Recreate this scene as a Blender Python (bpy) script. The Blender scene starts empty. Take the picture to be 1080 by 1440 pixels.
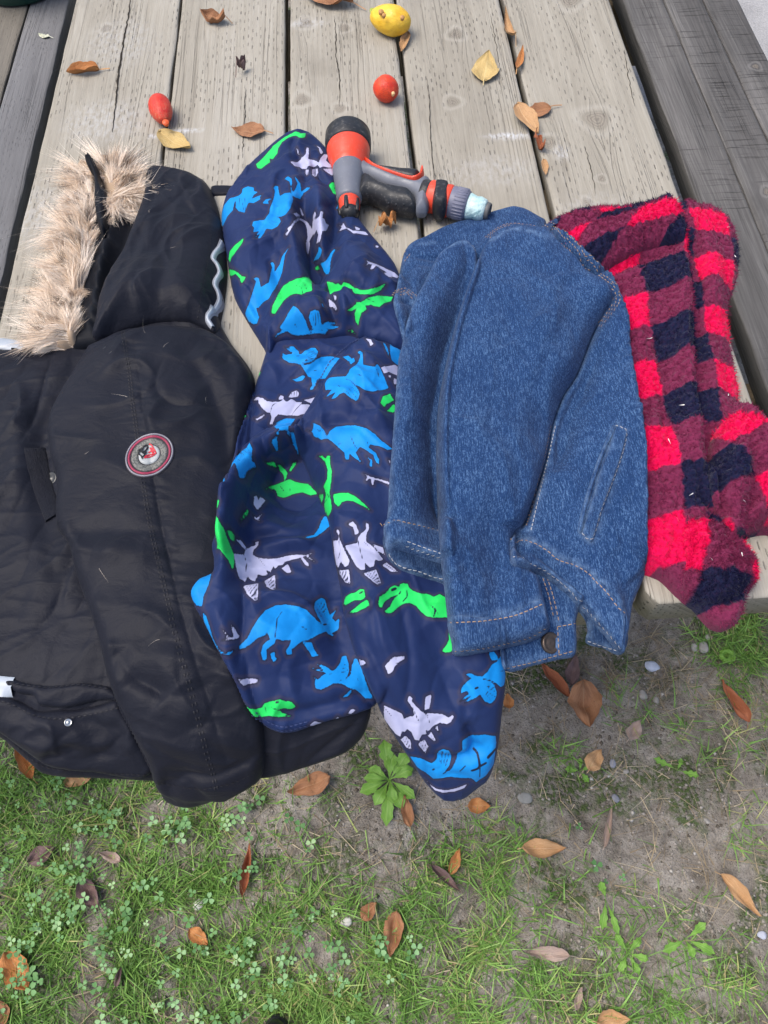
import bpy, math, random
import numpy as np
from mathutils import Vector, Matrix, Euler
random.seed(7); RNG = np.random.default_rng(11)
SC = bpy.context.scene
COL = SC.collection
TZ = 0.74                                            # height of the table top
# ------------------------------------------------------------------ camera
CAM_LOC = np.array([0.36317, -0.22065, TZ + 0.58924])
CAM_ROT = (0.49902, 0.00946, -0.05922)
FPX = 1082.0                                         # focal length in photo pixels (1080 x 1440)
cam = bpy.data.cameras.new('Camera'); camo = bpy.data.objects.new('Camera', cam); COL.objects.link(camo)
camo.location = CAM_LOC; camo.rotation_euler = CAM_ROT
cam.sensor_fit = 'AUTO'; cam.sensor_width = 36.0; cam.lens = FPX / 1440 * 36
cam.clip_start = 0.02; cam.clip_end = 200
SC.camera = camo
# ------------------------------------------------------------------ light
W = bpy.data.worlds.new('World'); SC.world = W; W.use_nodes = True
wn = W.node_tree.nodes; wl = W.node_tree.links
sky = wn.new('ShaderNodeTexSky'); sky.sky_type = 'NISHITA'; sky.sun_disc = False
SUN_EL, SUN_AZ = math.radians(66), math.radians(-95)
sky.sun_elevation = SUN_EL; sky.sun_rotation = SUN_AZ
sky.air_density = 1.0; sky.dust_density = 4.0; sky.ozone_density = 1.0
bg = wn['Background']; bg.inputs['Strength'].default_value = 0.125
wl.new(sky.outputs['Color'], bg.inputs['Color'])
sl = bpy.data.lights.new('sun', 'SUN'); sl.energy = 1.3; sl.angle = math.radians(32); sl.color = (1.0, 0.96, 0.9)
so = bpy.data.objects.new('sun', sl); COL.objects.link(so); so.location = (0, 0, 5)
sd = Vector((math.sin(SUN_AZ) * math.cos(SUN_EL), math.cos(SUN_AZ) * math.cos(SUN_EL), math.sin(SUN_EL)))
so.rotation_euler = sd.to_track_quat('Z', 'Y').to_euler()
SC.view_settings.view_transform = 'Standard'; SC.view_settings.look = 'None'
SC.view_settings.exposure = 0.94; SC.view_settings.gamma = 1.0
SC.view_settings.use_curve_mapping = False
SC.render.resolution_x = 768; SC.render.resolution_y = 1024

# ------------------------------------------------------------------ helpers: naming
def link(o): COL.objects.link(o); return o
def tag(o, label=None, cat=None, group=None, kind=None):
    if label: o['label'] = label
    if cat: o['category'] = cat
    if group: o['group'] = group
    if kind: o['kind'] = kind
    return o
def empty(name, loc=(0, 0, 0), label=None, cat=None, group=None):
    o = bpy.data.objects.new(name, None); link(o); o.location = loc; o.empty_display_size = 0.05
    return tag(o, label, cat, group)
def adopt(o, parent):
    if parent is not None:
        o.parent = parent
        o.matrix_parent_inverse = Matrix.Translation(-Vector(parent.location)) if parent.parent is None else Matrix.Identity(4)
    return o
def mesh_np(name, V, F, mat=None, parent=None, attrs=None, smooth=True, local=False):
    """V (n,3), F (m,k) with k = 3 or 4 (or list of those). One mesh object."""
    me = bpy.data.meshes.new(name)
    V = np.asarray(V, dtype=np.float32)
    Fs = F if isinstance(F, list) else [F]
    Fs = [np.asarray(f, dtype=np.int32) for f in Fs if len(f)]
    me.vertices.add(len(V)); me.vertices.foreach_set('co', V.ravel())
    nl = sum(f.size for f in Fs); nf = sum(len(f) for f in Fs)
    me.loops.add(nl); me.polygons.add(nf)
    me.loops.foreach_set('vertex_index', np.concatenate([f.ravel() for f in Fs]))
    st = []; c = 0
    for f in Fs:
        st.append(c + np.arange(len(f)) * f.shape[1]); c += f.size
    me.polygons.foreach_set('loop_start', np.concatenate(st).astype(np.int32))
    if smooth: me.polygons.foreach_set('use_smooth', np.ones(nf, dtype=bool))
    for k, a in (attrs or {}).items():
        a = np.asarray(a, dtype=np.float32)
        if a.ndim == 1:
            at = me.attributes.new(k, 'FLOAT', 'POINT'); at.data.foreach_set('value', a)
        else:
            at = me.attributes.new(k, 'FLOAT_VECTOR', 'POINT'); at.data.foreach_set('vector', a.ravel())
    me.update(calc_edges=True); me.validate()
    if mat is not None: me.materials.append(mat)
    o = bpy.data.objects.new(name, me); link(o)
    if parent is not None:
        o.parent = parent
        if not local:
            off = Vector(parent.location) if parent.type == 'EMPTY' else Vector((0, 0, 0))
            o.matrix_parent_inverse = Matrix.Translation(-off)           # meshes are built in world coordinates
    return o

# ------------------------------------------------------------------ helpers: maths
def rotm(a):
    return np.array(Euler(a, 'XYZ').to_matrix())
RC = rotm(CAM_ROT)
def rays(px):
    px = np.asarray(px, float).reshape(-1, 2)
    d = np.stack([(px[:, 0] - 540) / FPX, -(px[:, 1] - 720) / FPX, -np.ones(len(px))], 1)
    return d @ RC.T
def U(px, z):
    """photo pixel -> world point at height z"""
    d = rays(px); t = (z - CAM_LOC[2]) / d[:, 2]
    return CAM_LOC + d * t[:, None]
def U1(x, y, z): return U([(x, y)], z)[0]
_P = {}
def perlin(x, y, seed=0):
    if seed not in _P:
        r = np.random.default_rng(seed + 100)
        _P[seed] = (r.permutation(512), r.uniform(0, 2 * np.pi, 512))
    p, g = _P[seed]
    xi = np.floor(x).astype(int); yi = np.floor(y).astype(int); xf = x - xi; yf = y - yi
    def gr(ix, iy, dx, dy):
        a = g[p[(p[ix & 511] + iy) & 511]]
        return np.cos(a) * dx + np.sin(a) * dy
    u = xf ** 3 * (xf * (xf * 6 - 15) + 10); v = yf ** 3 * (yf * (yf * 6 - 15) + 10)
    a = gr(xi, yi, xf, yf); b = gr(xi + 1, yi, xf - 1, yf); c = gr(xi, yi + 1, xf, yf - 1); d = gr(xi + 1, yi + 1, xf - 1, yf - 1)
    return 1.5 * ((a * (1 - u) + b * u) * (1 - v) + (c * (1 - u) + d * u) * v)
def fbm(x, y, seed=0, o=4):
    s = 0; a = 1
    for k in range(o):
        s = s + a * perlin(x, y, seed + k); x = x * 2.03 + 7.1; y = y * 2.03 + 3.3; a *= 0.5
    return s
def sstep(x, a=0.0, b=1.0):
    t = np.clip((x - a) / (b - a), 0, 1); return t * t * (3 - 2 * t)
def spline(pts, n=6, closed=True):
    P = np.asarray(pts, float); out = []; m = len(P)
    rng = range(m) if closed else range(m - 1)
    for i in rng:
        p1, p2 = P[i], P[(i + 1) % m]
        p0 = P[i - 1] if (closed or i > 0) else 2 * p1 - p2
        p3 = P[(i + 2) % m] if (closed or i + 2 < m) else 2 * p2 - p1
        # centripetal-ish: limit the tangents to the chord
        L = np.linalg.norm(p2 - p1) + 1e-9
        t1 = (p2 - p0); t1 = t1 / (np.linalg.norm(t1) + 1e-9) * L; t2 = (p3 - p1); t2 = t2 / (np.linalg.norm(t2) + 1e-9) * L
        k = max(2, int(L / n) + 1)
        for j in range(k):
            t = j / k
            out.append((2*t**3-3*t**2+1)*p1 + (t**3-2*t**2+t)*t1*0.8 + (-2*t**3+3*t**2)*p2 + (t**3-t**2)*t2*0.8)
    if not closed: out.append(P[-1])
    return np.array(out)

# ------------------------------------------------------------------ helpers: materials
def mat(name, base=(0.5, 0.5, 0.5), rough=0.6, spec=0.3, sheen=0.0, coat=0.0, metal=0.0):
    m = bpy.data.materials.new(name); m.use_nodes = True
    b = m.node_tree.nodes['Principled BSDF']
    b.inputs['Base Color'].default_value = (*base, 1); b.inputs['Roughness'].default_value = rough
    b.inputs['Specular IOR Level'].default_value = spec; b.inputs['Metallic'].default_value = metal
    b.inputs['Sheen Weight'].default_value = sheen; b.inputs['Coat Weight'].default_value = coat
    return m
class NT:
    def __init__(s, m): s.m = m; s.n = m.node_tree.nodes; s.l = m.node_tree.links; s.b = s.n['Principled BSDF']
    def put(s, sock, v):
        if isinstance(v, bpy.types.NodeSocket): s.l.new(v, sock)
        elif isinstance(v, (tuple, list)) and len(v) == 3 and sock.type == 'RGBA': sock.default_value = (*v, 1)
        else: sock.default_value = v
    def attr(s, name, out='Fac'):
        a = s.n.new('ShaderNodeAttribute'); a.attribute_name = name; return a.outputs[out]
    def obj(s): return s.n.new('ShaderNodeTexCoord').outputs['Object']
    def geo(s): return s.n.new('ShaderNodeNewGeometry').outputs['Position']
    def math(s, op, a, b=0.0, c=0.0, clamp=False):
        n = s.n.new('ShaderNodeMath'); n.operation = op; n.use_clamp = clamp
        s.put(n.inputs[0], a); s.put(n.inputs[1], b); s.put(n.inputs[2], c); return n.outputs[0]
    def vmul(s, v, k):
        n = s.n.new('ShaderNodeVectorMath'); n.operation = 'MULTIPLY'; s.put(n.inputs[0], v); n.inputs[1].default_value = k; return n.outputs[0]
    def vadd(s, v, k):
        n = s.n.new('ShaderNodeVectorMath'); n.operation = 'ADD'; s.put(n.inputs[0], v); s.put(n.inputs[1], k); return n.outputs[0]
    def sep(s, v):
        n = s.n.new('ShaderNodeSeparateXYZ'); s.put(n.inputs[0], v); return n.outputs
    def comb(s, x, y, z=0.0):
        n = s.n.new('ShaderNodeCombineXYZ'); s.put(n.inputs[0], x); s.put(n.inputs[1], y); s.put(n.inputs[2], z); return n.outputs[0]
    def noise(s, v, scale=5, detail=4, rough=0.5, dist=0.0, out='Fac'):
        n = s.n.new('ShaderNodeTexNoise'); s.put(n.inputs['Vector'], v); n.inputs['Scale'].default_value = scale
        n.inputs['Detail'].default_value = detail; n.inputs['Roughness'].default_value = rough; n.inputs['Distortion'].default_value = dist
        return n.outputs[out]
    def voro(s, v, scale=5, feat='F1', out='Distance'):
        n = s.n.new('ShaderNodeTexVoronoi'); n.feature = feat; s.put(n.inputs['Vector'], v); n.inputs['Scale'].default_value = scale
        return n.outputs[out]
    def white(s, v):
        n = s.n.new('ShaderNodeTexWhiteNoise'); n.noise_dimensions = '1D'; s.put(n.inputs['W'], v); return n.outputs['Value']
    def rng(s, v, a, b, c=0.0, d=1.0):
        n = s.n.new('ShaderNodeMapRange'); s.put(n.inputs[0], v); n.inputs[1].default_value = a; n.inputs[2].default_value = b
        n.inputs[3].default_value = c; n.inputs[4].default_value = d; return n.outputs[0]
    def mix(s, f, a, b, mode='MIX'):
        n = s.n.new('ShaderNodeMix'); n.data_type = 'RGBA'; n.blend_type = mode
        s.put(n.inputs[0], f); s.put(n.inputs[6], a); s.put(n.inputs[7], b); return n.outputs[2]
    def ramp(s, f, stops):
        n = s.n.new('ShaderNodeValToRGB'); e = n.color_ramp.elements
        while len(e) < len(stops): e.new(0.5)
        for k, (p, c) in enumerate(stops): e[k].position = p; e[k].color = (*c, 1)
        s.put(n.inputs[0], f); return n.outputs[0]
    def bump(s, h, dist=0.001, strength=1.0, nrm=None):
        n = s.n.new('ShaderNodeBump'); s.put(n.inputs['Height'], h); n.inputs['Distance'].default_value = dist; n.inputs['Strength'].default_value = strength
        if nrm is not None: s.l.new(nrm, n.inputs['Normal'])
        return n.outputs[0]
    def col(s, c): s.put(s.b.inputs['Base Color'], c)
    def nrm(s, n): s.l.new(n, s.b.inputs['Normal'])
    def rough(s, v): s.put(s.b.inputs['Roughness'], v)

# ------------------------------------------------------------------ wood
def wood_mat(name, pal, inc=1.0, saw=0.0, lo=0.8):
    m = mat(name, rough=0.85, spec=0.2); t = NT(m)
    wv = t.attr('wv', 'Vector')                       # grain coordinates of the board, bent round its knots
    x, y, z = t.sep(wv)[:3]
    broad = t.noise(t.comb(t.math('MULTIPLY', x, 9), t.math('MULTIPLY', y, 1.3), z), 1.0, 4, 0.55)
    grain = t.noise(t.comb(t.math('MULTIPLY', x, 260), t.math('MULTIPLY', y, 5), z), 1.0, 5, 0.65)
    late = t.noise(t.comb(t.math('MULTIPLY', x, 110), t.math('MULTIPLY', y, 1.6), z), 1.0, 2, 0.5, 0.25)
    line = t.rng(t.math('ABSOLUTE', t.math('SUBTRACT', late, 0.5)), 0.0, 0.030, 1.0, 0.0)
    fine = t.noise(t.comb(t.math('MULTIPLY', x, 900), t.math('MULTIPLY', y, 30), z), 1.0, 3, 0.7)
    c = t.ramp(t.math('ADD', t.math('MULTIPLY', broad, 0.6), t.math('MULTIPLY', grain, 0.4)), [(0.30, pal[0]), (0.5, pal[1]), (0.70, pal[2])])
    lm = t.math('MULTIPLY', line, t.rng(t.noise(t.comb(t.math('MULTIPLY', x, 30), t.math('MULTIPLY', y, 4), z), 1.0, 2), 0.42, 0.62))
    c = t.mix(t.math('MULTIPLY', lm, 0.48), c, pal[3])
    c = t.mix(t.rng(fine, 0.35, 0.7, 0.22, 0.0), c, pal[3])
    # blotches of weather staining
    st = t.noise(t.comb(t.math('MULTIPLY', x, 14), t.math('MULTIPLY', y, 7), z), 1.0, 5, 0.6)
    c = t.mix(t.rng(st, 0.55, 0.75, 0.0, 0.35), c, pal[3])
    h = t.math('SUBTRACT', t.math('MULTIPLY', grain, 0.6), t.math('MULTIPLY', lm, 0.7))
    h = t.math('ADD', h, t.math('MULTIPLY', fine, 0.25))
    raw = t.attr('raw', 'Vector'); rx, ry, rz = t.sep(raw)[:3]
    if inc > 0:                                       # incising slits of pressure-treated lumber
        sc = 0.0056
        row = t.math('FLOOR', t.math('DIVIDE', rx, sc)); fx = t.math('FRACT', t.math('DIVIDE', rx, sc))
        off = t.white(t.math('ADD', row, t.math('MULTIPLY', rz, 13.7)))
        yy = t.math('ADD', t.math('DIVIDE', ry, 0.0185), t.math('MULTIPLY', off, 1.0)); fy = t.math('FRACT', yy)
        jit = t.white(t.math('ADD', t.math('MULTIPLY', row, 31.3), t.math('FLOOR', yy)))
        a = t.rng(t.math('ABSOLUTE', t.math('SUBTRACT', fx, t.math('ADD', 0.34, t.math('MULTIPLY', jit, 0.32)))), 0.05, 0.13, 1.0, 0.0)
        b = t.rng(t.math('ABSOLUTE', t.math('SUBTRACT', fy, 0.5)), 0.15, 0.24, 1.0, 0.0)
        keep = t.math('MULTIPLY', t.rng(jit, 0.25, 0.4), t.rng(t.noise(t.comb(t.math('MULTIPLY', rx, 22), t.math('MULTIPLY', ry, 9), rz), 1.0, 3), 0.40, 0.58))
        sl_ = t.math('MULTIPLY', t.math('MULTIPLY', a, b), keep)
        c = t.mix(t.math('MULTIPLY', sl_, t.math('MULTIPLY', t.rng(t.white(t.math('ADD', t.math('MULTIPLY', row, 7.7), t.math('FLOOR', yy))), 0, 1, 0.15, 0.62), inc)), c, (0.055, 0.048, 0.04))
        h = t.math('SUBTRACT', h, t.math('MULTIPLY', sl_, 1.2))
    if saw > 0:                                       # saw marks across a rough board
        sw = t.noise(t.comb(t.math('MULTIPLY', rx, 10), t.math('MULTIPLY', ry, 260), rz), 1.0, 2, 0.5)
        msk = t.rng(t.noise(t.comb(t.math('MULTIPLY', rx, 12), t.math('MULTIPLY', ry, 5), rz), 1.0, 3), 0.42, 0.6)
        sm = t.math('MULTIPLY', t.rng(sw, 0.42, 0.3), msk)
        c = t.mix(t.math('MULTIPLY', sm, saw), c, pal[3])
        h = t.math('SUBTRACT', h, t.math('MULTIPLY', sm, 0.8))
    kd = t.attr('kd')                                 # distance to the nearest knot, in knot radii
    ring = t.math('SINE', t.math('MULTIPLY', kd, 22))
    kin = t.rng(kd, 0.85, 1.1, 1.0, 0.0)
    c = t.mix(t.math('MULTIPLY', kin, 0.55), c, t.mix(t.rng(ring, -1, 1), (0.12, 0.10, 0.08), (0.24, 0.21, 0.17)))
    c = t.mix(t.math('MULTIPLY', t.rng(t.math('ABSOLUTE', t.math('SUBTRACT', kd, 1.1)), 0.0, 0.22, 1.0, 0.0), 0.28), c, pal[3])
    c = t.mix(t.math('MULTIPLY', t.rng(t.math('ABSOLUTE', t.math('SUBTRACT', kd, 1.75)), 0.0, 0.6, 1.0, 0.0), 0.3), c, pal[2])
    pl = t.math('MULTIPLY', t.attr('pale'), t.rng(t.noise(t.comb(t.math('MULTIPLY', rx, 200), t.math('MULTIPLY', ry, 90), rz), 1.0, 4, 0.65), 0.40, 0.60))
    c = t.mix(pl, c, (0.52, 0.53, 0.55))                 # scuffed, bleached spots
    t.col(c); t.nrm(t.bump(h, 0.0011, 0.9))
    return m
M_TOP = wood_mat('weathered_treated_wood', [(0.245, 0.223, 0.182), (0.335, 0.31, 0.258), (0.42, 0.395, 0.345), (0.125, 0.108, 0.085)])
M_BENCH = wood_mat('rough_grey_wood', [(0.055, 0.053, 0.052), (0.125, 0.12, 0.116), (0.26, 0.248, 0.236), (0.024, 0.022, 0.021)], inc=0.0, saw=0.8)
M_BENCH_L = wood_mat('smooth_grey_wood', [(0.12, 0.12, 0.125), (0.17, 0.17, 0.175), (0.24, 0.24, 0.245), (0.07, 0.068, 0.07)], inc=0.25, saw=0.0)
M_BENCH_LO = wood_mat('brown_grey_wood', [(0.12, 0.11, 0.095), (0.18, 0.165, 0.14), (0.25, 0.23, 0.20), (0.07, 0.06, 0.05)], inc=0.5, saw=0.0)
M_FRAME = wood_mat('damp_frame_wood', [(0.07, 0.055, 0.035), (0.11, 0.085, 0.055), (0.15, 0.12, 0.08), (0.04, 0.03, 0.02)], inc=0.0)
SEED = [0]
PALE = [(722, 190, 34, 6, 1.0), (262, 185, 20, 3.5, .9), (214, 192, 6, 4, .9), (150, 170, 50, 40, .28), (60, 300, 40, 60, .25), (430, 33, 26, 8, .35), (790, 215, 10, 14, .5), (612, 260, 16, 8, .35), (170, 60, 40, 50, .2), (690, 240, 60, 30, .2), (850, 300, 60, 40, .2)]
def plank(parent, x0, x1, y0, y1, ztop, th, m, knots=(), cell=0.004, name='plank', chamfer=0.009, fine_to=None, warp=0.0006):
    """a board along Y with a finely divided top; knots = [(x, y, r)] bend the grain"""
    SEED[0] += 1; sd_ = SEED[0]
    nx = max(6, int((x1 - x0) / cell)); fy = y1 if fine_to is None else min(fine_to, y1)
    ys = np.concatenate([[y0, y0 + 0.002], np.linspace(y0 + 0.006, fy, max(3, int((fy - y0) / (cell * 1.5))))])
    if fy < y1: ys = np.concatenate([ys, np.linspace(fy, y1, 12)[1:]])
    us = np.concatenate([[0, 0.012], np.linspace(0.035, 0.965, nx), [0.988, 1.0]])
    Ug, Yg = np.meshgrid(us, ys)
    w = x1 - x0
    ch = chamfer * np.clip(1 - (Yg - y0) / chamfer, 0, 1)          # clipped corners at the near end
    edge = 0.0012 * fbm(Yg * 9 + sd_ * 3.1, Yg * 0 + np.sign(Ug - .5) * 2.0 + sd_, 3, 3)
    Xg = x0 + ch + edge * (np.abs(Ug - 0.5) * 2) ** 6 + Ug * (w - 2 * ch)
    ed = np.minimum(np.minimum(Xg - x0 - ch, x1 - ch - Xg), np.minimum(Yg - y0, y1 - Yg))
    Zg = ztop - 0.0022 * np.clip(1 - ed / 0.0035, 0, 1) ** 2 + warp * fbm(Xg * 18 + sd_ * 5, Yg * 3 + sd_, 5, 3) * sstep(ed, 0, .01)
    Xl = Xg - x0
    wx = Xl + 0.004 * fbm(Xl * 14 + sd_, Yg * 1.6 + sd_ * 2.7, 9, 3); kd = np.full(Xg.shape, 9.0)
    for kx, ky, r in knots:
        dx, dy = Xg - kx, (Yg - ky) / 1.15; rr = np.hypot(dx, dy) + 1e-6
        el = np.hypot(dx, (Yg - ky) / 3.2)
        wx = wx - np.sign(dx) * r * 0.95 * np.exp(-(el / (r * 1.3)) ** 2)
        kd = np.minimum(kd, rr / r * (1 + 0.12 * np.sin(3 * np.arctan2(dy, dx) + kx * 99)))
    pale = np.zeros(Xg.shape)
    for px_, py_, rx_, ry_, st_ in PALE:
        q = U1(px_, py_, ztop); mp_ = np.linalg.norm(q - CAM_LOC) / FPX; pale = np.maximum(pale, st_ * np.exp(-(((Xg - q[0]) / (rx_ * mp_)) ** 2 + ((Yg - q[1]) / (ry_ * mp_)) ** 2) ** 2))
    if ztop < TZ - 0.1: pale *= 0
    ny, nxx = Xg.shape; idx = np.arange(ny * nxx).reshape(ny, nxx)
    V = np.stack([Xg, Yg, Zg], -1).reshape(-1, 3)
    F = np.stack([idx[:-1, :-1], idx[:-1, 1:], idx[1:, 1:], idx[1:, :-1]], -1).reshape(-1, 4)
    rim = np.concatenate([idx[0, :], idx[1:, -1], idx[-1, -2::-1], idx[-2:0:-1, 0]])
    n = len(V); Vb = V[rim].copy(); Vb[:, 2] = ztop - th
    Vm = V[rim].copy(); Vm[:, 2] = ztop - 0.0035
    k = len(rim); a = np.arange(k); b = (a + 1) % k
    S1 = np.stack([rim[a], n + a, n + b, rim[b]], 1); S2 = np.stack([n + a, n + k + a, n + k + b, n + b], 1)
    V = np.concatenate([V, Vm, Vb, [[(x0 + x1) / 2, (y0 + y1) / 2, ztop - th]]])
    cen = np.full(k, n + 2 * k); B = np.stack([n + k + b, n + k + a, cen], 1)
    wv = np.stack([np.concatenate([wx.ravel(), wx.ravel()[rim], wx.ravel()[rim] + 0.03, [0]]), V[:, 1], np.full(len(V), sd_ * 7.31)], 1)
    raw = np.stack([V[:, 0] - x0, V[:, 1], np.full(len(V), float(sd_))], 1)
    raw[n:, 1] += V[n:, 2] * 3.0; wv[n:, 0] += V[n:, 2] * 2
    kd = np.concatenate([kd.ravel(), np.full(2 * k + 1, 9.0)])
    return mesh_np(name, V, [np.concatenate([F, S1, S2]), B], m, parent, dict(wv=wv, raw=raw, kd=kd, pale=np.concatenate([pale.ravel(), np.zeros(2 * k + 1)])))
def beam(parent, name, p0, p1, w, h, m):
    """square timber from p0 to p1"""
    p0, p1 = Vector(p0), Vector(p1); d = (p1 - p0).normalized(); s = d.cross(Vector((0, 0, 1)))
    s = s.normalized() if s.length > 1e-3 else Vector((1, 0, 0)); u = s.cross(d); b = 0.004; V = []
    prof = [(-w/2+b, -h/2), (w/2-b, -h/2), (w/2, -h/2+b), (w/2, h/2-b), (w/2-b, h/2), (-w/2+b, h/2), (-w/2, h/2-b), (-w/2, -h/2+b)]
    for p in (p0, p1): V += [tuple(p + s * a + u * c) for a, c in prof]
    F = [(i, (i + 1) % 8, 8 + (i + 1) % 8, 8 + i) for i in range(8)]
    T = [(0, i + 1, i) for i in range(1, 7)] + [(8, 8 + i, 9 + i) for i in range(1, 7)]
    V = np.array(V); L = (p1 - p0).length
    wv = np.stack([np.tile([a + c for a, c in prof], 2), np.repeat([0, L], 8), np.full(16, len(name) * 1.7)], 1)
    return mesh_np(name, V, [np.array(F), np.array(T)], m, parent, dict(wv=wv, raw=wv, kd=np.full(16, 9.0)), smooth=False)

P = 0.146; BZ = TZ - 0.31
table = empty('picnic_table', (0.365, 0.9, 0), 'weathered grey wooden picnic table with long boards and a bench along each side', 'table')
def K(x, y, r): q = U1(x, y, TZ); return (q[0], q[1], r)
kn = {0: [K(150, 40, .006)], 1: [K(300, 330, .008)], 2: [K(478, 153, .006), K(484, 40, .006), K(425, 140, .008), K(430, 33, .008)],
      3: [K(637, 143, .007), K(641, 48, .008), K(618, 258, .005)], 4: [K(839, 168, .013), K(801, 0, .012), K(846, 251, .004), K(826, 285, .005), K(770, 200, .008)]}
gaps = [0.0, 0.0016, 0.0035, 0.0034, 0.0034, 0.0]
for i in range(5):
    plank(table, i * P + gaps[i], (i + 1) * P - gaps[i + 1], 0.0 + (0.001, -0.002, 0.0015, 0.0, 0.0012)[i], 1.85, TZ, 0.038, M_TOP, kn[i], fine_to=1.05)
for j, (a, b) in enumerate([(0.951, 1.0335), (1.0355, 1.1145), (1.117, 1.188)]):
    plank(table, a, b, -0.02, 1.88, BZ, 0.038, M_BENCH, [(a + .04, 0.5 + .35 * j, .007)], cell=0.006, name='bench_plank', warp=0.0016, fine_to=1.3)
for j, (a, b) in enumerate([(-0.2855, -0.2055), (-0.370, -0.290), (-0.455, -0.374)]):
    plank(table, a, b, -0.03, 1.88, BZ, 0.038, M_BENCH_L if j == 0 else M_BENCH_LO, [(a + .03, 0.7 + .2 * j, .006)], cell=0.006, name='bench_plank', fine_to=1.3)
for y in (0.42, 1.48):
    beam(table, 'cross_beam', (0.02, y, TZ - 0.038 - 0.045), (0.71, y, TZ - 0.038 - 0.045), 0.038, 0.089, M_FRAME)
    beam(table, 'bench_beam', (-0.46, y + .04, BZ - 0.038 - 0.07), (1.19, y + .04, BZ - 0.038 - 0.07), 0.038, 0.14, M_FRAME)
    beam(table, 'leg', (0.20, y + .08, TZ - 0.04), (-0.12, y + .08, -0.02), 0.038, 0.14, M_FRAME)
    beam(table, 'leg', (0.53, y + .08, TZ - 0.04), (0.85, y + .08, -0.02), 0.038, 0.14, M_FRAME)
# splits along the grain: thin dark clefts
M_CRACK = mat('dark_cleft', (0.03, 0.026, 0.022), 0.95, 0.05)
def cleft(pts, w):
    Q = spline(pts, 4, False); Q = U(Q, TZ + 0.0007); n = len(Q); r = np.random.default_rng(n)
    ww = w * np.sin(np.linspace(0.05, np.pi - 0.05, n)) ** 0.6 * (0.6 + 0.6 * r.random(n)); Q[:, 0] += r.normal(0, 0.0004, n)
    V = np.concatenate([Q - np.array([1, 0, 0]) * ww[:, None], Q + np.array([1, 0, 0]) * ww[:, None]]); i = np.arange(n - 1)
    mesh_np('split', V, np.stack([i, n + i, n + i + 1, i + 1], 1), M_CRACK, table)
cleft([(183, -10), (181, 20), (176, 45), (170, 80), (166, 110), (163, 140), (158, 186)], 0.0012)
cleft([(470, 22), (472, 45), (473, 80), (478, 110), (477, 150)], 0.0008)
cleft([(600, 110), (604, 140), (606, 200), (612, 262)], 0.0005)
cleft([(878, 70), (884, 110), (893, 150)], 0.0005)
cleft([(822, 205), (832, 240), (838, 275)], 0.0005)
cleft([(345, 120), (344, 160), (341, 215)], 0.0005)
cleft([(690, 20), (697, 60), (704, 100)], 0.0005)

# ------------------------------------------------------------------ ground
def soil_mat():
    m = mat('bare_soil', rough=0.95, spec=0.15); t = NT(m); p = t.geo()
    n1 = t.noise(p, 7, 6, 0.65); n2 = t.noise(p, 42, 6, 0.7); n3 = t.noise(p, 320, 3, 0.6)
    c = t.ramp(t.math('ADD', t.math('MULTIPLY', n1, 0.45), t.math('MULTIPLY', n2, 0.55)), [(0.33, (0.095, 0.080, 0.063)), (0.49, (0.26, 0.232, 0.198)), (0.63, (0.43, 0.395, 0.35))])
    c = t.mix(t.rng(n3, 0.6, 0.75, 0, 0.5), c, (0.33, 0.30, 0.25))
    c = t.mix(t.rng(n3, 0.42, 0.3, 0, 0.6), c, (0.05, 0.04, 0.03))
    ms = t.math('MULTIPLY', t.rng(t.noise(t.vadd(p, (0.31, 0.2, 0)), 9, 5, 0.6), 0.50, 0.60), t.rng(t.noise(p, 130, 3), 0.38, 0.56))
    c = t.mix(t.math('MULTIPLY', ms, 0.85), c, (0.06, 0.105, 0.02))
    t.col(c)
    h = t.math('ADD', t.math('MULTIPLY', n2, 1.0), t.math('ADD', t.math('MULTIPLY', n3, 0.35), t.math('MULTIPLY', ms, 0.3)))
    t.nrm(t.bump(h, 0.014, 1.0)); return m
M_SOIL = soil_mat()
def gz(x, y):
    return 0.012 * fbm(np.asarray(x) * 3.0, np.asarray(y) * 3.0, 21, 4) + 0.0035 * fbm(np.asarray(x) * 22.0, np.asarray(y) * 22.0, 31, 3)
gx = np.concatenate([[-40, -12, -4, -2], np.arange(-1.2, 2.0, 0.013), [2.6, 4, 12, 40]]); gy = np.concatenate([[-40, -12, -4, -1.6], np.arange(-0.9, 1.1, 0.013), np.arange(1.1, 2.6, .05), [4, 12, 40]])
GX, GY = np.meshgrid(gx, gy); GZ = gz(GX, GY) * sstep(6 - np.maximum(abs(GX), abs(GY)), 0, 2)
ii = np.arange(GX.size).reshape(GX.shape)
ground = mesh_np('ground', np.stack([GX, GY, GZ], -1).reshape(-1, 3), np.stack([ii[:-1, :-1], ii[:-1, 1:], ii[1:, 1:], ii[1:, :-1]], -1).reshape(-1, 4), M_SOIL)
tag(ground, kind='structure')
m_ = mat('pale_concrete', rough=0.9, spec=0.2); t = NT(m_); p = t.geo()
t.col(t.ramp(t.math('ADD', t.math('MULTIPLY', t.noise(p, 6, 5), .5), t.math('MULTIPLY', t.noise(p, 180, 3), .5)), [(0.35, (0.20, 0.20, 0.205)), (0.65, (0.34, 0.34, 0.345))])); t.nrm(t.bump(t.noise(p, 220, 3), 0.002))
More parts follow.
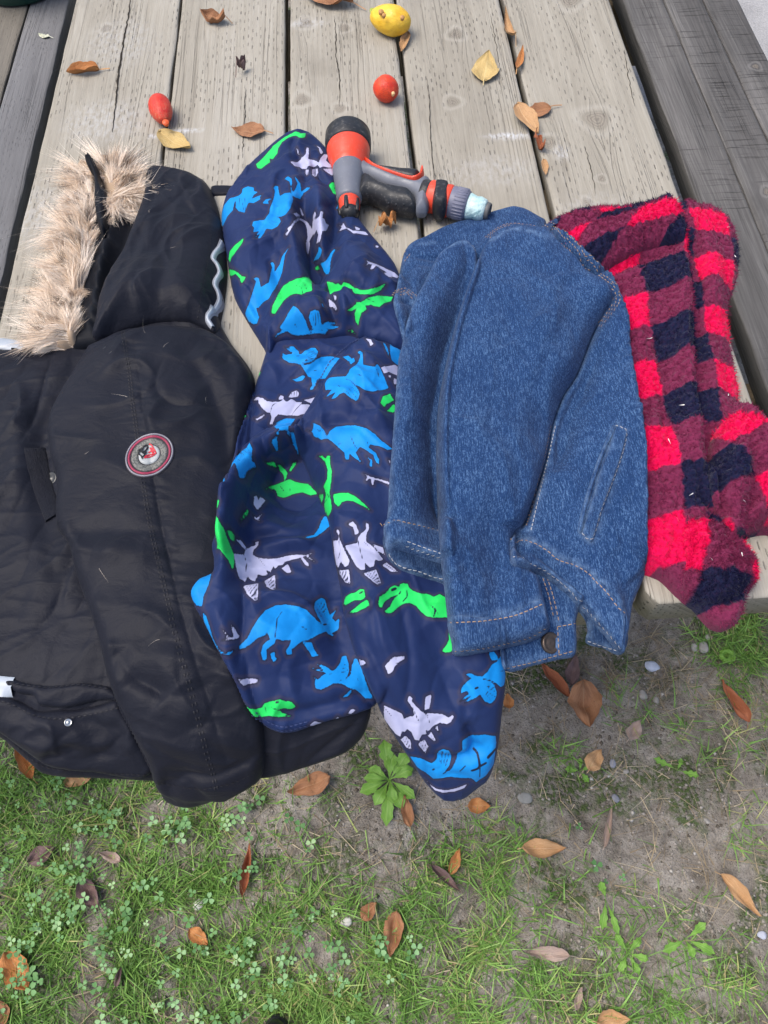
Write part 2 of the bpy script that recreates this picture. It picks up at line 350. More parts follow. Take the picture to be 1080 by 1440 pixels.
def slab(name, x0, x1, y0, y1, z0, z1, m, b=0.008):
    V = [(x0, y0, z0), (x1, y0, z0), (x1, y1, z0), (x0, y1, z0), (x0, y0, z1 - b), (x1, y0, z1 - b), (x1, y1, z1 - b), (x0, y1, z1 - b), (x0 + b, y0 + b, z1), (x1 - b, y0 + b, z1), (x1 - b, y1 - b, z1), (x0 + b, y1 - b, z1)]
    F = [(3, 2, 1, 0), (8, 9, 10, 11)] + [(i, (i + 1) % 4, 4 + (i + 1) % 4, 4 + i) for i in range(4)] + [(4 + i, 4 + (i + 1) % 4, 8 + (i + 1) % 4, 8 + i) for i in range(4)]
    return mesh_np(name, np.array(V), np.array(F), m, smooth=False)
tag(slab('pavement', 0.9, 12, 1.62, 14, -0.1, 0.045, m_), kind='structure')

# ================================================================== cloth engine
# Garments are laid in cloth space (X across the table, s along it; s < 0 hangs over the table end along a
# curve), at height h above that surface. HM holds the height of everything laid so far.
DX = 0.0012
XA, SA = -0.16, -0.42
NX, NS = int(1.12 / DX), int(1.02 / DX)
LX = XA + np.arange(NX) * DX; LS = SA + np.arange(NS) * DX
HM = np.zeros((NS, NX))
DR, DMAX = 0.115, math.radians(62)
def prof(s):
    s = np.asarray(s, float); a = np.clip(-s / DR, 0, DMAX); rest = np.maximum(-s - DR * DMAX, 0)
    Y = np.where(s >= 0, s, -(DR * np.sin(a) + rest * math.cos(DMAX)))
    Z = np.where(s >= 0, 0, -(DR * (1 - np.cos(a)) + rest * math.sin(DMAX)))
    return Y, Z, -np.sin(a), np.cos(a)               # position, normal (y, z)
def G2W(X, s, h):
    Y, Z, ny, nz = prof(s); X = np.asarray(X, float); Rs, am = 0.06, 1.25          # cloth past the long edges of the table sags as well
    ex = np.where(X < 0.0, -X, np.where(X > 0.742, X - 0.742, 0.0)); sg = np.where(X < 0.0, -1.0, 1.0)
    a = np.minimum(ex / Rs, am); rest = np.maximum(ex - Rs * am, 0); out = Rs * np.sin(a) + rest * math.cos(am); dn = Rs * (1 - np.cos(a)) + rest * math.sin(am)
    Xw = np.where(ex > 0, np.where(X < 0.0, 0.0, 0.742) + sg * (out + h * np.sin(a)), X)
    return np.stack([Xw, Y + ny * h, TZ + Z + nz * h * np.cos(a) - dn], -1)
_ss = np.linspace(0.75, -0.45, 4801)
def P2G(px, h):
    """photo pixel -> cloth space (X, s) at height h over the draped surface"""
    px = np.asarray(px, float).reshape(-1, 2); h = np.broadcast_to(np.asarray(h, float), (len(px),))
    d = rays(px); out = np.zeros((len(px), 2)); Y, Z, ny, nz = prof(_ss)
    for i in range(len(px)):
        y = Y + ny * h[i] - CAM_LOC[1]; z = TZ + Z + nz * h[i] - CAM_LOC[2]
        sg = y * d[i, 2] - z * d[i, 1]
        k = np.where(sg[:-1] * sg[1:] <= 0)[0]
        k = k[0] if len(k) else np.argmin(np.abs(sg))
        k2 = min(k + 1, len(_ss) - 1); f = sg[k] / (sg[k] - sg[k2] + 1e-12) if k2 != k else 0
        f = min(max(f, 0), 1)
        zz = z[k] * (1 - f) + z[k2] * f
        out[i] = (CAM_LOC[0] + d[i, 0] * zz / d[i, 2], _ss[k] * (1 - f) + _ss[k2] * f)
    return out
def hm_at(X, s, M=None):
    M = HM if M is None else M
    u = np.clip((np.asarray(X) - XA) / DX, 0, NX - 1.001); v = np.clip((np.asarray(s) - SA) / DX, 0, NS - 1.001)
    i = u.astype(int); j = v.astype(int); a = u - i; b = v - j
    return (M[j, i] * (1 - a) + M[j, i + 1] * a) * (1 - b) + (M[j + 1, i] * (1 - a) + M[j + 1, i + 1] * a) * b
def PS(px, h0=0.02, it=7):
    """photo pixel -> cloth space on the surface as laid so far"""
    h = np.full(len(np.asarray(px).reshape(-1, 2)), h0)
    for _ in range(it):
        q = P2G(px, h); h = 0.5 * h + 0.5 * hm_at(q[:, 0], q[:, 1])
    return q
def blur(a, sig):
    r = max(1, int(round(sig * 1.0)))
    for _ in range(3):
        for ax in (0, 1):
            p_ = np.pad(a, [(r + 1, r) if k == ax else (0, 0) for k in (0, 1)], mode='edge')
            c = np.cumsum(p_, axis=ax)
            a = (np.take(c, range(2 * r + 1, c.shape[ax]), ax) - np.take(c, range(0, c.shape[ax] - 2 * r - 1), ax)) / (2 * r + 1)
    return a
class Win: pass
def window(poly, pad=0.0):
    w = Win()
    w.i0 = max(0, int((poly[:, 0].min() - pad - XA) / DX) - 2); w.i1 = min(NX, int((poly[:, 0].max() + pad - XA) / DX) + 4)
    w.j0 = max(0, int((poly[:, 1].min() - pad - SA) / DX) - 2); w.j1 = min(NS, int((poly[:, 1].max() + pad - SA) / DX) + 4)
    w.X, w.S = np.meshgrid(LX[w.i0:w.i1], LS[w.j0:w.j1]); return w
def sdf_poly(poly, w, dm=0.05, closed=True):
    """signed distance (+ inside) of lattice points to the polygon, capped at dm; nearest boundary points"""
    ny, nx = w.X.shape; ins = np.zeros((ny, nx), bool); D = np.full((ny, nx), dm * dm); CX = w.X.copy(); CS = w.S.copy()
    x0, s0 = w.X[0, 0], w.S[0, 0]; n = len(poly)
    for k in range(n if closed else n - 1):
        a, b = poly[k], poly[(k + 1) % n]
        if closed and a[1] != b[1]:
            lo, hi = (a, b) if a[1] < b[1] else (b, a)
            j0 = max(0, int(math.ceil((lo[1] - s0) / DX))); j1 = min(ny - 1, int(math.ceil((hi[1] - s0) / DX)) - 1)
            for j in range(j0, j1 + 1):
                xc = lo[0] + (hi[0] - lo[0]) * ((s0 + j * DX) - lo[1]) / (hi[1] - lo[1])
                ic = int(math.ceil((xc - x0) / DX)); ic = min(max(ic, 0), nx); ins[j, ic:] ^= True
        i0 = max(0, int((min(a[0], b[0]) - dm - x0) / DX)); i1 = min(nx, int((max(a[0], b[0]) + dm - x0) / DX) + 2)
        j0 = max(0, int((min(a[1], b[1]) - dm - s0) / DX)); j1 = min(ny, int((max(a[1], b[1]) + dm - s0) / DX) + 2)
        if i1 <= i0 or j1 <= j0: continue
        X = w.X[j0:j1, i0:i1]; S = w.S[j0:j1, i0:i1]; e = b - a; L = e @ e + 1e-12
        t_ = np.clip(((X - a[0]) * e[0] + (S - a[1]) * e[1]) / L, 0, 1); px = a[0] + t_ * e[0]; ps = a[1] + t_ * e[1]
        d2 = (X - px) ** 2 + (S - ps) ** 2; v = D[j0:j1, i0:i1]; m = d2 < v
        v[m] = d2[m]; CX[j0:j1, i0:i1][m] = px[m]; CS[j0:j1, i0:i1][m] = ps[m]
    d = np.sqrt(D); return np.where(ins, d, -d), CX, CS
def polydist(pl, w, dm):
    """distance to an open polyline, side (signed), and position 0..1 along it"""
    ny, nx = w.X.shape; D = np.full((ny, nx), dm * dm); T = np.zeros((ny, nx)); SG = np.ones((ny, nx)); n = len(pl)
    x0, s0 = w.X[0, 0], w.S[0, 0]
    for k in range(n - 1):
        a, b = pl[k], pl[k + 1]
        i0 = max(0, int((min(a[0], b[0]) - dm - x0) / DX)); i1 = min(nx, int((max(a[0], b[0]) + dm - x0) / DX) + 2)
        j0 = max(0, int((min(a[1], b[1]) - dm - s0) / DX)); j1 = min(ny, int((max(a[1], b[1]) + dm - s0) / DX) + 2)
        if i1 <= i0 or j1 <= j0: continue
        X = w.X[j0:j1, i0:i1]; S = w.S[j0:j1, i0:i1]; e = b - a; L = e @ e + 1e-12
        t_ = np.clip(((X - a[0]) * e[0] + (S - a[1]) * e[1]) / L, 0, 1); px = a[0] + t_ * e[0]; ps = a[1] + t_ * e[1]
        d2 = (X - px) ** 2 + (S - ps) ** 2; m = d2 < D[j0:j1, i0:i1]
        D[j0:j1, i0:i1][m] = d2[m]; T[j0:j1, i0:i1][m] = ((k + t_) / (n - 1))[m]
        SG[j0:j1, i0:i1][m] = np.sign((X - a[0]) * e[1] - (S - a[1]) * e[0])[m]
    return np.sqrt(D), SG, T
def wrinkle(X, S, ang, ln, wd, seed, sharp=1.0):
    """creases running at angle ang (degrees from +X), ln long, wd wide"""
    a = math.radians(ang); u = X * math.cos(a) + S * math.sin(a); v = -X * math.sin(a) + S * math.cos(a)
    v = v + 0.35 * wd * perlin(u / ln * 1.3, v / wd * 0.4, seed + 5)
    n = perlin(u / ln, v / wd, seed); n2 = perlin(u / ln * 1.9 + 9, v / wd * 2.1, seed + 1)
    n = n + 0.45 * n2
    if sharp > 1: n = np.sign(n) * 0 + (1 - np.abs(n)) ** sharp - 0.5
    return n
def creases(w, d, n, ang, asd, ln, wd, am, seed, bias=None):
    """n separate creases: curved lines, steep on one flank and soft on the other, fading at both ends"""
    r = np.random.default_rng(seed); A = np.zeros_like(d); ok = np.argwhere(d > 0.006)
    if len(ok) == 0: return A
    if bias is not None:
        pr = np.clip(bias(w.X[ok[:, 0], ok[:, 1]], w.S[ok[:, 0], ok[:, 1]]), 0, None) + 1e-6; ids = r.choice(len(ok), n, p=pr / pr.sum())
    else: ids = r.integers(0, len(ok), n)
    for k in ids:
        cx, cs = w.X[ok[k, 0], ok[k, 1]], w.S[ok[k, 0], ok[k, 1]]; L = r.uniform(*ln); a = math.radians(r.normal(ang, asd)); cv = r.normal(0, 0.9) * L * 0.22
        W1 = r.uniform(*wd); W2 = W1 * r.uniform(1.2, 3.2); amp = r.uniform(*am) * (1 if r.random() < 0.68 else -0.8) * min(1, L / 0.05)
        ex = L / 2 + 3 * W2; i0 = max(0, int((cx - ex - w.X[0, 0]) / DX)); i1 = min(d.shape[1], int((cx + ex - w.X[0, 0]) / DX) + 1); j0 = max(0, int((cs - ex - w.S[0, 0]) / DX)); j1 = min(d.shape[0], int((cs + ex - w.S[0, 0]) / DX) + 1)
        if i1 <= i0 or j1 <= j0: continue
        X = w.X[j0:j1, i0:i1] - cx; S = w.S[j0:j1, i0:i1] - cs; u = X * math.cos(a) + S * math.sin(a); v = -X * math.sin(a) + S * math.cos(a)
        v = v - cv * (4 * (u / L) ** 2 - 0.5) - 0.12 * W2 * np.sin(u / L * 9 + seed); tp = np.clip(1 - (2 * u / L) ** 2, 0, 1) ** 1.2
        if r.random() < 0.5: v = -v
        A[j0:j1, i0:i1] += amp * tp * np.where(v > 0, np.exp(-v / W1), np.exp(-(v / W2) ** 2))
    return A
PATCH = {}
def patch(name, parent, outline, m, hu=0.008, H=0.012, R=0.014, puff=0.0, Rp=0.045, folds=(), wr=(), base_sig=10, follow=0.0,
          hang=False, attrs=None, key=None, n=6, base_cap=None, soft_edges=(), cr=(), fk=1.0, extra=None, fabk=1.0, relax=0.0):
    """one piece of cloth: outline in photo pixels; rises H over an edge radius R, crowned by puff; folds and wrinkles on top"""
    global HM
    sp = spline(outline, n); hh = np.full(len(sp), hu)
    for _ in range(6):                                  # the outline lies on whatever is underneath it
        poly = P2G(sp, hh); hh = 0.5 * hh + 0.5 * (hm_at(poly[:, 0], poly[:, 1]) + 0.3 * H)
    poly = P2G(sp, hh)
    w = window(poly); sd_, CX, CS = sdf_poly(poly, w)
    d = np.maximum(sd_, 0); old = HM[w.j0:w.j1, w.i0:w.i1]
    k = sstep(d, 0, 0.02)
    soft = np.maximum(blur(old, base_sig), old * 0.0)
    base = old * (1 - k) + soft * k
    if base_cap is not None: base = np.minimum(base, base_cap)
    RR = np.full(d.shape, R)
    for se in soft_edges:                               # sewn edges rise gently
        D, _, _ = polydist(P2G(spline(se, 8, False), hu + 0.02), w, 0.07); RR = RR * (1 + 4.0 * np.exp(-(D / 0.032) ** 2))
    t_ = np.clip(d / RR, 0, 1); h = base + H * np.sqrt(np.clip(1 - (1 - t_) ** 2, 0, 1)) + puff * (1 - np.exp(-d / Rp))
    km = sstep(d, 0, 0.012); A = np.zeros_like(h)
    for f in folds:
        pl = P2G(spline(f[0], 8, False), f[4] if len(f) > 4 else hu + H); wd, am, mode = f[1], f[2] * fk, f[3]
        D, SG, T = polydist(pl, w, wd * 3.2); tp = np.sin(np.pi * np.clip(T, 0.02, .98)) ** 0.55
        if mode == 'r': A += am * tp * np.exp(-(D / wd) ** 2)                       # round ridge / valley
        elif mode == 'c': A += am * tp * np.exp(-np.abs(D) / wd)                    # sharp crease
        elif mode == 's':                                                           # step: left side of the line lies higher
            A += am * tp * (0.5 - 0.5 * SG * (1 - np.exp(-(D / (wd * 0.25)) ** 2))) * np.exp(-(D / (wd * 1.6)) ** 2)
    for (am, ang, ln, wd, seed, sharp) in wr:
        A += am * wrinkle(w.X, w.S, ang, ln, wd, seed, sharp)
    for c_ in cr: A += creases(w, d, *c_)
    h = h + A * km
    if extra is not None: h = h + extra(w, d) * km
    h = np.maximum(h, old + 0.0007 * (d > 0))
    if relax: h = np.maximum(blur(h, relax) * km + h * (1 - km), old + 0.0007 * (d > 0))
    ins = sd_ > 0
    HM[w.j0:w.j1, w.i0:w.i1] = np.where(ins, np.maximum(old, h), old)
    # mesh: lattice cells touching the inside; outside corners are pulled onto the outline
    cell = ins[:-1, :-1] | ins[:-1, 1:] | ins[1:, 1:] | ins[1:, :-1]
    use = np.zeros(ins.shape, bool); use[:-1, :-1] |= cell; use[:-1, 1:] |= cell; use[1:, 1:] |= cell; use[1:, :-1] |= cell
    out = use & ~ins; X = np.where(out, CX, w.X); S = np.where(out, CS, w.S); hb = np.where(out, hm_at(X, S, None) * 0 + old - 0.0012, h)
    hb = np.where(out, np.maximum(hb, -0.0008), hb)
    idx = np.full(ins.shape, -1); idx[use] = np.arange(use.sum())
    jj, ij = np.where(cell)
    F = np.stack([idx[jj, ij], idx[jj, ij + 1], idx[jj + 1, ij + 1], idx[jj + 1, ij]], 1)
    V = G2W(X[use], S[use], hb[use]); fab = np.stack([X[use], S[use], hb[use]], 1); fab[:, :2] *= fabk
    at = dict(fab=fab, edge=np.minimum(d, 0.05)[use]); F_all = [F]
    pk = dict(w=w, use=use, sd=sd_, h=h, old=old.copy(), X=X, S=S)
    if attrs: 
        ATT = {kk: fn(pk) for kk, fn in attrs.items()}
        for kk in ATT: at[kk] = ATT[kk][use]
    if hang:                                           # underside of whatever hangs over the table end
        low = np.where(out, hb, base - 0.55 * H * np.sqrt(np.clip(1 - (1 - t_) ** 2, 0, 1)) * sstep(-S, 0.0, 0.05) - 0.0004)
        cu = cell & (w.S[:-1, :-1] < 0.004); u2 = np.zeros(ins.shape, bool); u2[:-1, :-1] |= cu; u2[:-1, 1:] |= cu; u2[1:, 1:] |= cu; u2[1:, :-1] |= cu
        i2 = np.full(ins.shape, -1); i2[u2] = len(V) + np.arange(u2.sum()); j2, k2 = np.where(cu)
        F_all = [np.concatenate([F, np.stack([i2[j2, k2], i2[j2 + 1, k2], i2[j2 + 1, k2 + 1], i2[j2, k2 + 1]], 1)])]
        V = np.concatenate([V, G2W(X[u2], S[u2], low[u2])])
        for kk in list(at):
            if kk == 'fab': at[kk] = np.concatenate([at[kk], np.stack([X[u2], S[u2], low[u2]], 1)])
            elif kk == 'edge': at[kk] = np.concatenate([at[kk], np.minimum(d, .05)[u2]])
            else: at[kk] = np.concatenate([at[kk], ATT[kk][u2]])
    o = mesh_np(name, V, F_all, m, parent, at)
    if key: PATCH[key] = pk
    return o
def surf(q, lift=0.0):
    """cloth-space points -> world points on the surface as laid, with frame (tangent u along X, v along s, normal)"""
    q = np.asarray(q); e = 0.002
    h = hm_at(q[:, 0], q[:, 1]); Pw = G2W(q[:, 0], q[:, 1], h + lift)
    a = G2W(q[:, 0] + e, q[:, 1], hm_at(q[:, 0] + e, q[:, 1])) - G2W(q[:, 0] - e, q[:, 1], hm_at(q[:, 0] - e, q[:, 1]))
    b = G2W(q[:, 0], q[:, 1] + e, hm_at(q[:, 0], q[:, 1] + e)) - G2W(q[:, 0], q[:, 1] - e, hm_at(q[:, 0], q[:, 1] - e))
    n = np.cross(a, b); n /= np.linalg.norm(n, axis=1)[:, None] + 1e-12
    return Pw, a, b, n
def resample(q, step, start=0.0):
    L = np.concatenate([[0], np.cumsum(np.linalg.norm(np.diff(q, axis=0), axis=1))])
    t_ = np.arange(start, L[-1], step); return np.stack([np.interp(t_, L, q[:, 0]), np.interp(t_, L, q[:, 1])], 1)
def offset(q, o):
    d = np.gradient(q, axis=0); d /= np.linalg.norm(d, axis=1)[:, None] + 1e-9
    return q + np.stack([-d[:, 1], d[:, 0]], 1) * o
def stitches(name, parent, lines, m, pitch=0.0042, ln=0.0029, wd=0.00055, offs=(0.0,), lift=0.0002, surf_px=True):
    """rows of thread lying on the cloth; lines in photo pixels"""
    VV = []; FF = []; c = 0; base = np.array([(-.5, -.4), (-.2, -.5), (.2, -.5), (.5, -.4), (.5, .4), (.2, .5), (-.2, .5), (-.5, .4)])
    for ln_px in lines:
        q0 = PS(spline(ln_px, 6, False))
        for of in offs:
            q = resample(offset(q0, of), pitch, random.random() * pitch * 0.3)
            if len(q) < 2: continue
            d = np.gradient(q, axis=0); d /= np.linalg.norm(d, axis=1)[:, None] + 1e-9
            Pw, a, b, n = surf(q, lift); a = a / (np.linalg.norm(a, axis=1)[:, None]); b = b / (np.linalg.norm(b, axis=1)[:, None])
            T = a * d[:, :1] + b * d[:, 1:]; T /= np.linalg.norm(T, axis=1)[:, None]; B = np.cross(n, T)
            for i in range(len(q)):
                r8 = [Pw[i] + T[i] * u * ln + B[i] * v * wd * 1.6 + n[i] * (0.0005 if abs(u) < .3 else 0.0) for u, v in base]
                VV += r8; FF += [(c, c + 1, c + 6, c + 7), (c + 1, c + 2, c + 5, c + 6), (c + 2, c + 3, c + 4, c + 5)]; c += 8
    if not VV: return None
    o = mesh_np(name, np.array(VV), np.array(FF), m, parent); o['kind'] = 'stuff'; return o
def ribbon(name, parent, line_px, w0, m, lift=0.0006, th=0.0012, step=0.002, wav=0.0, closed_px=None):
    """a flat tape lying on the cloth along a pixel line"""
    q = resample(PS(spline(line_px, 5, False)), step); n_ = len(q); us = np.array([-1, -.85, 0, .85, 1]); hs = np.array([-.3, 1, 1.1, 1, -.3]) * th
    rows = []
    for u, hh in zip(us, hs):
        qq = offset(q, u * w0 / 2); Pw, a, b, n = surf(qq, lift + hh); rows.append(Pw)
    V = np.stack(rows, 1).reshape(-1, 3); i = np.arange(n_ - 1)[:, None] * 5 + np.arange(4)[None]; i = i.ravel()
    L = np.concatenate([[0], np.cumsum(np.linalg.norm(np.diff(q, axis=0), axis=1))])
    fab = np.stack([np.tile(us, n_), np.repeat(L, 5), np.zeros(5 * n_)], 1)
    return mesh_np(name, V, np.stack([i, i + 1, i + 6, i + 5], 1), m, parent, dict(fab=fab))
def lathe(name, parent, prof_, origin, axis, m, seg=28, ell=1.0, local=False, attrs=True):
    """profile [(distance along axis, radius)] turned about axis through origin"""
    ax = np.array(axis, float); ax /= np.linalg.norm(ax); up = np.array([0, 0, 1.0]) if abs(ax[2]) < .9 else np.array([1.0, 0, 0])
    e1 = np.cross(up, ax); e1 /= np.linalg.norm(e1); e2 = np.cross(ax, e1); th = np.arange(seg) * 2 * np.pi / seg; V = []
    for a, r in prof_: V.append(np.array(origin) + ax * a + (np.cos(th)[:, None] * e1 + np.sin(th)[:, None] * e2 * ell) * r)
    V = np.concatenate(V); n = len(prof_); i = np.arange(seg); F = []
    for k in range(n - 1): F.append(np.stack([k * seg + i, k * seg + (i + 1) % seg, (k + 1) * seg + (i + 1) % seg, (k + 1) * seg + i], 1))
    T = []
    for k, rev in ((0, True), (n - 1, False)):
        if prof_[k][1] > 1e-5:
            c = len(V); V = np.concatenate([V, [np.array(origin) + ax * prof_[k][0]]]); t_ = np.stack([np.full(seg, c), k * seg + i, k * seg + (i + 1) % seg], 1); T.append(t_[:, ::-1] if rev else t_)
    return mesh_np(name, V, [np.concatenate(F)] + ([np.concatenate(T)] if T else []), m, parent, local=local)
def strands(name, parent, roots, dirs, length, width, m, K=6, bend=None, tint=None, drop=0.0, kind='stuff', extra=None):
    """tapered hair ribbons: roots (n,3), dirs (n,3)"""
    n = len(roots); dirs = dirs / (np.linalg.norm(dirs, axis=1)[:, None] + 1e-9)
    rnd = RNG.normal(size=(n, 3)); side = np.cross(dirs, rnd); side /= np.linalg.norm(side, axis=1)[:, None] + 1e-9
    bend = np.zeros((n, 3)) if bend is None else bend
    length = np.broadcast_to(length, (n,)); width = np.broadcast_to(width, (n,)); pts = []
    for k in range(K):
        t_ = k / (K - 1); c = roots + dirs * (length * t_)[:, None] + bend * (length * t_ * t_)[:, None]; c[:, 2] -= drop * length * t_ * t_
        wd = width * (1 - t_) ** 0.7 * 0.5 + 1e-5
        pts.append(c - side * wd[:, None]); pts.append(c + side * wd[:, None])
    V = np.stack(pts, 1).reshape(-1, 3); b = np.arange(n)[:, None] * 2 * K + np.arange(K - 1)[None] * 2; b = b.ravel()
    F = np.stack([b, b + 1, b + 3, b + 2], 1); tv = np.tile(np.repeat(np.linspace(0, 1, K), 2), n)
    tint = RNG.random(n) if tint is None else tint
    at = dict(along=tv, tint=np.repeat(tint, 2 * K))
    if extra is not None:
        for kk, a in extra.items(): at[kk] = np.repeat(a, 2 * K, axis=0)
    o = mesh_np(name, V, F, m, parent, at)
    if kind: o['kind'] = kind
    return o

# ================================================================== cloth materials
def cloth_mat(name, base, rough=0.6, sheen=0.2, weave=0.0002, wsc=900, spec=0.14, crinkle=0.0, var=0.12, csc=60):
    m = mat(name, base, rough, spec, sheen); t = NT(m); f = t.attr('fab', 'Vector')
    n = t.noise(f, 14, 4, 0.6); c = t.mix(t.rng(n, 0.3, 0.7), tuple(b * (1 - var) for b in base), tuple(min(1, b * (1 + var)) for b in base)); t.col(c)
    nb = t.bump(t.noise(f, wsc, 2, 0.6), weave, 0.6)
    if crinkle: nb = t.bump(t.noise(t.vmul(f, (1, 1.6, 1)), csc, 5, 0.55, 0.6), crinkle, 0.6, nb)
    t.nrm(nb); return m
M_PARKA = cloth_mat('black_padded_cloth', (0.0078, 0.0088, 0.0150), 0.55, 0.03, crinkle=0.0026, csc=38)
M_PARKA_IN = cloth_mat('black_lining', (0.0045, 0.0055, 0.009), 0.6, 0.02, crinkle=0.0012)
M_THREAD_K = mat('black_thread', (0.018, 0.018, 0.022), 0.6, 0.2)
M_SILVER = mat('metal_snap', (0.5, 0.5, 0.48), 0.3, 0.5, metal=1.0)
M_TAPE_G = mat('grey_tape', (0.22, 0.23, 0.26), 0.6, 0.3)
M_TAPE_W = mat('reflective_tape', (0.34, 0.38, 0.43), 0.4, 0.5)

# ================================================================== black parka
parka = empty('parka', (0.15, 0.15, TZ), 'black padded parka with tan fur hood trim and a round badge on its sleeve', 'jacket')
patch('body', parka, [(-60, 486), (0, 494), (60, 490), (105, 478), (150, 435), (240, 395), (290, 425), (325, 482), (357, 530), (354, 620), (356, 720), (372, 850), (440, 950), (519, 985), (514, 1030), (490, 1055), (440, 1073), (380, 1089), (300, 1098), (218, 1094), (133, 1091), (95, 1090), (60, 1084), (40, 1068), (22, 1053), (0, 1036), (-70, 1012), (-140, 960), (-165, 850), (-150, 700), (-120, 580)],
      M_PARKA, hu=0.008, H=0.013, R=0.011, puff=0.009, Rp=0.05, hang=True,
      folds=[([(118, 492), (84, 545), (60, 600), (58, 700), (70, 800)], 0.010, -0.006, 'r'), ([(72, 492), (58, 540), (47, 580), (30, 620)], 0.003, -0.003, 'c'),
             ([(10, 560), (25, 620), (20, 700)], 0.012, 0.005, 'r'), ([(40, 700), (60, 800), (70, 880)], 0.02, 0.004, 'r'),
             ([(240, 450), (275, 480), (300, 520), (322, 600)], 0.012, -0.006, 'r'), ([(300, 470), (330, 520), (345, 560)], 0.010, 0.005, 'r')],
      wr=[(0.0015, 75, 0.12, 0.03, 1, 1), (0.0013, 8, 0.08, 0.024, 2, 3), (-0.0010, 60, 0.10, 0.035, 3, 3)], cr=[(26, 70, 30, (.04, .11), (.0025, .007), (.0018, .0046), 5)], key='pbody')
# pocket on the front: flap, dark mouth, bag with a snap
patch('pocket', parka, [(-50, 972), (0, 978), (28, 987), (52, 1000), (78, 999), (110, 998), (140, 991), (166, 986), (190, 1030), (212, 1088), (133, 1086), (70, 1078), (34, 1055), (-10, 1025), (-50, 1008)], M_PARKA, hu=0.03, H=0.006, R=0.006, puff=0.004,
      folds=[([(20, 1010), (80, 1052), (150, 1062), (190, 1060)], 0.006, 0.0025, 'r'), ([(60, 1060), (120, 1030), (170, 1010)], 0.005, 0.002, 'r'), ([(10, 1000), (60, 1040), (100, 1070)], 0.004, -0.002, 'r')],
      wr=[(0.0008, -10, 0.05, 0.012, 5, 1)], cr=[(16, -8, 25, (.03, .08), (.002, .005), (.0018, .004), 6)], hang=False)
patch('pocket_flap', parka, [(8, 957), (40, 961), (67, 964), (90, 963), (113, 960), (135, 962), (156, 967), (165, 982), (140, 986), (118, 991), (95, 996), (70, 995), (54, 992), (48, 980), (24, 975)], M_PARKA, hu=0.033, H=0.004, R=0.004, puff=0.003,
      wr=[(0.0012, 80, 0.03, 0.012, 6, 1)])
stitches('stitching', parka, [[(-10, 982), (20, 992), (45, 1005), (80, 1011), (120, 1006), (168, 995)], [(10, 960), (66, 967), (113, 963), (154, 969)], [(20, 1047), (62, 1078), (133, 1086), (215, 1090)]], M_THREAD_K, wd=0.0006)
# placket line and button
ribbon('placket', parka, [(50, 632), (58, 670), (66, 700), (76, 728)], 0.016, M_PARKA, lift=0.0005, th=0.0016)
def disc(name, parent, px, r, m, th=0.0015, dome=0.0008, lift=0.0, seg=20, rings=4, prof_=None):
    q = PS([px]); Pw, a, b, n = surf(q); pr = prof_ or [(0.0, r), (th * .8, r), (th, r * .9), (th + dome * .3, r * .8), (th, r * .72), (th * 0.9 + dome * .5, r * 0.3), (th + dome, 0.0)]
    return lathe(name, parent, pr, Pw[0] - n[0] * 0.0006 + n[0] * lift, n[0], m, seg)
disc('button', parka, (72, 673), 0.0062, mat('dark_button', (0.02, 0.022, 0.022), 0.3, 0.5))
disc('snap', parka, (96, 1016), 0.0030, M_SILVER)
ribbon('reflective_strip', parka, [(-30, 962), (-8, 964), (18, 967)], 0.013, M_TAPE_W)
# hood: lining, placket strip, outer panel
patch('hood_lining', parka, [(100, 486), (104, 455), (109, 411), (120, 353), (130, 298), (129, 250), (120, 224), (127, 218), (142, 240), (150, 275), (165, 286), (184, 282), (210, 268), (225, 300), (215, 380), (180, 440), (145, 480)], M_PARKA_IN, hu=0.012, H=0.012, R=0.008, puff=0.004, base_cap=0.012,
      folds=[([(152, 296), (140, 340), (130, 400), (124, 460)], 0.006, 0.009, 'r', .03), ([(186, 285), (172, 330), (150, 390), (138, 440)], 0.008, -0.008, 'r', .02)] +
            [([(118 + 3 * k, 440 - 24 * k), (140 + 4 * k, 462 - 26 * k)], 0.0035, -0.0028, 'r', .025) for k in range(7)])
patch('hood', parka, [(131, 474), (134, 440), (140, 418), (153, 396), (171, 365), (186, 325), (197, 293), (203, 268), (203, 252), (210, 243), (221, 239), (242, 241), (273, 249), (293, 261), (305, 287), (311, 315), (316, 344), (319, 380), (314, 424), (303, 464), (285, 458), (269, 450), (244, 448), (215, 450), (182, 459)],
      M_PARKA, hu=0.014, H=0.016, R=0.013, puff=0.013, Rp=0.035, base_sig=14, soft_edges=[[(131, 474), (182, 459), (244, 448), (303, 464)]],
      folds=[([(250, 262), (262, 320), (255, 400), (240, 440)], 0.02, 0.006, 'r', .05), ([(208, 262), (200, 310), (180, 375), (150, 430)], 0.007, 0.004, 'r', .05), ([(290, 300), (294, 360), (284, 440)], 0.006, -0.003, 'r', .05), ([(230, 300), (228, 360), (215, 420)], 0.008, -0.003, 'r', .05)],
      wr=[(0.0010, 80, 0.09, 0.03, 8, 3)], cr=[(20, 78, 25, (.04, .10), (.0025, .006), (.0016, .004), 7)])
stitches('stitching', parka, [[(278, 447), (284, 410), (292, 370), (297, 330)]], M_THREAD_K, wd=0.0005)
zz = [(314, 342), (309, 350), (303, 356), (300, 364), (306, 372), (310, 384), (304, 395), (303, 402), (308, 412), (310, 424), (305, 434), (295, 442), (292, 450), (300, 461)]
ribbon('reflective_piping', parka, zz, 0.0052, M_TAPE_G, lift=0.0004, th=0.0007, step=0.0012)
ribbon('piping_stripe', parka, zz, 0.0026, M_TAPE_W, lift=0.0011, th=0.0006, step=0.0012)
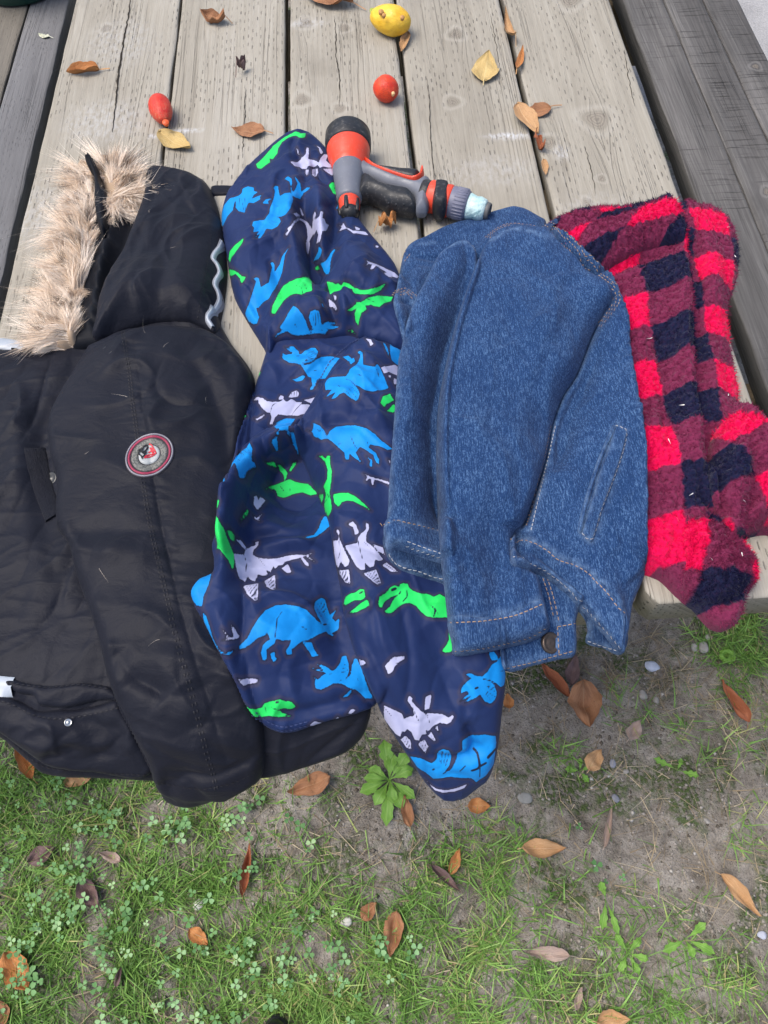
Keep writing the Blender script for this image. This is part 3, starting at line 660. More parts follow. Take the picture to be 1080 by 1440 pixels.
# hanging loop of black tape by the hood, on the table
patch('hanger_loop', parka, [(297, 263), (312, 261), (330, 262), (345, 265), (345, 275), (328, 274), (310, 275), (298, 274)], M_PARKA, hu=0.003, H=0.003, R=0.003, n=3)
# shoulder and sleeve
def pucker(w):
    D, _, _ = polydist(P2G(spline([(182, 466), (190, 520), (196, 570), (206, 640), (218, 720), (236, 800), (258, 890), (280, 970), (300, 1050), (316, 1112)], 8, False), 0.05), w, 0.05)
    return 0.0013 * np.exp(-(D / 0.011) ** 2) * wrinkle(w.X, w.S, -15, 0.03, 0.0075, 77, 1)
patch('sleeve', parka, [(126, 484), (150, 472), (182, 462), (215, 457), (244, 456), (290, 462), (325, 486), (354, 530), (348, 590), (338, 650), (338, 740), (342, 850), (352, 950), (368, 1015), (371, 1060), (368, 1094), (342, 1107), (310, 1117), (280, 1123), (252, 1123), (226, 1116), (209, 1082), (188, 1040), (165, 995), (149, 947), (144, 925), (133, 882), (107, 810), (95, 764), (80, 742), (78, 715), (80, 681), (70, 640), (66, 605), (76, 570), (100, 522)],
      M_PARKA, hu=0.028, H=0.013, R=0.011, puff=0.011, Rp=0.035, hang=True, base_sig=16, soft_edges=[[(126, 484), (182, 462), (244, 458), (290, 462)]],
      folds=[([(182, 466), (190, 520), (196, 570), (206, 640), (218, 720), (236, 800), (258, 890), (280, 970), (300, 1050), (316, 1112)], 0.0022, -0.0022, 'c', .055),
             ([(80, 735), (140, 730), (200, 745)], 0.010, -0.004, 'r', .055), ([(120, 760), (180, 770), (230, 760)], 0.012, 0.004, 'r', .055),
             ([(245, 466), (285, 520), (312, 600), (322, 680)], 0.010, -0.006, 'r', .05), ([(300, 490), (330, 550), (338, 600)], 0.012, 0.003, 'r', .05),
             ([(150, 935), (200, 950), (250, 940)], 0.012, 0.003, 'r', .05), ([(230, 1102), (290, 1108), (366, 1080)], 0.003, -0.003, 'r', .045)],
      wr=[(0.0016, 80, 0.15, 0.04, 13, 1)], cr=[(46, -8, 18, (.03, .12), (.002, .006), (.0018, .0044), 8, lambda X, S: 0.25 + sstep(-S, -0.1, 0.15)), (14, 60, 30, (.05, .1), (.004, .009), (.0014, .003), 9)],
      extra=lambda w, d: 0.0012 * sstep(-w.S, -0.06, 0.12) * wrinkle(w.X, w.S, -16, 0.09, 0.024, 14, 3) + pucker(w))
seam = [(182, 466), (190, 520), (196, 570), (206, 640), (218, 720), (236, 800), (258, 890), (280, 970), (300, 1050), (316, 1112)]
stitches('stitching', parka, [seam], M_THREAD_K, offs=(-0.0045, -0.0068), wd=0.0006)
stitches('stitching', parka, [[(222, 1100), (280, 1109), (330, 1100), (367, 1080)]], M_THREAD_K, wd=0.0005)
# round badge on the sleeve
badge = None
def badge_ring(name, r0, r1, m, lift, parent, seg=48):
    th = np.arange(seg) * 2 * np.pi / seg; ang = math.radians(-32); u1 = np.array([math.cos(ang), math.sin(ang)]) * 37; u2 = np.array([-math.sin(ang), math.cos(ang)]) * 29
    V = []; e_ = 0.012; rs = np.concatenate([[r0], np.linspace(r0 + e_, r1 - e_, max(3, int((r1 - r0) * 9) + 2)), [r1]]); lf = [lift - 0.0012 if k in (0, len(rs) - 1) and not (k == 0 and r0 == 0) else lift for k in range(len(rs))]
    for r, l in zip(rs, lf):
        px = np.array([210.5, 641]) + np.cos(th)[:, None] * u1 * r + np.sin(th)[:, None] * u2 * r
        V.append(surf(BQ(px), l)[0])
    n = len(rs); V = np.concatenate(V); i = np.arange(seg); F = np.concatenate([np.stack([k * seg + i, k * seg + (i + 1) % seg, (k + 1) * seg + (i + 1) % seg, (k + 1) * seg + i], 1) for k in range(n - 1)])
    return mesh_np(name, V, F[:, ::-1], m, parent)
def BQ(px): return PS(px, 0.05)
badge = badge_ring('badge', 0.0, 1.0, mat('badge_edge', (0.035, 0.03, 0.035), 0.5), 0.0012, parka)
tag(badge, 'round embroidered badge with pink rings and a pale centre')
badge_ring('badge_rim', 0.90, 0.965, mat('badge_silver_thread', (0.25, 0.24, 0.27), 0.5), 0.0019, badge)
badge_ring('badge_pink_ring', 0.78, 0.87, mat('badge_pink', (0.30, 0.035, 0.075), 0.5), 0.0020, badge)
mg = mat('badge_grey_green', (0.09, 0.10, 0.09), 0.5); t = NT(mg); t.col(t.mix(t.rng(t.voro(t.geo(), 700), 0.2, 0.6), (0.05, 0.06, 0.055), (0.17, 0.165, 0.15)))
badge_ring('badge_band', 0.46, 0.73, mg, 0.0018, badge)
badge_ring('badge_centre', 0.0, 0.43, mat('badge_white', (0.36, 0.38, 0.38), 0.5), 0.0020, badge)
def squiggle(name, pts, m):
    q = np.array([(170 + x / 12, 600 + y / 12) for x, y in pts], float); ribbon_p(name, badge, q, 0.0012, m)
def ribbon_p(name, parent, line_px, w0, m):
    q = resample(BQ(spline(line_px, 1.0, False)), 0.0005); L = surf(offset(q, w0 / 2), 0.0027)[0]; Rr = surf(offset(q, -w0 / 2), 0.0027)[0]; n = len(q); i = np.arange(n - 1)
    mesh_np(name, np.concatenate([L, Rr]), np.stack([i, n + i, n + i + 1, i + 1], 1), m, parent)
MBK = mat('badge_black_thread', (0.015, 0.015, 0.018), 0.5); MRD = mat('badge_red_thread', (0.45, 0.02, 0.035), 0.5)
squiggle('badge_motif', [(300, 440), (335, 405), (370, 430), (400, 370), (445, 345), (470, 370), (440, 420), (390, 450), (330, 450), (320, 490), (360, 520), (380, 575)], MBK)
squiggle('badge_motif', [(350, 430), (400, 480), (440, 450), (400, 520), (350, 540)], MBK)
squiggle('badge_motif', [(490, 320), (530, 340), (560, 390), (590, 440), (600, 480), (550, 470), (520, 410), (500, 370)], MRD)
squiggle('badge_motif', [(410, 560), (440, 520), (500, 500), (540, 490), (580, 480), (560, 510), (480, 540), (430, 550)], MRD)
squiggle('badge_motif', [(480, 470), (520, 440), (560, 450), (530, 380)], MRD)
# fur trim
def fur_mat():
    m = mat('tan_fur', rough=0.5, spec=0.3); t = NT(m); a = t.attr('along'); k = t.attr('tint')
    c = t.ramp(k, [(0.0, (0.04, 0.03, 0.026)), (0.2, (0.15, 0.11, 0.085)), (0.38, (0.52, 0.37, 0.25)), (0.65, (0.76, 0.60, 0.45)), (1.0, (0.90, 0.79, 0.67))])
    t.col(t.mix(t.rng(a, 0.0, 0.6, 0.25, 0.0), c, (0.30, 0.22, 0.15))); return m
M_FUR = fur_mat(); M_FURB = mat('fur_backing', (0.36, 0.265, 0.185), 0.9, 0.1)
FL = [(101, 484), (106, 440), (110, 411), (121, 353), (131, 298), (131, 250), (122, 224), (108, 236), (103, 270), (99, 305), (86, 350), (72, 395), (58, 440), (50, 470), (60, 486)]
patch('fur_band', parka, FL, M_FURB, hu=0.014, H=0.011, R=0.010, puff=0.003, wr=[(0.003, 40, 0.02, 0.012, 15, 1)])
FR = [(133, 226), (148, 219), (168, 228), (187, 246), (194, 264), (184, 280), (166, 287), (153, 296), (146, 262)]
patch('fur_band', parka, FR, M_FURB, hu=0.022, H=0.009, R=0.010, puff=0.003, wr=[(0.002, 40, 0.02, 0.012, 16, 1)])
def in_poly(poly, n):
    poly = np.asarray(poly, float); lo, hi = poly.min(0), poly.max(0); out = []
    while len(out) < n:
        q = RNG.uniform(lo, hi, (n, 2)); c = np.zeros(n, bool)
        for k in range(len(poly)):
            a, b = poly[k], poly[(k + 1) % len(poly)]
            with np.errstate(divide='ignore', invalid='ignore'):
                c ^= ((a[1] > q[:, 1]) != (b[1] > q[:, 1])) & (q[:, 0] < (b[0] - a[0]) * (q[:, 1] - a[1]) / (b[1] - a[1]) + a[0])
        out += list(q[c])
    return np.array(out[:n])
def fur(poly, n, dirfun, L0, L1, name, seed):
    """tufts: hairs share the direction, bend and tint of their tuft and close towards its tip"""
    poly_g = P2G(poly, 0.022); q = in_poly(poly_g, n); nt = max(40, n // 75); ctr = in_poly(poly_g, nt); ti = np.zeros(n, int)
    for a in range(0, n, 2000): ti[a:a + 2000] = (((q[a:a + 2000, None] - ctr[None]) ** 2).sum(-1)).argmin(1)
    r = np.random.default_rng(seed); ang_t, up_t = dirfun(ctr); ang_t = ang_t + r.normal(0, 0.5, nt); up_t = np.clip(up_t + r.normal(0, 0.22, nt), 0.05, 1.2)
    L_t = r.uniform(L0, L1, nt); tint_t = np.clip(r.normal(0.84, 0.15, nt), 0.0, 1); bend_t = np.stack([r.normal(0, .45, nt), r.normal(0, .45, nt), r.uniform(-0.5, 0.05, nt)], 1); dark = r.random(nt) < 0.10; tint_t[dark] *= 0.25
    Pw, a, b, nn = surf(q, -0.002); pc_, *_ = surf(ctr, 0.0); ang = ang_t[ti] + r.normal(0, 0.17, n); L = L_t[ti] * r.uniform(0.55, 1.1, n)
    d = np.stack([np.cos(ang), np.sin(ang), up_t[ti] + r.normal(0, .12, n)], 1); toward = pc_[ti] - Pw; toward[:, 2] = 0
    bend = bend_t[ti] * 0.7 + r.normal(0, .13, (n, 3)) + toward / L[:, None] * 0.85
    tint = np.clip(tint_t[ti] + r.normal(0, 0.13, n), 0, 1); loose = r.random(n) < 0.06; L[loose] *= 1.25
    return strands(name, parka, Pw, d, L, r.uniform(0.00035, 0.00075, n), M_FUR, 7, bend, tint)
q00 = P2G([(130, 235)], 0.03)[0]; qa = P2G([(110, 300), (60, 470)], 0.02)
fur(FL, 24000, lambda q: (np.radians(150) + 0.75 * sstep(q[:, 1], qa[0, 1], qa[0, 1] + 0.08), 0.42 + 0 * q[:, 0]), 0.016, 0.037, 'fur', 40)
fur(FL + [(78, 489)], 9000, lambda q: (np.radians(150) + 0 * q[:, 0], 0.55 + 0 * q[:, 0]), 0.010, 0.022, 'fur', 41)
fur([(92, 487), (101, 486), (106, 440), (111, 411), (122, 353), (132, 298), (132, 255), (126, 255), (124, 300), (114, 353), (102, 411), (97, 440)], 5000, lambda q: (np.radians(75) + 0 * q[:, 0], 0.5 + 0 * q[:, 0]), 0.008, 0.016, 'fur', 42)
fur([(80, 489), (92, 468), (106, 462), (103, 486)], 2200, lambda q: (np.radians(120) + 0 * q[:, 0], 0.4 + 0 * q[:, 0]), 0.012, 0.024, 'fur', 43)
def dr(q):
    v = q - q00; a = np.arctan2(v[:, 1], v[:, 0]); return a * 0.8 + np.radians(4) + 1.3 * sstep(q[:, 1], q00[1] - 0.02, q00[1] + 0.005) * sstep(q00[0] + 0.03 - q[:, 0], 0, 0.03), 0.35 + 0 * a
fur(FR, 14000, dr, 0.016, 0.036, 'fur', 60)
patch('hood_edge', parka, [(120, 226), (125, 219), (131, 224), (139, 240), (148, 268), (152, 298), (146, 330), (138, 318), (133, 285), (132, 250)], M_PARKA_IN, hu=0.03, H=0.013, R=0.006, n=4)
ribbon('neck_tape', parka, [(-40, 478), (-10, 484), (14, 486), (40, 489)], 0.014, M_TAPE_W, lift=0.003)

mh = mat('pale_hair', (0.55, 0.48, 0.40), 0.6, 0.2)
hq = PS([(150, 490), (158, 496), (172, 480), (205, 470), (230, 490), (120, 640), (180, 560), (140, 800), (210, 300), (240, 350), (225, 900), (290, 560)]); Pw, a, b, nn = surf(hq, 0.0012)
strands('hairs', parka, Pw, RNG.normal(0, 1, (len(Pw), 3)) * np.array([1, 1, .05]), RNG.uniform(0.005, 0.010, len(Pw)), 0.00018, mh, 7, RNG.normal(0, .8, (len(Pw), 3)) * np.array([1, 1, 0.02]))

# ================================================================== printed dinosaur jacket
ZO = dict(A=(300, 180), B=(390, 260), C=(310, 420), D=(400, 440), E=(270, 590), F=(390, 580), G=(260, 790), H=(380, 800), I=(460, 720), J=(540, 880))
def zp(z, s):
    v = np.array([float(k) for k in s.split()]).reshape(-1, 2); return v / 6.0 + np.array(ZO[z], float)
HOOD_P = [
 ('g','A','370 330 360 300 400 265 430 235 460 200 500 150 560 100 620 60 690 28 780 40 775 75 740 85 700 60 640 75 580 110 545 170 540 210 500 260 470 250 480 285 440 310 400 345'),
 ('b','A','62 800 65 730 85 650 140 590 215 570 240 545 245 510 290 490 340 500 345 530 375 540 340 565 325 595 410 560 390 585 400 600 340 632 295 630 270 690 265 712 215 700 188 670 190 600 175 640 165 690 120 740 80 820'),
 ('b','A','520 485 545 490 555 545 560 575 600 550 650 545 665 570 675 600 650 680 610 735 570 750 530 745 560 765 568 790 545 830 500 855 445 850 425 890 395 930 375 930 400 880 345 935 385 870 335 880 345 840 325 825 335 790 380 780 430 775 470 720 480 670 500 620 515 570 520 530 508 505'),
 ('b','A','600 430 625 405 660 425 665 470 655 495 670 540 690 520 710 470 680 400 700 420 735 470 742 540 765 520 790 500 825 500 790 530 760 550 735 600 700 590 665 570 655 535 650 480 640 450'),
 ('b','A','415 635 440 600 500 595 460 615 470 640 440 640'),
 ('w','A','650 285 665 280 700 290 740 265 745 240 710 215 700 160 715 185 725 225 755 245 780 220 785 165 805 165 805 220 800 260 850 270 890 290 905 250 940 215 970 225 950 270 985 305 1045 310 1050 330 980 335 930 320 900 335 880 310 850 330 800 320 790 340 750 340 720 320 690 325'),
 ('w','A','780 350 805 350 800 390 785 400 778 375'), ('w','A','830 345 880 340 885 370 855 410 835 390'), ('w','A','920 345 1010 340 1010 400 985 390'), ('w','A','860 140 900 160 925 200 910 225 895 195 890 165'),
 ('g','A','975 480 1000 455 1060 465 1058 500 1010 500 1060 525 1040 565 1010 545'),
 ('b','B','505 105 540 135 620 225 560 180 530 160 520 195 498 200 510 150'),
 ('w','A','605 895 635 870 625 850 655 830 680 785 720 760 760 770 800 800 820 830 835 860 845 890 830 920 810 950 815 980 800 1060 785 1050 780 970 795 920 790 850 770 800 730 775 690 800 660 850 640 880 620 910'),
 ('w','A','670 725 700 712 740 740 700 745'), ('w','A','725 665 745 690 765 745 745 735'),
 ('w','A','840 770 870 765 900 745 940 770 950 810 980 815 950 870 920 870 900 960 870 975 885 900 870 860 850 900 830 880'),
 ('w','A','855 700 870 730 850 770 840 750'), ('w','A','905 705 930 710 920 760 895 750'),
 ('g','A','255 930 250 960 200 1030 150 1090 140 1130 125 1100 135 1040 180 990'),
 ('g','A','125 1180 170 1200 200 1215 240 1250 275 1255 250 1300 235 1310 225 1270 190 1230 150 1245 128 1225'),
 ('b','A','640 1005 605 1070 595 1130 580 1220 540 1320 490 1400 470 1440 420 1470 380 1515 360 1515 370 1550 385 1590 370 1650 340 1655 300 1635 265 1570 300 1480 330 1390 350 1330 360 1290 335 1275 360 1258 385 1270 400 1340 440 1320 470 1300 480 1240 495 1170 480 1140 500 1128 515 1150 515 1220 560 1150 580 1080'),
 ('g','A','490 1550 500 1500 535 1430 550 1390 590 1330 640 1300 700 1275 760 1260 830 1255 830 1320 835 1380 780 1390 740 1410 690 1400 650 1410 600 1450 550 1520 520 1570 500 1565'),
 ('b','B','350 515 375 545 370 590 345 630 300 640 325 600 345 560'), ('b','B','525 540 490 540 465 580 450 640 445 690 430 740 390 720 360 660 400 650 430 610 455 560 480 535'),
 ('g','B','320 690 345 680 360 710 345 720 318 705'),
 ('g','B','415 815 470 825 490 840 515 830 540 850 560 820 600 830 650 870 690 890 750 890 830 870 920 830 870 890 800 925 750 925 650 920 620 895 560 890 530 905 480 915 445 925 430 870'),
 ('g','B','590 1060 660 1010 670 985 700 995 770 950 850 935 975 945 960 980 900 1000 860 1030 820 1025 790 1010 740 1020 755 1050 710 1080 690 1140 685 1190 660 1150 650 1090 670 1040 620 1065'),
 ('w','B','510 325 545 345 555 315 580 355 640 385 700 385 745 390 770 420 700 410 640 405 580 365 520 380 540 355'), ('w','B','655 345 700 365 690 380 660 375'), ('w','B','828 502 855 510 848 528 828 522'),
 ('w','B','740 690 765 660 745 635 780 655 800 660 870 680 930 710 990 735 1025 760 1010 775 960 760 900 720 835 690 800 715 780 720 800 675 770 670'), ('w','B','900 735 935 740 970 770 920 765'),
 ('b','C','495 245 540 185 580 110 615 65 650 80 690 130 720 190 745 260 790 270 755 200 745 150 760 105 800 95 830 105 845 160 850 210 880 195 975 200 960 215 910 222 1005 235 960 255 890 262 905 285 880 295 800 290 700 305 640 305 600 300 560 275 500 300 460 330 480 295 530 265'),
 ('g','B','595 1230 630 1225 665 1260 630 1245'), ('w','B','430 955 465 985 490 1010 510 1060 490 1060 470 1030 440 1030'), ('w','B','470 930 500 940 500 975 485 970'), ('b','B','370 990 400 1045 380 1030')]
BODY_P = [
 ('b','C','540 400 590 425 575 400 620 400 660 445 665 465 690 460 720 430 760 410 800 410 822 440 810 490 770 530 720 545 690 540 710 560 760 550 800 520 850 490 940 485 1005 500 970 560 920 620 890 670 850 670 815 680 800 740 770 770 750 765 775 730 765 660 740 655 710 610 680 560 640 545 580 540 545 520 520 495 525 450 550 470 600 465 610 455 560 420'),
 ('b','C','605 680 650 670 690 645 720 650 690 690 640 697'),
 ('w','C','275 830 310 825 360 840 390 865 440 870 500 870 530 850 560 870 600 840 640 870 690 870 680 890 740 890 800 905 840 895 870 910 840 930 760 935 730 965 690 975 650 990 600 985 540 985 490 975 460 1000 440 1060 415 1060 430 1000 420 960 390 960 350 920 320 880 320 855 280 845'),
 ('w','C','570 830 600 785 645 770 665 800 650 825 600 830'), ('w','C','485 855 505 810 530 820 535 845'), ('w','C','695 850 750 845 808 825 790 870 770 885'), ('w','C','275 1005 310 1010 370 975 380 985 310 1025'),
 ('g','C','170 1010 190 970 220 985 195 1000'), ('g','C','312 625 330 600 335 612 322 635'),
 ('b','E','685 60 720 20 790 -10 870 -10 830 50 800 120 835 150 830 200 790 235 740 230 670 195 690 160 730 130 740 100'), ('b','E','820 215 870 200 890 240 900 280 880 260'),
 ('b','E','225 610 215 590 290 500 310 450 340 370 370 315 430 260 490 215 510 240 505 350 535 370 540 395 500 410 465 440 440 490 395 495 395 460 380 420 345 430 310 490 295 570 240 640'),
 ('g','E','615 360 660 365 690 355 720 385 770 405 805 440 795 490 780 510 770 460 720 400 650 385'),
 ('g','E','615 590 660 560 720 540 760 525 820 500 900 530 980 540 1060 620 1000 635 930 610 870 620 820 640 770 655 720 640 710 600 690 580 650 580'), ('g','E','820 420 850 370 890 350 850 410 830 440'),
 ('w','E','525 650 550 640 560 680 580 650 620 680 590 720 555 765 520 720'), ('w','E','510 800 545 830 590 795 560 840 580 860 530 835'),
 ('g','E','250 735 240 800 215 850 225 780'), ('g','E','400 865 440 800 465 760 485 775 440 830'),
 ('g','E','225 870 270 920 300 1010 330 1080 355 1140 355 1250 340 1260 310 1190 270 1140 240 1100 215 1100 225 1030 210 1020 215 960'), ('g','E','300 940 340 935 360 985 350 1030 320 1010'),
 ('w','E','350 1130 440 1140 450 1100 500 1070 540 1055 525 1030 560 1025 560 1060 520 1100 510 1140 560 1165 640 1175 720 1170 820 1145 900 1140 960 1145 1015 1125 980 1150 1040 1200 1010 1190 960 1155 930 1160 980 1210 990 1245 950 1220 915 1165 850 1180 780 1200 770 1225 730 1230 700 1260 690 1230 660 1290 620 1260 640 1310 600 1320 560 1305 530 1365 490 1350 470 1320 450 1370 400 1340 380 1280'),
 ('w','E','610 1360 700 1310 705 1430 680 1440 630 1410'), ('w','E','755 1255 810 1215 840 1290 800 1295'), ('w','G','490 205 620 180 615 320 590 330 530 280'), ('w','E','370 1015 410 1015 460 1085 440 1095 400 1045'),
 ('b','G','50 240 120 160 235 120 200 200 160 290 145 380 100 370 60 320'), ('b','G','150 430 180 460 210 550 240 650 290 740 340 775 415 745 380 785 310 780 260 720 200 600 160 520'),
 ('w','G','305 665 370 645 310 570 340 590 385 645 410 630 390 530 420 560 445 610 460 620 455 645 380 660'),
 ('b','G','455 740 460 710 530 640 570 560 620 480 680 410 760 370 850 360 950 375 1020 400 1060 440 1120 500 1165 540 1150 510 1120 460 1090 390 1095 340 1150 300 1185 320 1195 370 1210 410 1220 450 1280 395 1250 455 1240 470 1270 500 1300 475 1302 530 1295 570 1260 590 1250 630 1210 610 1195 590 1140 605 1090 635 1040 660 990 670 940 710 900 740 905 780 860 785 850 750 885 700 895 660 820 665 770 650 755 690 690 740 690 830 655 830 640 770 660 700 720 650 690 590 680 620 620 640 560 690 500 730'),
 ('b','H','270 620 350 620 370 680 410 735 350 740 330 700'), ('b','H','0 710 40 700 40 740 65 760 30 785 10 760'),
 ('w','G','435 980 470 995 530 985 560 985 620 990 610 1020 560 1030 515 1030 505 1050 470 1020'),
 ('g','G','495 1190 545 1240 600 1245 650 1230 670 1195 720 1180 760 1170 800 1160 840 1175 900 1180 935 1220 900 1245 840 1235 790 1245 820 1275 900 1300 800 1310 700 1300 640 1310 580 1305 540 1270'),
 ('b','H','345 835 420 850 460 865 400 805 450 815 525 860 550 850 590 790 605 735 640 735 660 790 665 870 640 925 590 940 640 930 680 890 690 810 710 755 740 760 770 840 800 930 830 1020 870 1095 800 1095 770 1060 720 1020 660 1000 600 970 540 965 490 990 430 1020 385 1010 375 970 380 945 365 905 400 935 450 895 470 880 400 860'), ('b','H','605 1080 640 1060 680 1015 690 1035 660 1075 620 1085'),
 ('w','H','330 1325 375 1285 430 1300 440 1315 390 1335'), ('w','H','550 1275 570 1245 590 1270'), ('w','H','645 1230 690 1180 720 1190 690 1220'),
 ('b','F','430 880 460 940 390 1000 330 1045 260 1060 230 1050 310 1030 350 970 370 910 400 870')]
SLEEVE_P = [
 ('b','D','340 600 360 560 400 545 440 540 520 535 555 480 600 455 625 410 640 370 620 330 640 318 660 345 665 440 720 450 765 455 780 430 805 460 840 540 880 635 820 655 740 665 680 655 640 630 560 580 610 630 635 680 625 730 600 742 560 720 500 670 470 685 430 720 395 730 430 670 345 715 400 650 345 650'), ('b','D','485 370 540 362 600 410 560 440 530 400'),
 ('b','D','890 260 930 225 1040 250 1040 330 1000 460 940 430 905 400 890 340'), ('b','D','830 250 850 260 875 310 880 370 850 300'),
 ('w','D','815 460 880 450 930 435 1000 480 1010 540 930 520 880 500 840 515'), ('w','D','875 525 900 530 890 565'), ('w','D','925 550 965 570 935 615 920 590'), ('w','D','680 218 730 230 750 265 725 280 715 250'),
 ('g','D','810 760 830 710 890 685 925 740 860 770 840 800'), ('g','D','865 830 920 770 965 800 920 840'),
 ('b','D','190 985 235 1000 245 960 240 930 290 945 330 985 360 1040 380 1000 430 965 520 950 600 950 690 975 760 1020 830 1090 920 1150 870 1155 800 1125 720 1110 715 1140 770 1180 800 1240 795 1280 775 1265 750 1200 690 1160 640 1130 600 1180 650 1265 600 1230 545 1185 545 1240 515 1240 505 1180 450 1130 400 1085 360 1060 310 1070 250 1040 235 1010'), ('b','D','690 1205 740 1245 740 1300 715 1290 725 1250'),
 ('g','F','335 365 380 365 405 385 430 360 445 365 445 440 460 500 455 580 440 680 460 790 455 830 430 880 400 830 395 770 410 690 390 620 420 560 425 480 400 410 370 385'), ('g','F','470 690 530 680 600 680 660 710 720 760 790 830 720 790 640 750 590 745 545 755 515 800 480 760'), ('g','F','340 690 385 690 390 720 375 760'),
 ('w','F','730 515 790 545 860 560 950 590 945 610 870 580 820 565 810 615 795 610 790 560 770 560 755 580 745 575 760 545'), ('w','F','930 395 955 410 950 430'),
 ('w','I','150 285 240 265 255 260 260 215 300 170 330 150 325 90 350 100 355 140 330 190 330 250 370 280 420 330 450 370 475 400 440 415 405 400 395 460 360 470 320 430 320 490 280 490 240 450 190 360'), ('w','I','305 520 415 485 455 600 420 615'), ('w','I','465 450 500 425 600 505 540 505'), ('w','I','170 100 220 80 250 120 270 185 235 190 220 130'), ('w','I','385 270 470 300 485 360 430 330'),
 ('w','I','50 240 95 240 100 200 70 150 100 150 110 240 150 330 190 410 180 450 150 465 115 415 95 470 75 440 60 340'), ('w','I','88 495 185 485 195 610 150 590'),
 ('g','I','140 780 150 720 200 690 240 680 280 650 310 655 325 720 290 745 230 745 160 785'), ('g','I','180 850 240 810 300 760 340 740 360 790 300 820 240 850'),
 ('g','I','430 770 445 715 500 680 530 640 570 620 610 635 615 610 640 600 680 605 690 640 720 660 760 680 800 690 850 690 900 715 950 690 1000 720 1040 780 1040 890 960 890 900 890 840 880 790 840 750 790 690 765 640 775 590 810 550 850 500 850 480 840 530 800 560 740 610 690 540 720 490 750 460 810 440 805'), ('g','J','545 55 575 60 600 190 560 220 515 225 490 215 530 160 550 110'),
 ('w','I','490 1300 530 1250 570 1220 600 1220 650 1215 655 1240 610 1265 580 1290 550 1350 515 1370'), ('w','I','265 1240 320 1260 330 1285 280 1295'),
 ('w','J','0 670 60 700 150 740 170 790 200 770 260 760 240 690 195 630 210 590 240 610 235 640 290 700 340 740 370 770 360 735 420 740 490 745 540 775 580 755 590 770 560 815 530 830 470 820 410 850 380 890 350 880 360 920 320 920 295 970 260 965 230 900 190 870 180 900 150 890 140 940 100 920 50 860 0 790'), ('w','J','350 600 400 580 400 610 380 700 340 715'),
 ('w','J','140 965 180 930 225 970 230 1045 190 1030'), ('w','J','285 1000 340 960 375 1020 350 1080'), ('w','J','370 930 400 895 440 970 420 975'), ('w','J','425 860 450 845 465 900'),
 ('b','J','645 570 660 520 690 480 740 440 690 410 730 400 770 420 830 430 880 380 910 330 960 300 990 250 1020 330 1030 420 1020 500 990 520 950 490 880 455 930 500 955 570 940 620 900 660 850 640 810 580 770 610 680 650 740 585 640 640 720 570 700 550'), ('b','J','880 225 930 215 970 280 910 295'),
 ('b','J','215 1105 310 1120 400 1160 440 1130 460 1060 500 1040 550 1055 570 1110 550 1180 510 1240 560 1220 600 1150 630 1080 660 1050 660 970 720 930 850 920 945 935 950 1000 940 1080 930 1180 860 1270 780 1325 740 1290 640 1285 560 1275 480 1290 420 1300 350 1240 280 1200'),
 ('w','J','350 1310 400 1350 450 1380 540 1390 620 1370 700 1340 680 1370 600 1400 500 1410 430 1390')]
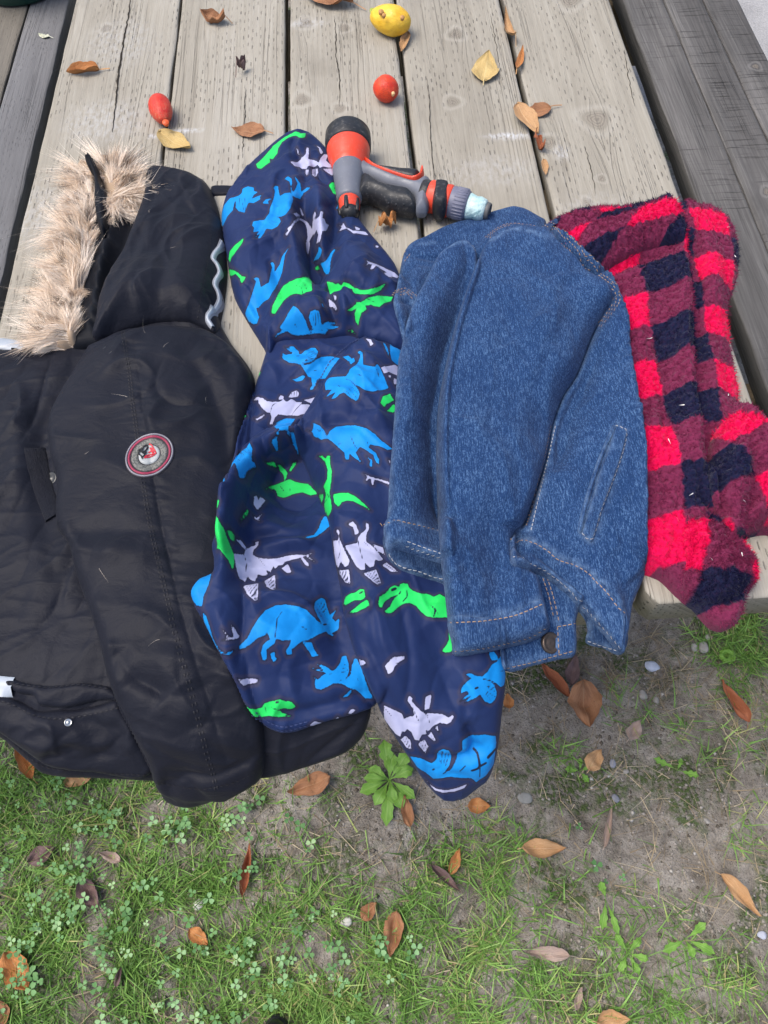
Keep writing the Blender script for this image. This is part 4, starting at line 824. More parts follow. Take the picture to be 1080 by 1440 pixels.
# ink drawn over the print: eyes, mouths, creases, ribs of the back plates and frills (line, half width in px)
INK = dict(hood=[('A','535 660 550 655',.5), ('A','240 600 255 690',.4), ('A','220 590 225 690',.4), ('A','265 590 270 680',.4), ('A','480 780 540 800',.4), ('A','470 795 520 825',.4), ('C','770 120 800 230',.4), ('C','795 110 815 220',.4), ('C','820 115 835 210',.4), ('C','625 215 645 235',.5), ('C','745 260 770 290',.6), ('C','850 260 862 268',.6), ('A','700 1330 740 1350 755 1400',.5), ('A','770 1320 790 1370',.5), ('A','855 345 858 405',.4), ('A','868 342 872 385',.4), ('A','795 355 790 395',.4), ('A','960 345 990 385',.4), ('B','700 930 720 960',.5), ('B','760 960 820 990',.5)],
 body=[('C','720 470 790 430',.4), ('C','725 490 805 450',.4), ('C','720 510 805 470',.4), ('C','715 525 790 500',.4), ('C','640 480 665 478',.6), ('C','790 605 820 600',.5), ('C','600 790 590 825',.4), ('C','625 780 615 828',.4), ('C','645 775 640 825',.4), ('C','420 960 440 900 470 880',.4), ('C','600 985 640 930 690 880',.4),
       ('E','440 1140 460 1220 450 1290',.5), ('E','560 1165 610 1230',.4), ('E','640 1350 660 1420',.4), ('E','660 1340 685 1430',.4), ('E','680 1330 700 1430',.4), ('G','520 205 570 305',.4), ('G','550 200 590 320',.4), ('G','580 195 600 320',.4), ('G','605 190 610 310',.4), ('E','380 270 430 300',.4), ('E','400 260 450 330',.4), ('E','430 255 470 300',.4), ('E','460 240 490 270',.4), ('E','380 360 410 375',.6), ('E','745 560 775 600',.7), ('E','820 570 830 600',.5),
       ('G','780 480 770 560 760 640',.6), ('G','985 545 1025 570',.6), ('G','820 420 780 480',.4), ('H','400 290 460 390',.4), ('H','420 270 465 370',.4), ('H','395 330 440 420',.4), ('H','445 265 470 340',.4), ('H','450 470 475 465',.9), ('H','530 545 560 535',1.2), ('H','600 870 650 880',.4), ('H','610 840 655 850',.4), ('H','615 800 650 820',.4), ('H','740 930 745 945',.6), ('H','490 890 520 885',.6), ('G','730 1230 770 1245 830 1260 890 1255',.6), ('G','770 1185 790 1180',1.0), ('G','680 1230 690 1275',.6), ('C','960 1 960 2',.1)],
 sleeve=[('D','520 560 560 575 620 640',.6), ('D','620 520 650 530',.6), ('D','780 480 800 550',.7), ('D','540 640 610 720',.4), ('D','560 620 625 690',.4), ('D','520 655 580 730',.4), ('D','450 620 470 630',.7), ('D','560 1045 600 1130 650 1180',.6), ('D','455 1105 480 1100',.6), ('D','280 985 300 1000',.6), ('D','300 960 350 1030',.4), ('D','700 1090 715 1140',.5), ('F','420 690 450 720',.6), ('F','395 770 420 730',.4),
         ('I','260 240 280 330 300 400',.6), ('I','310 250 380 320',.4), ('I','330 520 420 605',.4), ('I','355 510 435 605',.4), ('I','380 500 445 600',.4), ('I','400 490 450 595',.4), ('I','490 440 560 500',.4), ('I','505 440 590 505',.4), ('I','105 500 160 595',.4), ('I','130 495 175 600',.4), ('I','155 490 188 600',.4), ('I','100 240 110 330 95 390',.5), ('I','545 660 580 645',1.2), ('I','610 690 620 670',.8), ('I','670 660 675 710 640 755',.6), ('I','880 790 910 830 900 880',.7), ('I','910 810 935 860',.6), ('I','275 685 300 675',1.0), ('I','575 1235 590 1230',.6), ('I','575 1270 600 1275',.5),
         ('J','160 960 210 1035',.4), ('J','185 945 225 1030',.4), ('J','310 990 350 1070',.4), ('J','335 970 365 1050',.4), ('J','390 920 425 970',.4), ('J','240 690 290 800',.6), ('J','370 770 385 820',.5), ('J','60 760 0 690',.4), ('J','870 560 940 600',.4), ('J','880 530 950 560',.4), ('J','870 510 930 520',.4), ('J','860 580 910 640',.4), ('J','770 530 795 520',.9), ('J','840 450 900 465 960 500',.7), ('J','980 380 1005 380',.6),
         ('J','480 1060 470 1140',.4), ('J','500 1060 480 1160',.4), ('J','530 1065 500 1170',.4), ('J','550 1090 515 1190',.4), ('J','410 1220 425 1210',.9), ('J','500 1250 520 1240',.8), ('J','755 1035 785 1070 805 1160 800 1200 740 1225',1.3), ('J','805 1190 860 1160',1.3), ('J','880 1110 940 1050',1.8), ('J','810 1210 808 1280',.6), ('J','640 1230 690 1180',.6)])
def print_fields(shapes, inkkey):
    cache = {}
    def calc(pk):
        w = pk['w']
        F = {c: np.full(w.X.shape, -0.004) for c in 'bgw'}; K_ = np.full(w.X.shape, 0.004)
        for c, z, s in shapes:
            q = zp(z, s); q = np.concatenate([np.linspace(q[i], q[(i + 1) % len(q)], max(2, int(np.linalg.norm(q[(i + 1) % len(q)] - q[i]) / 3) + 1), endpoint=False) for i in range(len(q))]); poly = PS(q, 0.03, 6); ww = Win()
            i0 = int((poly[:, 0].min() - 0.004 - w.X[0, 0]) / DX) - 1; i1 = int((poly[:, 0].max() + 0.004 - w.X[0, 0]) / DX) + 2
            j0 = int((poly[:, 1].min() - 0.004 - w.S[0, 0]) / DX) - 1; j1 = int((poly[:, 1].max() + 0.004 - w.S[0, 0]) / DX) + 2
            i0, j0 = max(i0, 0), max(j0, 0); i1, j1 = min(i1, w.X.shape[1]), min(j1, w.X.shape[0])
            if i1 <= i0 + 1 or j1 <= j0 + 1: continue
            ww.X = w.X[j0:j1, i0:i1]; ww.S = w.S[j0:j1, i0:i1]
            d, _, _ = sdf_poly(poly, ww, 0.004); v = F[c][j0:j1, i0:i1]; np.maximum(v, d, out=v)
        for z, s, hw in INK[inkkey]:
            q = PS(spline(zp(z, s), 2, False), 0.03, 6); D, _, _ = polydist(q, w, 0.004); K_ = np.minimum(K_, D - hw * 0.00062)
        return F, K_
    def get(pk):
        if 'v' not in cache: cache['v'] = calc(pk)
        return cache['v']
    return dict(pb=lambda pk: get(pk)[0]['b'], pg=lambda pk: get(pk)[0]['g'], pw=lambda pk: get(pk)[0]['w'], pi=lambda pk: get(pk)[1])
def dino_mat():
    m = mat('printed_nylon', rough=0.58, spec=0.15, sheen=0.03); t = NT(m); f = t.attr('fab', 'Vector')
    n = t.noise(f, 16, 4, 0.6); base = t.mix(t.rng(n, 0.3, 0.7), (0.0075, 0.0165, 0.066), (0.013, 0.027, 0.092))
    b, g, w, k = t.attr('pb'), t.attr('pg'), t.attr('pw'), t.attr('pi')
    any_ = t.math('MAXIMUM', t.math('MAXIMUM', b, g), w)
    wob = t.math('MULTIPLY', t.math('SUBTRACT', t.noise(f, 420, 2), 0.5), 0.0011)
    rim = t.rng(any_, -0.0030, -0.0018); c = t.mix(t.math('MULTIPLY', rim, 0.55), base, (0.034, 0.030, 0.056))
    rim2 = t.rng(any_, -0.0009, -0.0004); c = t.mix(t.math('MULTIPLY', rim2, 0.8), c, (0.010, 0.012, 0.028))
    tone = t.rng(t.noise(f, 60, 3), 0.3, 0.7)
    c = t.mix(t.rng(t.math('ADD', b, wob), -0.0002, 0.0003), c, t.mix(tone, (0.002, 0.175, 0.50), (0.006, 0.23, 0.61)))
    c = t.mix(t.rng(t.math('ADD', w, wob), -0.0002, 0.0003), c, t.mix(tone, (0.33, 0.34, 0.50), (0.42, 0.43, 0.60)))
    c = t.mix(t.rng(t.math('ADD', g, wob), -0.0002, 0.0003), c, t.mix(tone, (0.014, 0.50, 0.085), (0.022, 0.60, 0.12)))
    c = t.mix(t.rng(k, 0.0003, -0.0001), c, (0.010, 0.014, 0.035)); t.col(c)
    nb = t.bump(t.noise(t.vmul(f, (1.0, 1.3, 1)), 22, 3, 0.5, 0.8), 0.0025, 0.5)
    t.nrm(t.bump(t.noise(f, 150, 3, 0.5), 0.0007, 0.5, nb)); return m
M_DINO = dino_mat(); M_THREAD_N = mat('navy_thread', (0.035, 0.05, 0.13), 0.6, 0.2)
dino = empty('dinosaur_jacket', (0.3, 0.2, TZ), 'navy nylon hooded jacket printed with blue, green and lilac dinosaurs', 'jacket')
def pit(px, r, dep, h=0.02):
    c = P2G([px], h)[0]
    return lambda w: -dep * np.exp(-(((w.X - c[0]) / r[0]) ** 2 + ((w.S - c[1]) / r[1]) ** 2))
p1 = pit((410, 652), (0.026, 0.026), 0.045); p2 = pit((444, 372), (0.012, 0.012), 0.014); p3 = pit((412, 690), (0.03, 0.03), 0.014)
patch('body', dino, [(376, 488), (392, 445), (460, 425), (540, 430), (575, 470), (585, 600), (575, 700), (575, 800), (560, 900), (545, 960), (527, 993), (505, 1003), (487, 1008), (460, 1015), (435, 1023), (418, 1029), (397, 1031), (377, 1024), (357, 1009), (343, 990), (330, 960), (307, 918), (285, 872), (273, 852), (268, 832), (280, 815), (298, 806), (300, 785), (297, 768), (304, 745), (304, 715), (308, 690), (320, 667), (328, 642), (333, 615), (346, 578), (360, 538)],
      M_DINO, hu=0.022, H=0.011, R=0.008, puff=0.009, Rp=0.04, hang=True, base_sig=16, attrs=print_fields(BODY_P, 'body'), key='dbody', fk=1.4,
      folds=[([(412, 596), (385, 608), (350, 640), (328, 690), (318, 750), (312, 800)], 0.011, 0.024, 'r', .05), ([(350, 700), (345, 760), (350, 800)], 0.010, -0.009, 'r', .03), ([(338, 800), (341, 860), (337, 910), (331, 955)], 0.004, -0.005, 'c', .04), ([(318, 780), (312, 850), (322, 920)], 0.011, 0.006, 'r', .05),
             ([(365, 606), (390, 600), (425, 590)], 0.010, 0.022, 'r', .05), ([(430, 575), (470, 585), (500, 588)], 0.006, -0.004, 'r', .05), ([(350, 720), (400, 735), (440, 750)], 0.012, 0.006, 'r', .04), ([(360, 757), (410, 752), (455, 762)], 0.005, 0.004, 'r', .04), ([(340, 745), (380, 738), (420, 740)], 0.005, -0.004, 'r', .04),
             ([(400, 790), (395, 860), (410, 940)], 0.03, 0.008, 'r', .05), ([(460, 800), (470, 880), (490, 940)], 0.012, -0.008, 'r', .04), ([(340, 940), (400, 930), (450, 955)], 0.008, -0.004, 'r', .05), ([(420, 960), (465, 975), (510, 970)], 0.008, 0.004, 'r', .05), ([(370, 1006), (400, 1012), (450, 1004), (515, 985)], 0.004, -0.003, 'r', .045),
             ([(340, 520), (400, 540), (430, 545)], 0.012, 0.004, 'r', .05), ([(352, 560), (390, 572), (420, 566)], 0.007, -0.004, 'r', .05)],
      wr=[(0.0014, 30, 0.07, 0.030, 17, 1), (0.0014, -22, 0.07, 0.034, 18, 4), (-0.0012, 48, 0.06, 0.036, 48, 4)], cr=[(46, 8, 38, (.025, .085), (.002, .005), (.0022, .006), 10), (18, -45, 22, (.03, .07), (.002, .005), (.0022, .005), 11)], extra=lambda w, d: p1(w) + p3(w) + 0.0012 * sstep(-w.S, 0.06, 0.13) * wrinkle(w.X, w.S, 88, 0.03, 0.006, 19, 1))
patch('front_fold', dino, [(424, 588), (428, 606), (424, 622), (412, 622), (398, 626), (384, 632), (370, 645), (356, 668), (346, 700), (338, 735), (328, 765), (316, 775), (304, 760), (305, 725), (309, 692), (321, 668), (330, 643), (345, 622), (372, 602), (400, 590)], M_DINO, hu=0.05, H=0.014, R=0.008, puff=0.005, Rp=0.02, base_sig=8, attrs=print_fields(BODY_P, 'body'), n=4,
      soft_edges=[[(424, 588), (400, 590), (372, 602), (345, 622)]], cr=[(10, 45, 25, (.02, .05), (.002, .004), (.001, .003), 61)])
stitches('stitching', dino, [[(360, 1002), (380, 1016), (400, 1022), (430, 1015)], [(356, 1006), (378, 1021), (400, 1027), (432, 1020)]], M_THREAD_N, pitch=0.0035, wd=0.0006)
patch('hood', dino, [(378, 493), (360, 470), (343, 442), (330, 418), (324, 395), (319, 363), (313, 327), (311, 303), (318, 278), (333, 257), (355, 233), (378, 212), (399, 196), (414, 186), (428, 186), (439, 193), (460, 212), (474, 232), (478, 256), (479, 277), (490, 292), (507, 312), (523, 333), (540, 353), (557, 375), (565, 395), (580, 430), (582, 490), (560, 490), (538, 479), (507, 474), (490, 468), (460, 472), (410, 474), (388, 478)],
      M_DINO, hu=0.012, H=0.014, R=0.009, puff=0.018, Rp=0.035, base_sig=14, soft_edges=[[(388, 478), (460, 472), (507, 474), (560, 490)]], attrs=print_fields(HOOD_P, 'hood'), key='dhood', fk=1.6,
      folds=[([(424, 262), (425, 285), (431, 315), (437, 350), (443, 376), (455, 396)], 0.009, -0.019, 'r', .035), ([(404, 240), (408, 290), (418, 340), (420, 385)], 0.010, 0.008, 'r', .05), ([(444, 230), (448, 270), (452, 310), (450, 345)], 0.009, 0.009, 'r', .05), ([(470, 268), (466, 310), (460, 345), (464, 375)], 0.009, -0.012, 'r', .035), ([(490, 315), (505, 350), (502, 385), (478, 398)], 0.016, 0.009, 'r', .05),
             ([(455, 395), (480, 398), (510, 404)], 0.007, -0.009, 'r', .04), ([(455, 405), (470, 440), (488, 466)], 0.007, -0.008, 'r', .04), ([(482, 410), (484, 440), (488, 462)], 0.005, 0.006, 'r', .045), ([(440, 405), (450, 430), (468, 455)], 0.009, 0.008, 'r', .05), ([(400, 470), (420, 430), (430, 405)], 0.014, 0.005, 'r', .05), ([(330, 370), (350, 400), (378, 440)], 0.010, -0.006, 'r', .04), ([(352, 440), (370, 460), (385, 472)], 0.004, -0.005, 'r', .04), ([(362, 425), (372, 450), (384, 468)], 0.004, 0.004, 'r', .04),
             ([(345, 290), (350, 330), (345, 370)], 0.02, 0.006, 'r', .05), ([(370, 330), (385, 360), (400, 410)], 0.007, -0.004, 'r', .05), ([(415, 195), (424, 215), (428, 240)], 0.006, -0.006, 'r', .04), ([(434, 198), (444, 222), (456, 236)], 0.005, -0.005, 'r', .04)],
      wr=[(0.0010, 70, 0.06, 0.026, 20, 1), (0.0014, 60, 0.07, 0.032, 21, 4), (-0.0010, -40, 0.05, 0.032, 50, 4)], cr=[(30, 75, 32, (.03, .09), (.002, .005), (.0022, .0058), 12)], extra=lambda w, d: p2(w))
patch('sleeve', dino, [(413, 600), (424, 584), (444, 552), (466, 515), (488, 490), (507, 476), (540, 481), (572, 500), (590, 600), (600, 700), (640, 780), (690, 860), (708, 920), (712, 955), (707, 1000), (700, 1055), (690, 1084), (670, 1101), (657, 1110), (633, 1115), (612, 1110), (594, 1094), (573, 1063), (562, 1047), (540, 1013), (510, 945), (498, 917), (483, 862), (477, 820), (468, 775), (463, 738), (455, 713), (440, 680), (420, 630)],
      M_DINO, hu=0.036, H=0.016, R=0.009, puff=0.011, Rp=0.035, hang=True, base_sig=18, soft_edges=[[(424, 584), (466, 515), (507, 476), (560, 490)]], attrs=print_fields(SLEEVE_P, 'sleeve'), key='dsleeve', fk=1.25,
      folds=[([(463, 738), (480, 768), (505, 807), (515, 833), (522, 858), (527, 895), (538, 928), (548, 957), (557, 980), (570, 1013), (592, 1065)], 0.014, 0.006, 's', .055), ([(470, 510), (490, 492), (508, 478)], 0.003, -0.003, 'r', .05), ([(420, 605), (432, 640), (452, 690)], 0.010, 0.004, 'r', .06), ([(440, 575), (480, 580), (510, 592)], 0.006, -0.005, 'r', .05), ([(500, 575), (540, 590), (560, 620)], 0.010, 0.005, 'r', .05), ([(535, 650), (545, 720), (548, 790)], 0.016, -0.006, 'r', .05), ([(500, 860), (545, 900), (600, 930), (640, 960)], 0.012, 0.003, 'r', .05), ([(600, 870), (625, 940), (645, 1010)], 0.012, -0.005, 'r', .045), ([(645, 980), (650, 1040), (655, 1080)], 0.008, 0.004, 'r', .05), ([(660, 1035), (672, 1070), (668, 1095)], 0.004, -0.005, 'r', .045), ([(600, 1092), (630, 1096), (665, 1092), (690, 1075)], 0.005, -0.006, 'r', .045)],
      wr=[(0.0012, 100, 0.09, 0.030, 22, 1), (0.0014, 112, 0.09, 0.036, 23, 4), (-0.0010, 20, 0.05, 0.032, 51, 4)], cr=[(26, 108, 26, (.04, .11), (.0025, .006), (.0022, .0055), 13), (20, 10, 30, (.025, .06), (.002, .0045), (.0018, .0045), 14)], extra=lambda w, d: 0.0016 * sstep(-w.S, 0.12, 0.20) * wrinkle(w.X, w.S, 95, 0.05, 0.007, 24, 1))
stitches('stitching', dino, [[(447, 548), (468, 513), (490, 492), (507, 479), (540, 484)]], M_THREAD_N, offs=(0.004,), pitch=0.0035, wd=0.0005)

# ================================================================== red plaid fleece
def worley(x, y, seed=0):
    r = np.random.default_rng(seed + 900); J = r.random((64, 64, 2)); xi = np.floor(x).astype(int); yi = np.floor(y).astype(int); best = np.full(x.shape, 9.0)
    for dx in (-1, 0, 1):
        for dy in (-1, 0, 1):
            j = J[(yi + dy) % 64, (xi + dx) % 64]; d2 = (xi + dx + j[..., 0] - x) ** 2 + (yi + dy + j[..., 1] - y) ** 2; best = np.minimum(best, d2)
    return np.sqrt(best)
def nub(w, d):
    x = w.X * 165 + 0.5 * perlin(w.X * 90, w.S * 90, 71); y = w.S * 165 + 0.5 * perlin(w.X * 90, w.S * 90, 72)
    return 0.0044 * (0.55 - worley(x, y, 3)) + 0.0012 * perlin(w.X * 320, w.S * 320, 73)
def plaid_uv(ox, oy, cu, cv, lean, rise, du, dv, warp=None):
    """cloth space -> plaid squares; (ox, oy) = photo pixel where four squares meet; columns lean, rows rise"""
    c = P2G([(ox, oy)], 0.03)[0]
    def f(pk):
        w = pk['w']; x = w.X - c[0]; y = w.S - c[1]
        if warp is not None: x, y = warp(x, y)
        u = (x - lean * y) / cu + du; v = (y - rise * x) / cv + dv
        u = u + 0.08 * perlin(w.X * 22, w.S * 22, 81) + 0.05 * perlin(w.X * 160, w.S * 160, 83); v = v + 0.08 * perlin(w.X * 22, w.S * 22, 82) + 0.05 * perlin(w.X * 160, w.S * 160, 84)
        return np.stack([u, v, np.zeros_like(u)], -1)
    return f
def fleece_color(t, p):
    u, v, _ = t.sep(p)[:3]
    def sq(x):                                                # 1 in red stripes, 0 in navy stripes, slightly soft
        fr = t.math('FRACT', t.math('MULTIPLY', x, 0.5)); return t.math('MULTIPLY', t.rng(fr, 0.0, 0.025), t.rng(fr, 0.525, 0.5))
    a, b = sq(u), sq(v); s = t.math('MULTIPLY', t.math('ADD', a, b), 0.5)
    return t.ramp(s, [(0.0, (0.009, 0.012, 0.038)), (0.40, (0.155, 0.022, 0.062)), (0.60, (0.175, 0.022, 0.064)), (1.0, (0.68, 0.004, 0.070))])
mF = mat('plaid_fleece', rough=0.95, spec=0.05, sheen=0.1); t = NT(mF); f = t.attr('fab', 'Vector'); c = fleece_color(t, t.attr('puv', 'Vector'))
n = t.noise(f, 420, 3, 0.6); t.col(t.mix(t.rng(n, 0.3, 0.55, 0.3, 0.0), c, (0.04, 0.008, 0.025))); t.nrm(t.bump(t.noise(f, 380, 4, 0.6), 0.0016, 0.8)); M_FLEECE = mF
mP = mat('plaid_pile', rough=0.95, spec=0.03, sheen=0.0); t = NT(mP); c = fleece_color(t, t.attr('puv', 'Vector')); t.col(t.mix(t.rng(t.attr('tint'), 0.0, 1.0, 0.12, 0.0), c, (0.05, 0.01, 0.03))); M_PILE = mP
plaid = empty('plaid_fleece', (0.68, 0.25, TZ), 'red and navy buffalo plaid fleece jacket crumpled beside the denim jacket', 'jacket')
CELL = 0.0345
def upper_warp(k, s0):
    def f(x, y): return x, np.where(y > s0, s0 + (y - s0) * k, y)
    return f
uv1 = plaid_uv(990, 428, 0.037, 0.0345, 0.15, -0.08, 0.0, 1.0); uv2 = plaid_uv(914, 458, 0.044, 0.0400, 0.09, 0.10, 1.0, 0.0, lambda x, y: (x, np.where(y > 0.085, 0.085 + (y - 0.085) * 1.5, y)))
pA = [(950, 290), (988, 295), (1018, 308), (1031, 331), (1037, 366), (1034, 401), (1026, 425), (1024, 450), (1026, 480), (1032, 515), (1039, 555), (1038, 580), (1053, 590), (1080, 600), (1125, 615), (1125, 755), (1080, 748), (1049, 752), (1020, 752), (985, 735), (960, 690), (945, 600), (940, 500), (935, 400), (935, 320)]
patch('back', plaid, pA, M_FLEECE, hu=0.016, H=0.020, R=0.018, puff=0.010, folds=[([(1000, 315), (1012, 360), (1010, 420)], 0.009, 0.007, 'r', .04), ([(1000, 430), (1010, 500), (1018, 570)], 0.008, 0.006, 'r', .04), ([(992, 300), (990, 340), (994, 400)], 0.006, -0.005, 'r', .04), ([(1040, 600), (1020, 650), (1015, 720)], 0.008, -0.006, 'r', .04), ([(1060, 620), (1070, 680), (1075, 740)], 0.014, 0.008, 'r', .04)],
      wr=[(0.003, 80, 0.08, 0.025, 25, 1)], cr=[(8, 80, 35, (.05, .12), (.008, .014), (.004, .008), 19)], extra=nub, attrs=dict(puv=uv1), key='pb')
pB = [(780, 380), (768, 330), (796, 308), (817, 303), (865, 301), (904, 294), (935, 284), (953, 291), (963, 314), (967, 358), (974, 423), (976, 498), (981, 555), (989, 598), (993, 651), (1000, 690), (1008, 725), (1030, 750), (1042, 765), (1061, 790), (1063, 817), (1050, 839), (1037, 876), (1018, 888), (1000, 881), (976, 853), (953, 835), (930, 813), (905, 802), (880, 780), (850, 600), (830, 420)]
patch('front', plaid, pB, M_FLEECE, hu=0.024, H=0.020, R=0.010, puff=0.012, Rp=0.03, hang=True, base_sig=14, folds=[([(830, 372), (870, 358), (905, 347), (945, 338), (962, 332)], 0.007, -0.009, 'r', .045), ([(820, 330), (870, 322), (920, 308), (950, 304)], 0.010, 0.006, 'r', .05), ([(800, 350), (850, 335), (900, 330)], 0.006, -0.004, 'r', .045), ([(955, 320), (965, 420), (968, 500), (978, 600), (990, 690)], 0.007, 0.006, 'r', .05), ([(930, 420), (940, 520), (955, 640)], 0.012, -0.004, 'r', .045),
       ([(985, 720), (1010, 760), (1040, 800)], 0.010, 0.006, 'r', .05), ([(976, 848), (1000, 848), (1030, 838), (1052, 825)], 0.005, -0.008, 'r', .03), ([(980, 838), (1010, 836), (1045, 818)], 0.005, 0.005, 'r', .04)],
      wr=[(0.003, 85, 0.09, 0.03, 27, 1)], cr=[(9, 85, 30, (.05, .13), (.008, .014), (.004, .008), 20)], extra=nub, attrs=dict(puv=uv2), key='pf')
uv3 = plaid_uv(905, 330, 0.043, 0.026, 0.9, 0.25, 0.4, 0.3); uv4 = plaid_uv(1015, 640, 0.041, 0.036, -0.35, 0.30, 0.0, 0.0); uv5 = plaid_uv(985, 742, 0.041, 0.040, 0.32, -0.25, 1.0, 1.0)
patch('sleeve', plaid, [(996, 640), (1004, 610), (1020, 590), (1038, 582), (1053, 590), (1080, 600), (1125, 615), (1125, 757), (1080, 749), (1052, 753), (1034, 750), (1018, 738), (1004, 700)], M_FLEECE, hu=0.035, H=0.014, R=0.009, puff=0.007, Rp=0.025, base_sig=10, folds=[([(1030, 600), (1040, 660), (1036, 730)], 0.009, 0.006, 'r', .05), ([(1056, 600), (1066, 670), (1060, 740)], 0.007, -0.008, 'r', .05)], cr=[(6, 70, 40, (.03, .08), (.006, .01), (.004, .007), 62)], extra=nub, attrs=dict(puv=uv4), key='ps')
patch('collar', plaid, [(760, 335), (778, 312), (800, 306), (817, 303), (865, 301), (904, 294), (935, 284), (953, 291), (964, 318), (962, 336), (935, 342), (905, 350), (880, 362), (860, 374), (842, 392), (815, 405), (780, 380)], M_FLEECE, hu=0.035, H=0.013, R=0.009, puff=0.006, Rp=0.02, base_sig=10, folds=[([(820, 335), (870, 322), (930, 305)], 0.008, 0.006, 'r', .05), ([(830, 358), (880, 340), (950, 322)], 0.006, -0.006, 'r', .05)], cr=[(6, 20, 25, (.03, .08), (.006, .01), (.003, .006), 63)], extra=nub, attrs=dict(puv=uv3), key='pc')
patch('cuff', plaid, [(962, 745), (985, 722), (1008, 728), (1030, 750), (1042, 765), (1061, 790), (1063, 817), (1048, 832), (1030, 840), (1005, 848), (978, 850), (960, 832), (966, 790)], M_FLEECE, hu=0.035, H=0.010, R=0.009, puff=0.005, Rp=0.02, hang=True, base_sig=8, soft_edges=[[(962, 800), (966, 760), (985, 722)]], folds=[([(1000, 745), (1020, 780), (1040, 815)], 0.008, 0.006, 'r', .05), ([(985, 770), (1005, 805), (1020, 835)], 0.006, -0.005, 'r', .05)], extra=nub, attrs=dict(puv=uv5), key='pq')
def pile(pk, uvf, n, name):
    w = pk['w']; ok = np.argwhere(pk['sd'] > 0.0006); r = ok[RNG.integers(0, len(ok), n)]; X = w.X[r[:, 0], r[:, 1]] + RNG.uniform(-.5, .5, n) * DX; S = w.S[r[:, 0], r[:, 1]] + RNG.uniform(-.5, .5, n) * DX
    vis = pk['h'][r[:, 0], r[:, 1]] > hm_at(X, S) - 0.002; X, S, r = X[vis], S[vis], r[vis]; n = len(X)
    Pw, a, b, nn = surf(np.stack([X, S], 1), -0.0006); tw = 0.9 * np.stack([perlin(X * 200, S * 200, 90), perlin(X * 200, S * 200, 91), 0 * X], 1) * 1.6
    d = nn * 0.75 + tw + RNG.normal(0, 0.35, (n, 3)); uv = uvf(pk)[r[:, 0], r[:, 1]]
    o = strands(name, plaid, Pw, d, RNG.uniform(0.002, 0.0042, n), RNG.uniform(0.0004, 0.0008, n), M_PILE, 3, RNG.normal(0, 0.3, (n, 3)), None, extra=dict(puv=uv)); return o
pile(PATCH['pf'], uv2, 34000, 'fleece_pile'); pile(PATCH['pb'], uv1, 16000, 'fleece_pile'); pile(PATCH['ps'], uv4, 9000, 'fleece_pile'); pile(PATCH['pc'], uv3, 9000, 'fleece_pile'); pile(PATCH['pq'], uv5, 8000, 'fleece_pile')
# pale lint caught in the pile
ml = mat('white_lint', (0.75, 0.73, 0.70), 0.8, 0.1)
lq = PS([(1017, 322), (1030, 364), (973, 696), (961, 572), (905, 352), (1043, 706), (1040, 780), (916, 478), (1022, 560), (938, 620), (1000, 790), (950, 730)]); Pw, a, b, nn = surf(lq, 0.003)
o = strands('lint', plaid, Pw, RNG.normal(0, 1, (12, 3)) * np.array([1, 1, .1]), 0.0035, 0.0008, ml, 4, RNG.normal(0, .4, (12, 3)) * np.array([1, 1, 0]))

# ================================================================== denim jacket
def denim_mat(name, dark=1.0):
    m = mat(name, rough=0.85, spec=0.08, sheen=0.05); t = NT(m); f = t.attr('fab', 'Vector'); x, y, z = t.sep(f)[:3]
    n1 = t.noise(t.vmul(f, (1.3, 0.5, 1)), 1150, 3, 0.65); n2 = t.noise(f, 22, 4, 0.6); n3 = t.noise(t.vmul(f, (1.8, 0.22, 1)), 620, 2, 0.5)
    k = t.math('ADD', t.math('ADD', t.math('MULTIPLY', n1, 0.5), t.math('MULTIPLY', n3, 0.38)), t.math('MULTIPLY', n2, 0.12))
    c = t.ramp(k, [(0.34, tuple(v * dark for v in (0.006, 0.020, 0.066))), (0.5, tuple(v * dark for v in (0.0145, 0.043, 0.122))), (0.64, tuple(v * dark for v in (0.080, 0.152, 0.285)))])
    wr_ = t.attr('wear'); wn_ = t.rng(t.noise(f, 150, 3, 0.6), 0.35, 0.65)
    c = t.mix(t.math('MULTIPLY', t.math('MULTIPLY', wr_, wn_), 0.62, clamp=True), c, (0.22, 0.34, 0.52)); t.col(c)
    tw = t.math('SINE', t.math('MULTIPLY', t.math('ADD', x, y), 5200)); nb = t.bump(t.math('ADD', t.math('MULTIPLY', n1, 1.0), t.math('MULTIPLY', tw, 0.15)), 0.0006, 0.7)
    t.nrm(nb); return m
M_DEN = denim_mat('blue_denim'); M_DEN_IN = denim_mat('inner_denim', 0.6); M_TAN = mat('tan_thread', (0.30, 0.20, 0.125), 0.6, 0.2); M_PALE = mat('pale_thread', (0.36, 0.36, 0.38), 0.6, 0.2)
def wear(lines, ew=0.0028, ea=0.9):
    def f(pk):
        w = pk['w']; a = ea * np.exp(-np.maximum(pk['sd'], 0) / ew)
        for ln, wd, am in lines:
            D, _, _ = polydist(PS(spline(ln, 8, False), 0.03), w, wd * 3); a = np.maximum(a, am * np.exp(-(D / (wd * 0.75)) ** 2))
        return np.clip(a * (0.65 + 0.5 * perlin(w.X * 130, w.S * 130, 95)), 0, 1.2)
    return f
denim = empty('denim_jacket', (0.5, 0.25, TZ), 'blue denim jacket with tan stitching folded between the printed and plaid jackets', 'jacket')
yoke = [(562, 402), (575, 411), (584, 422)]
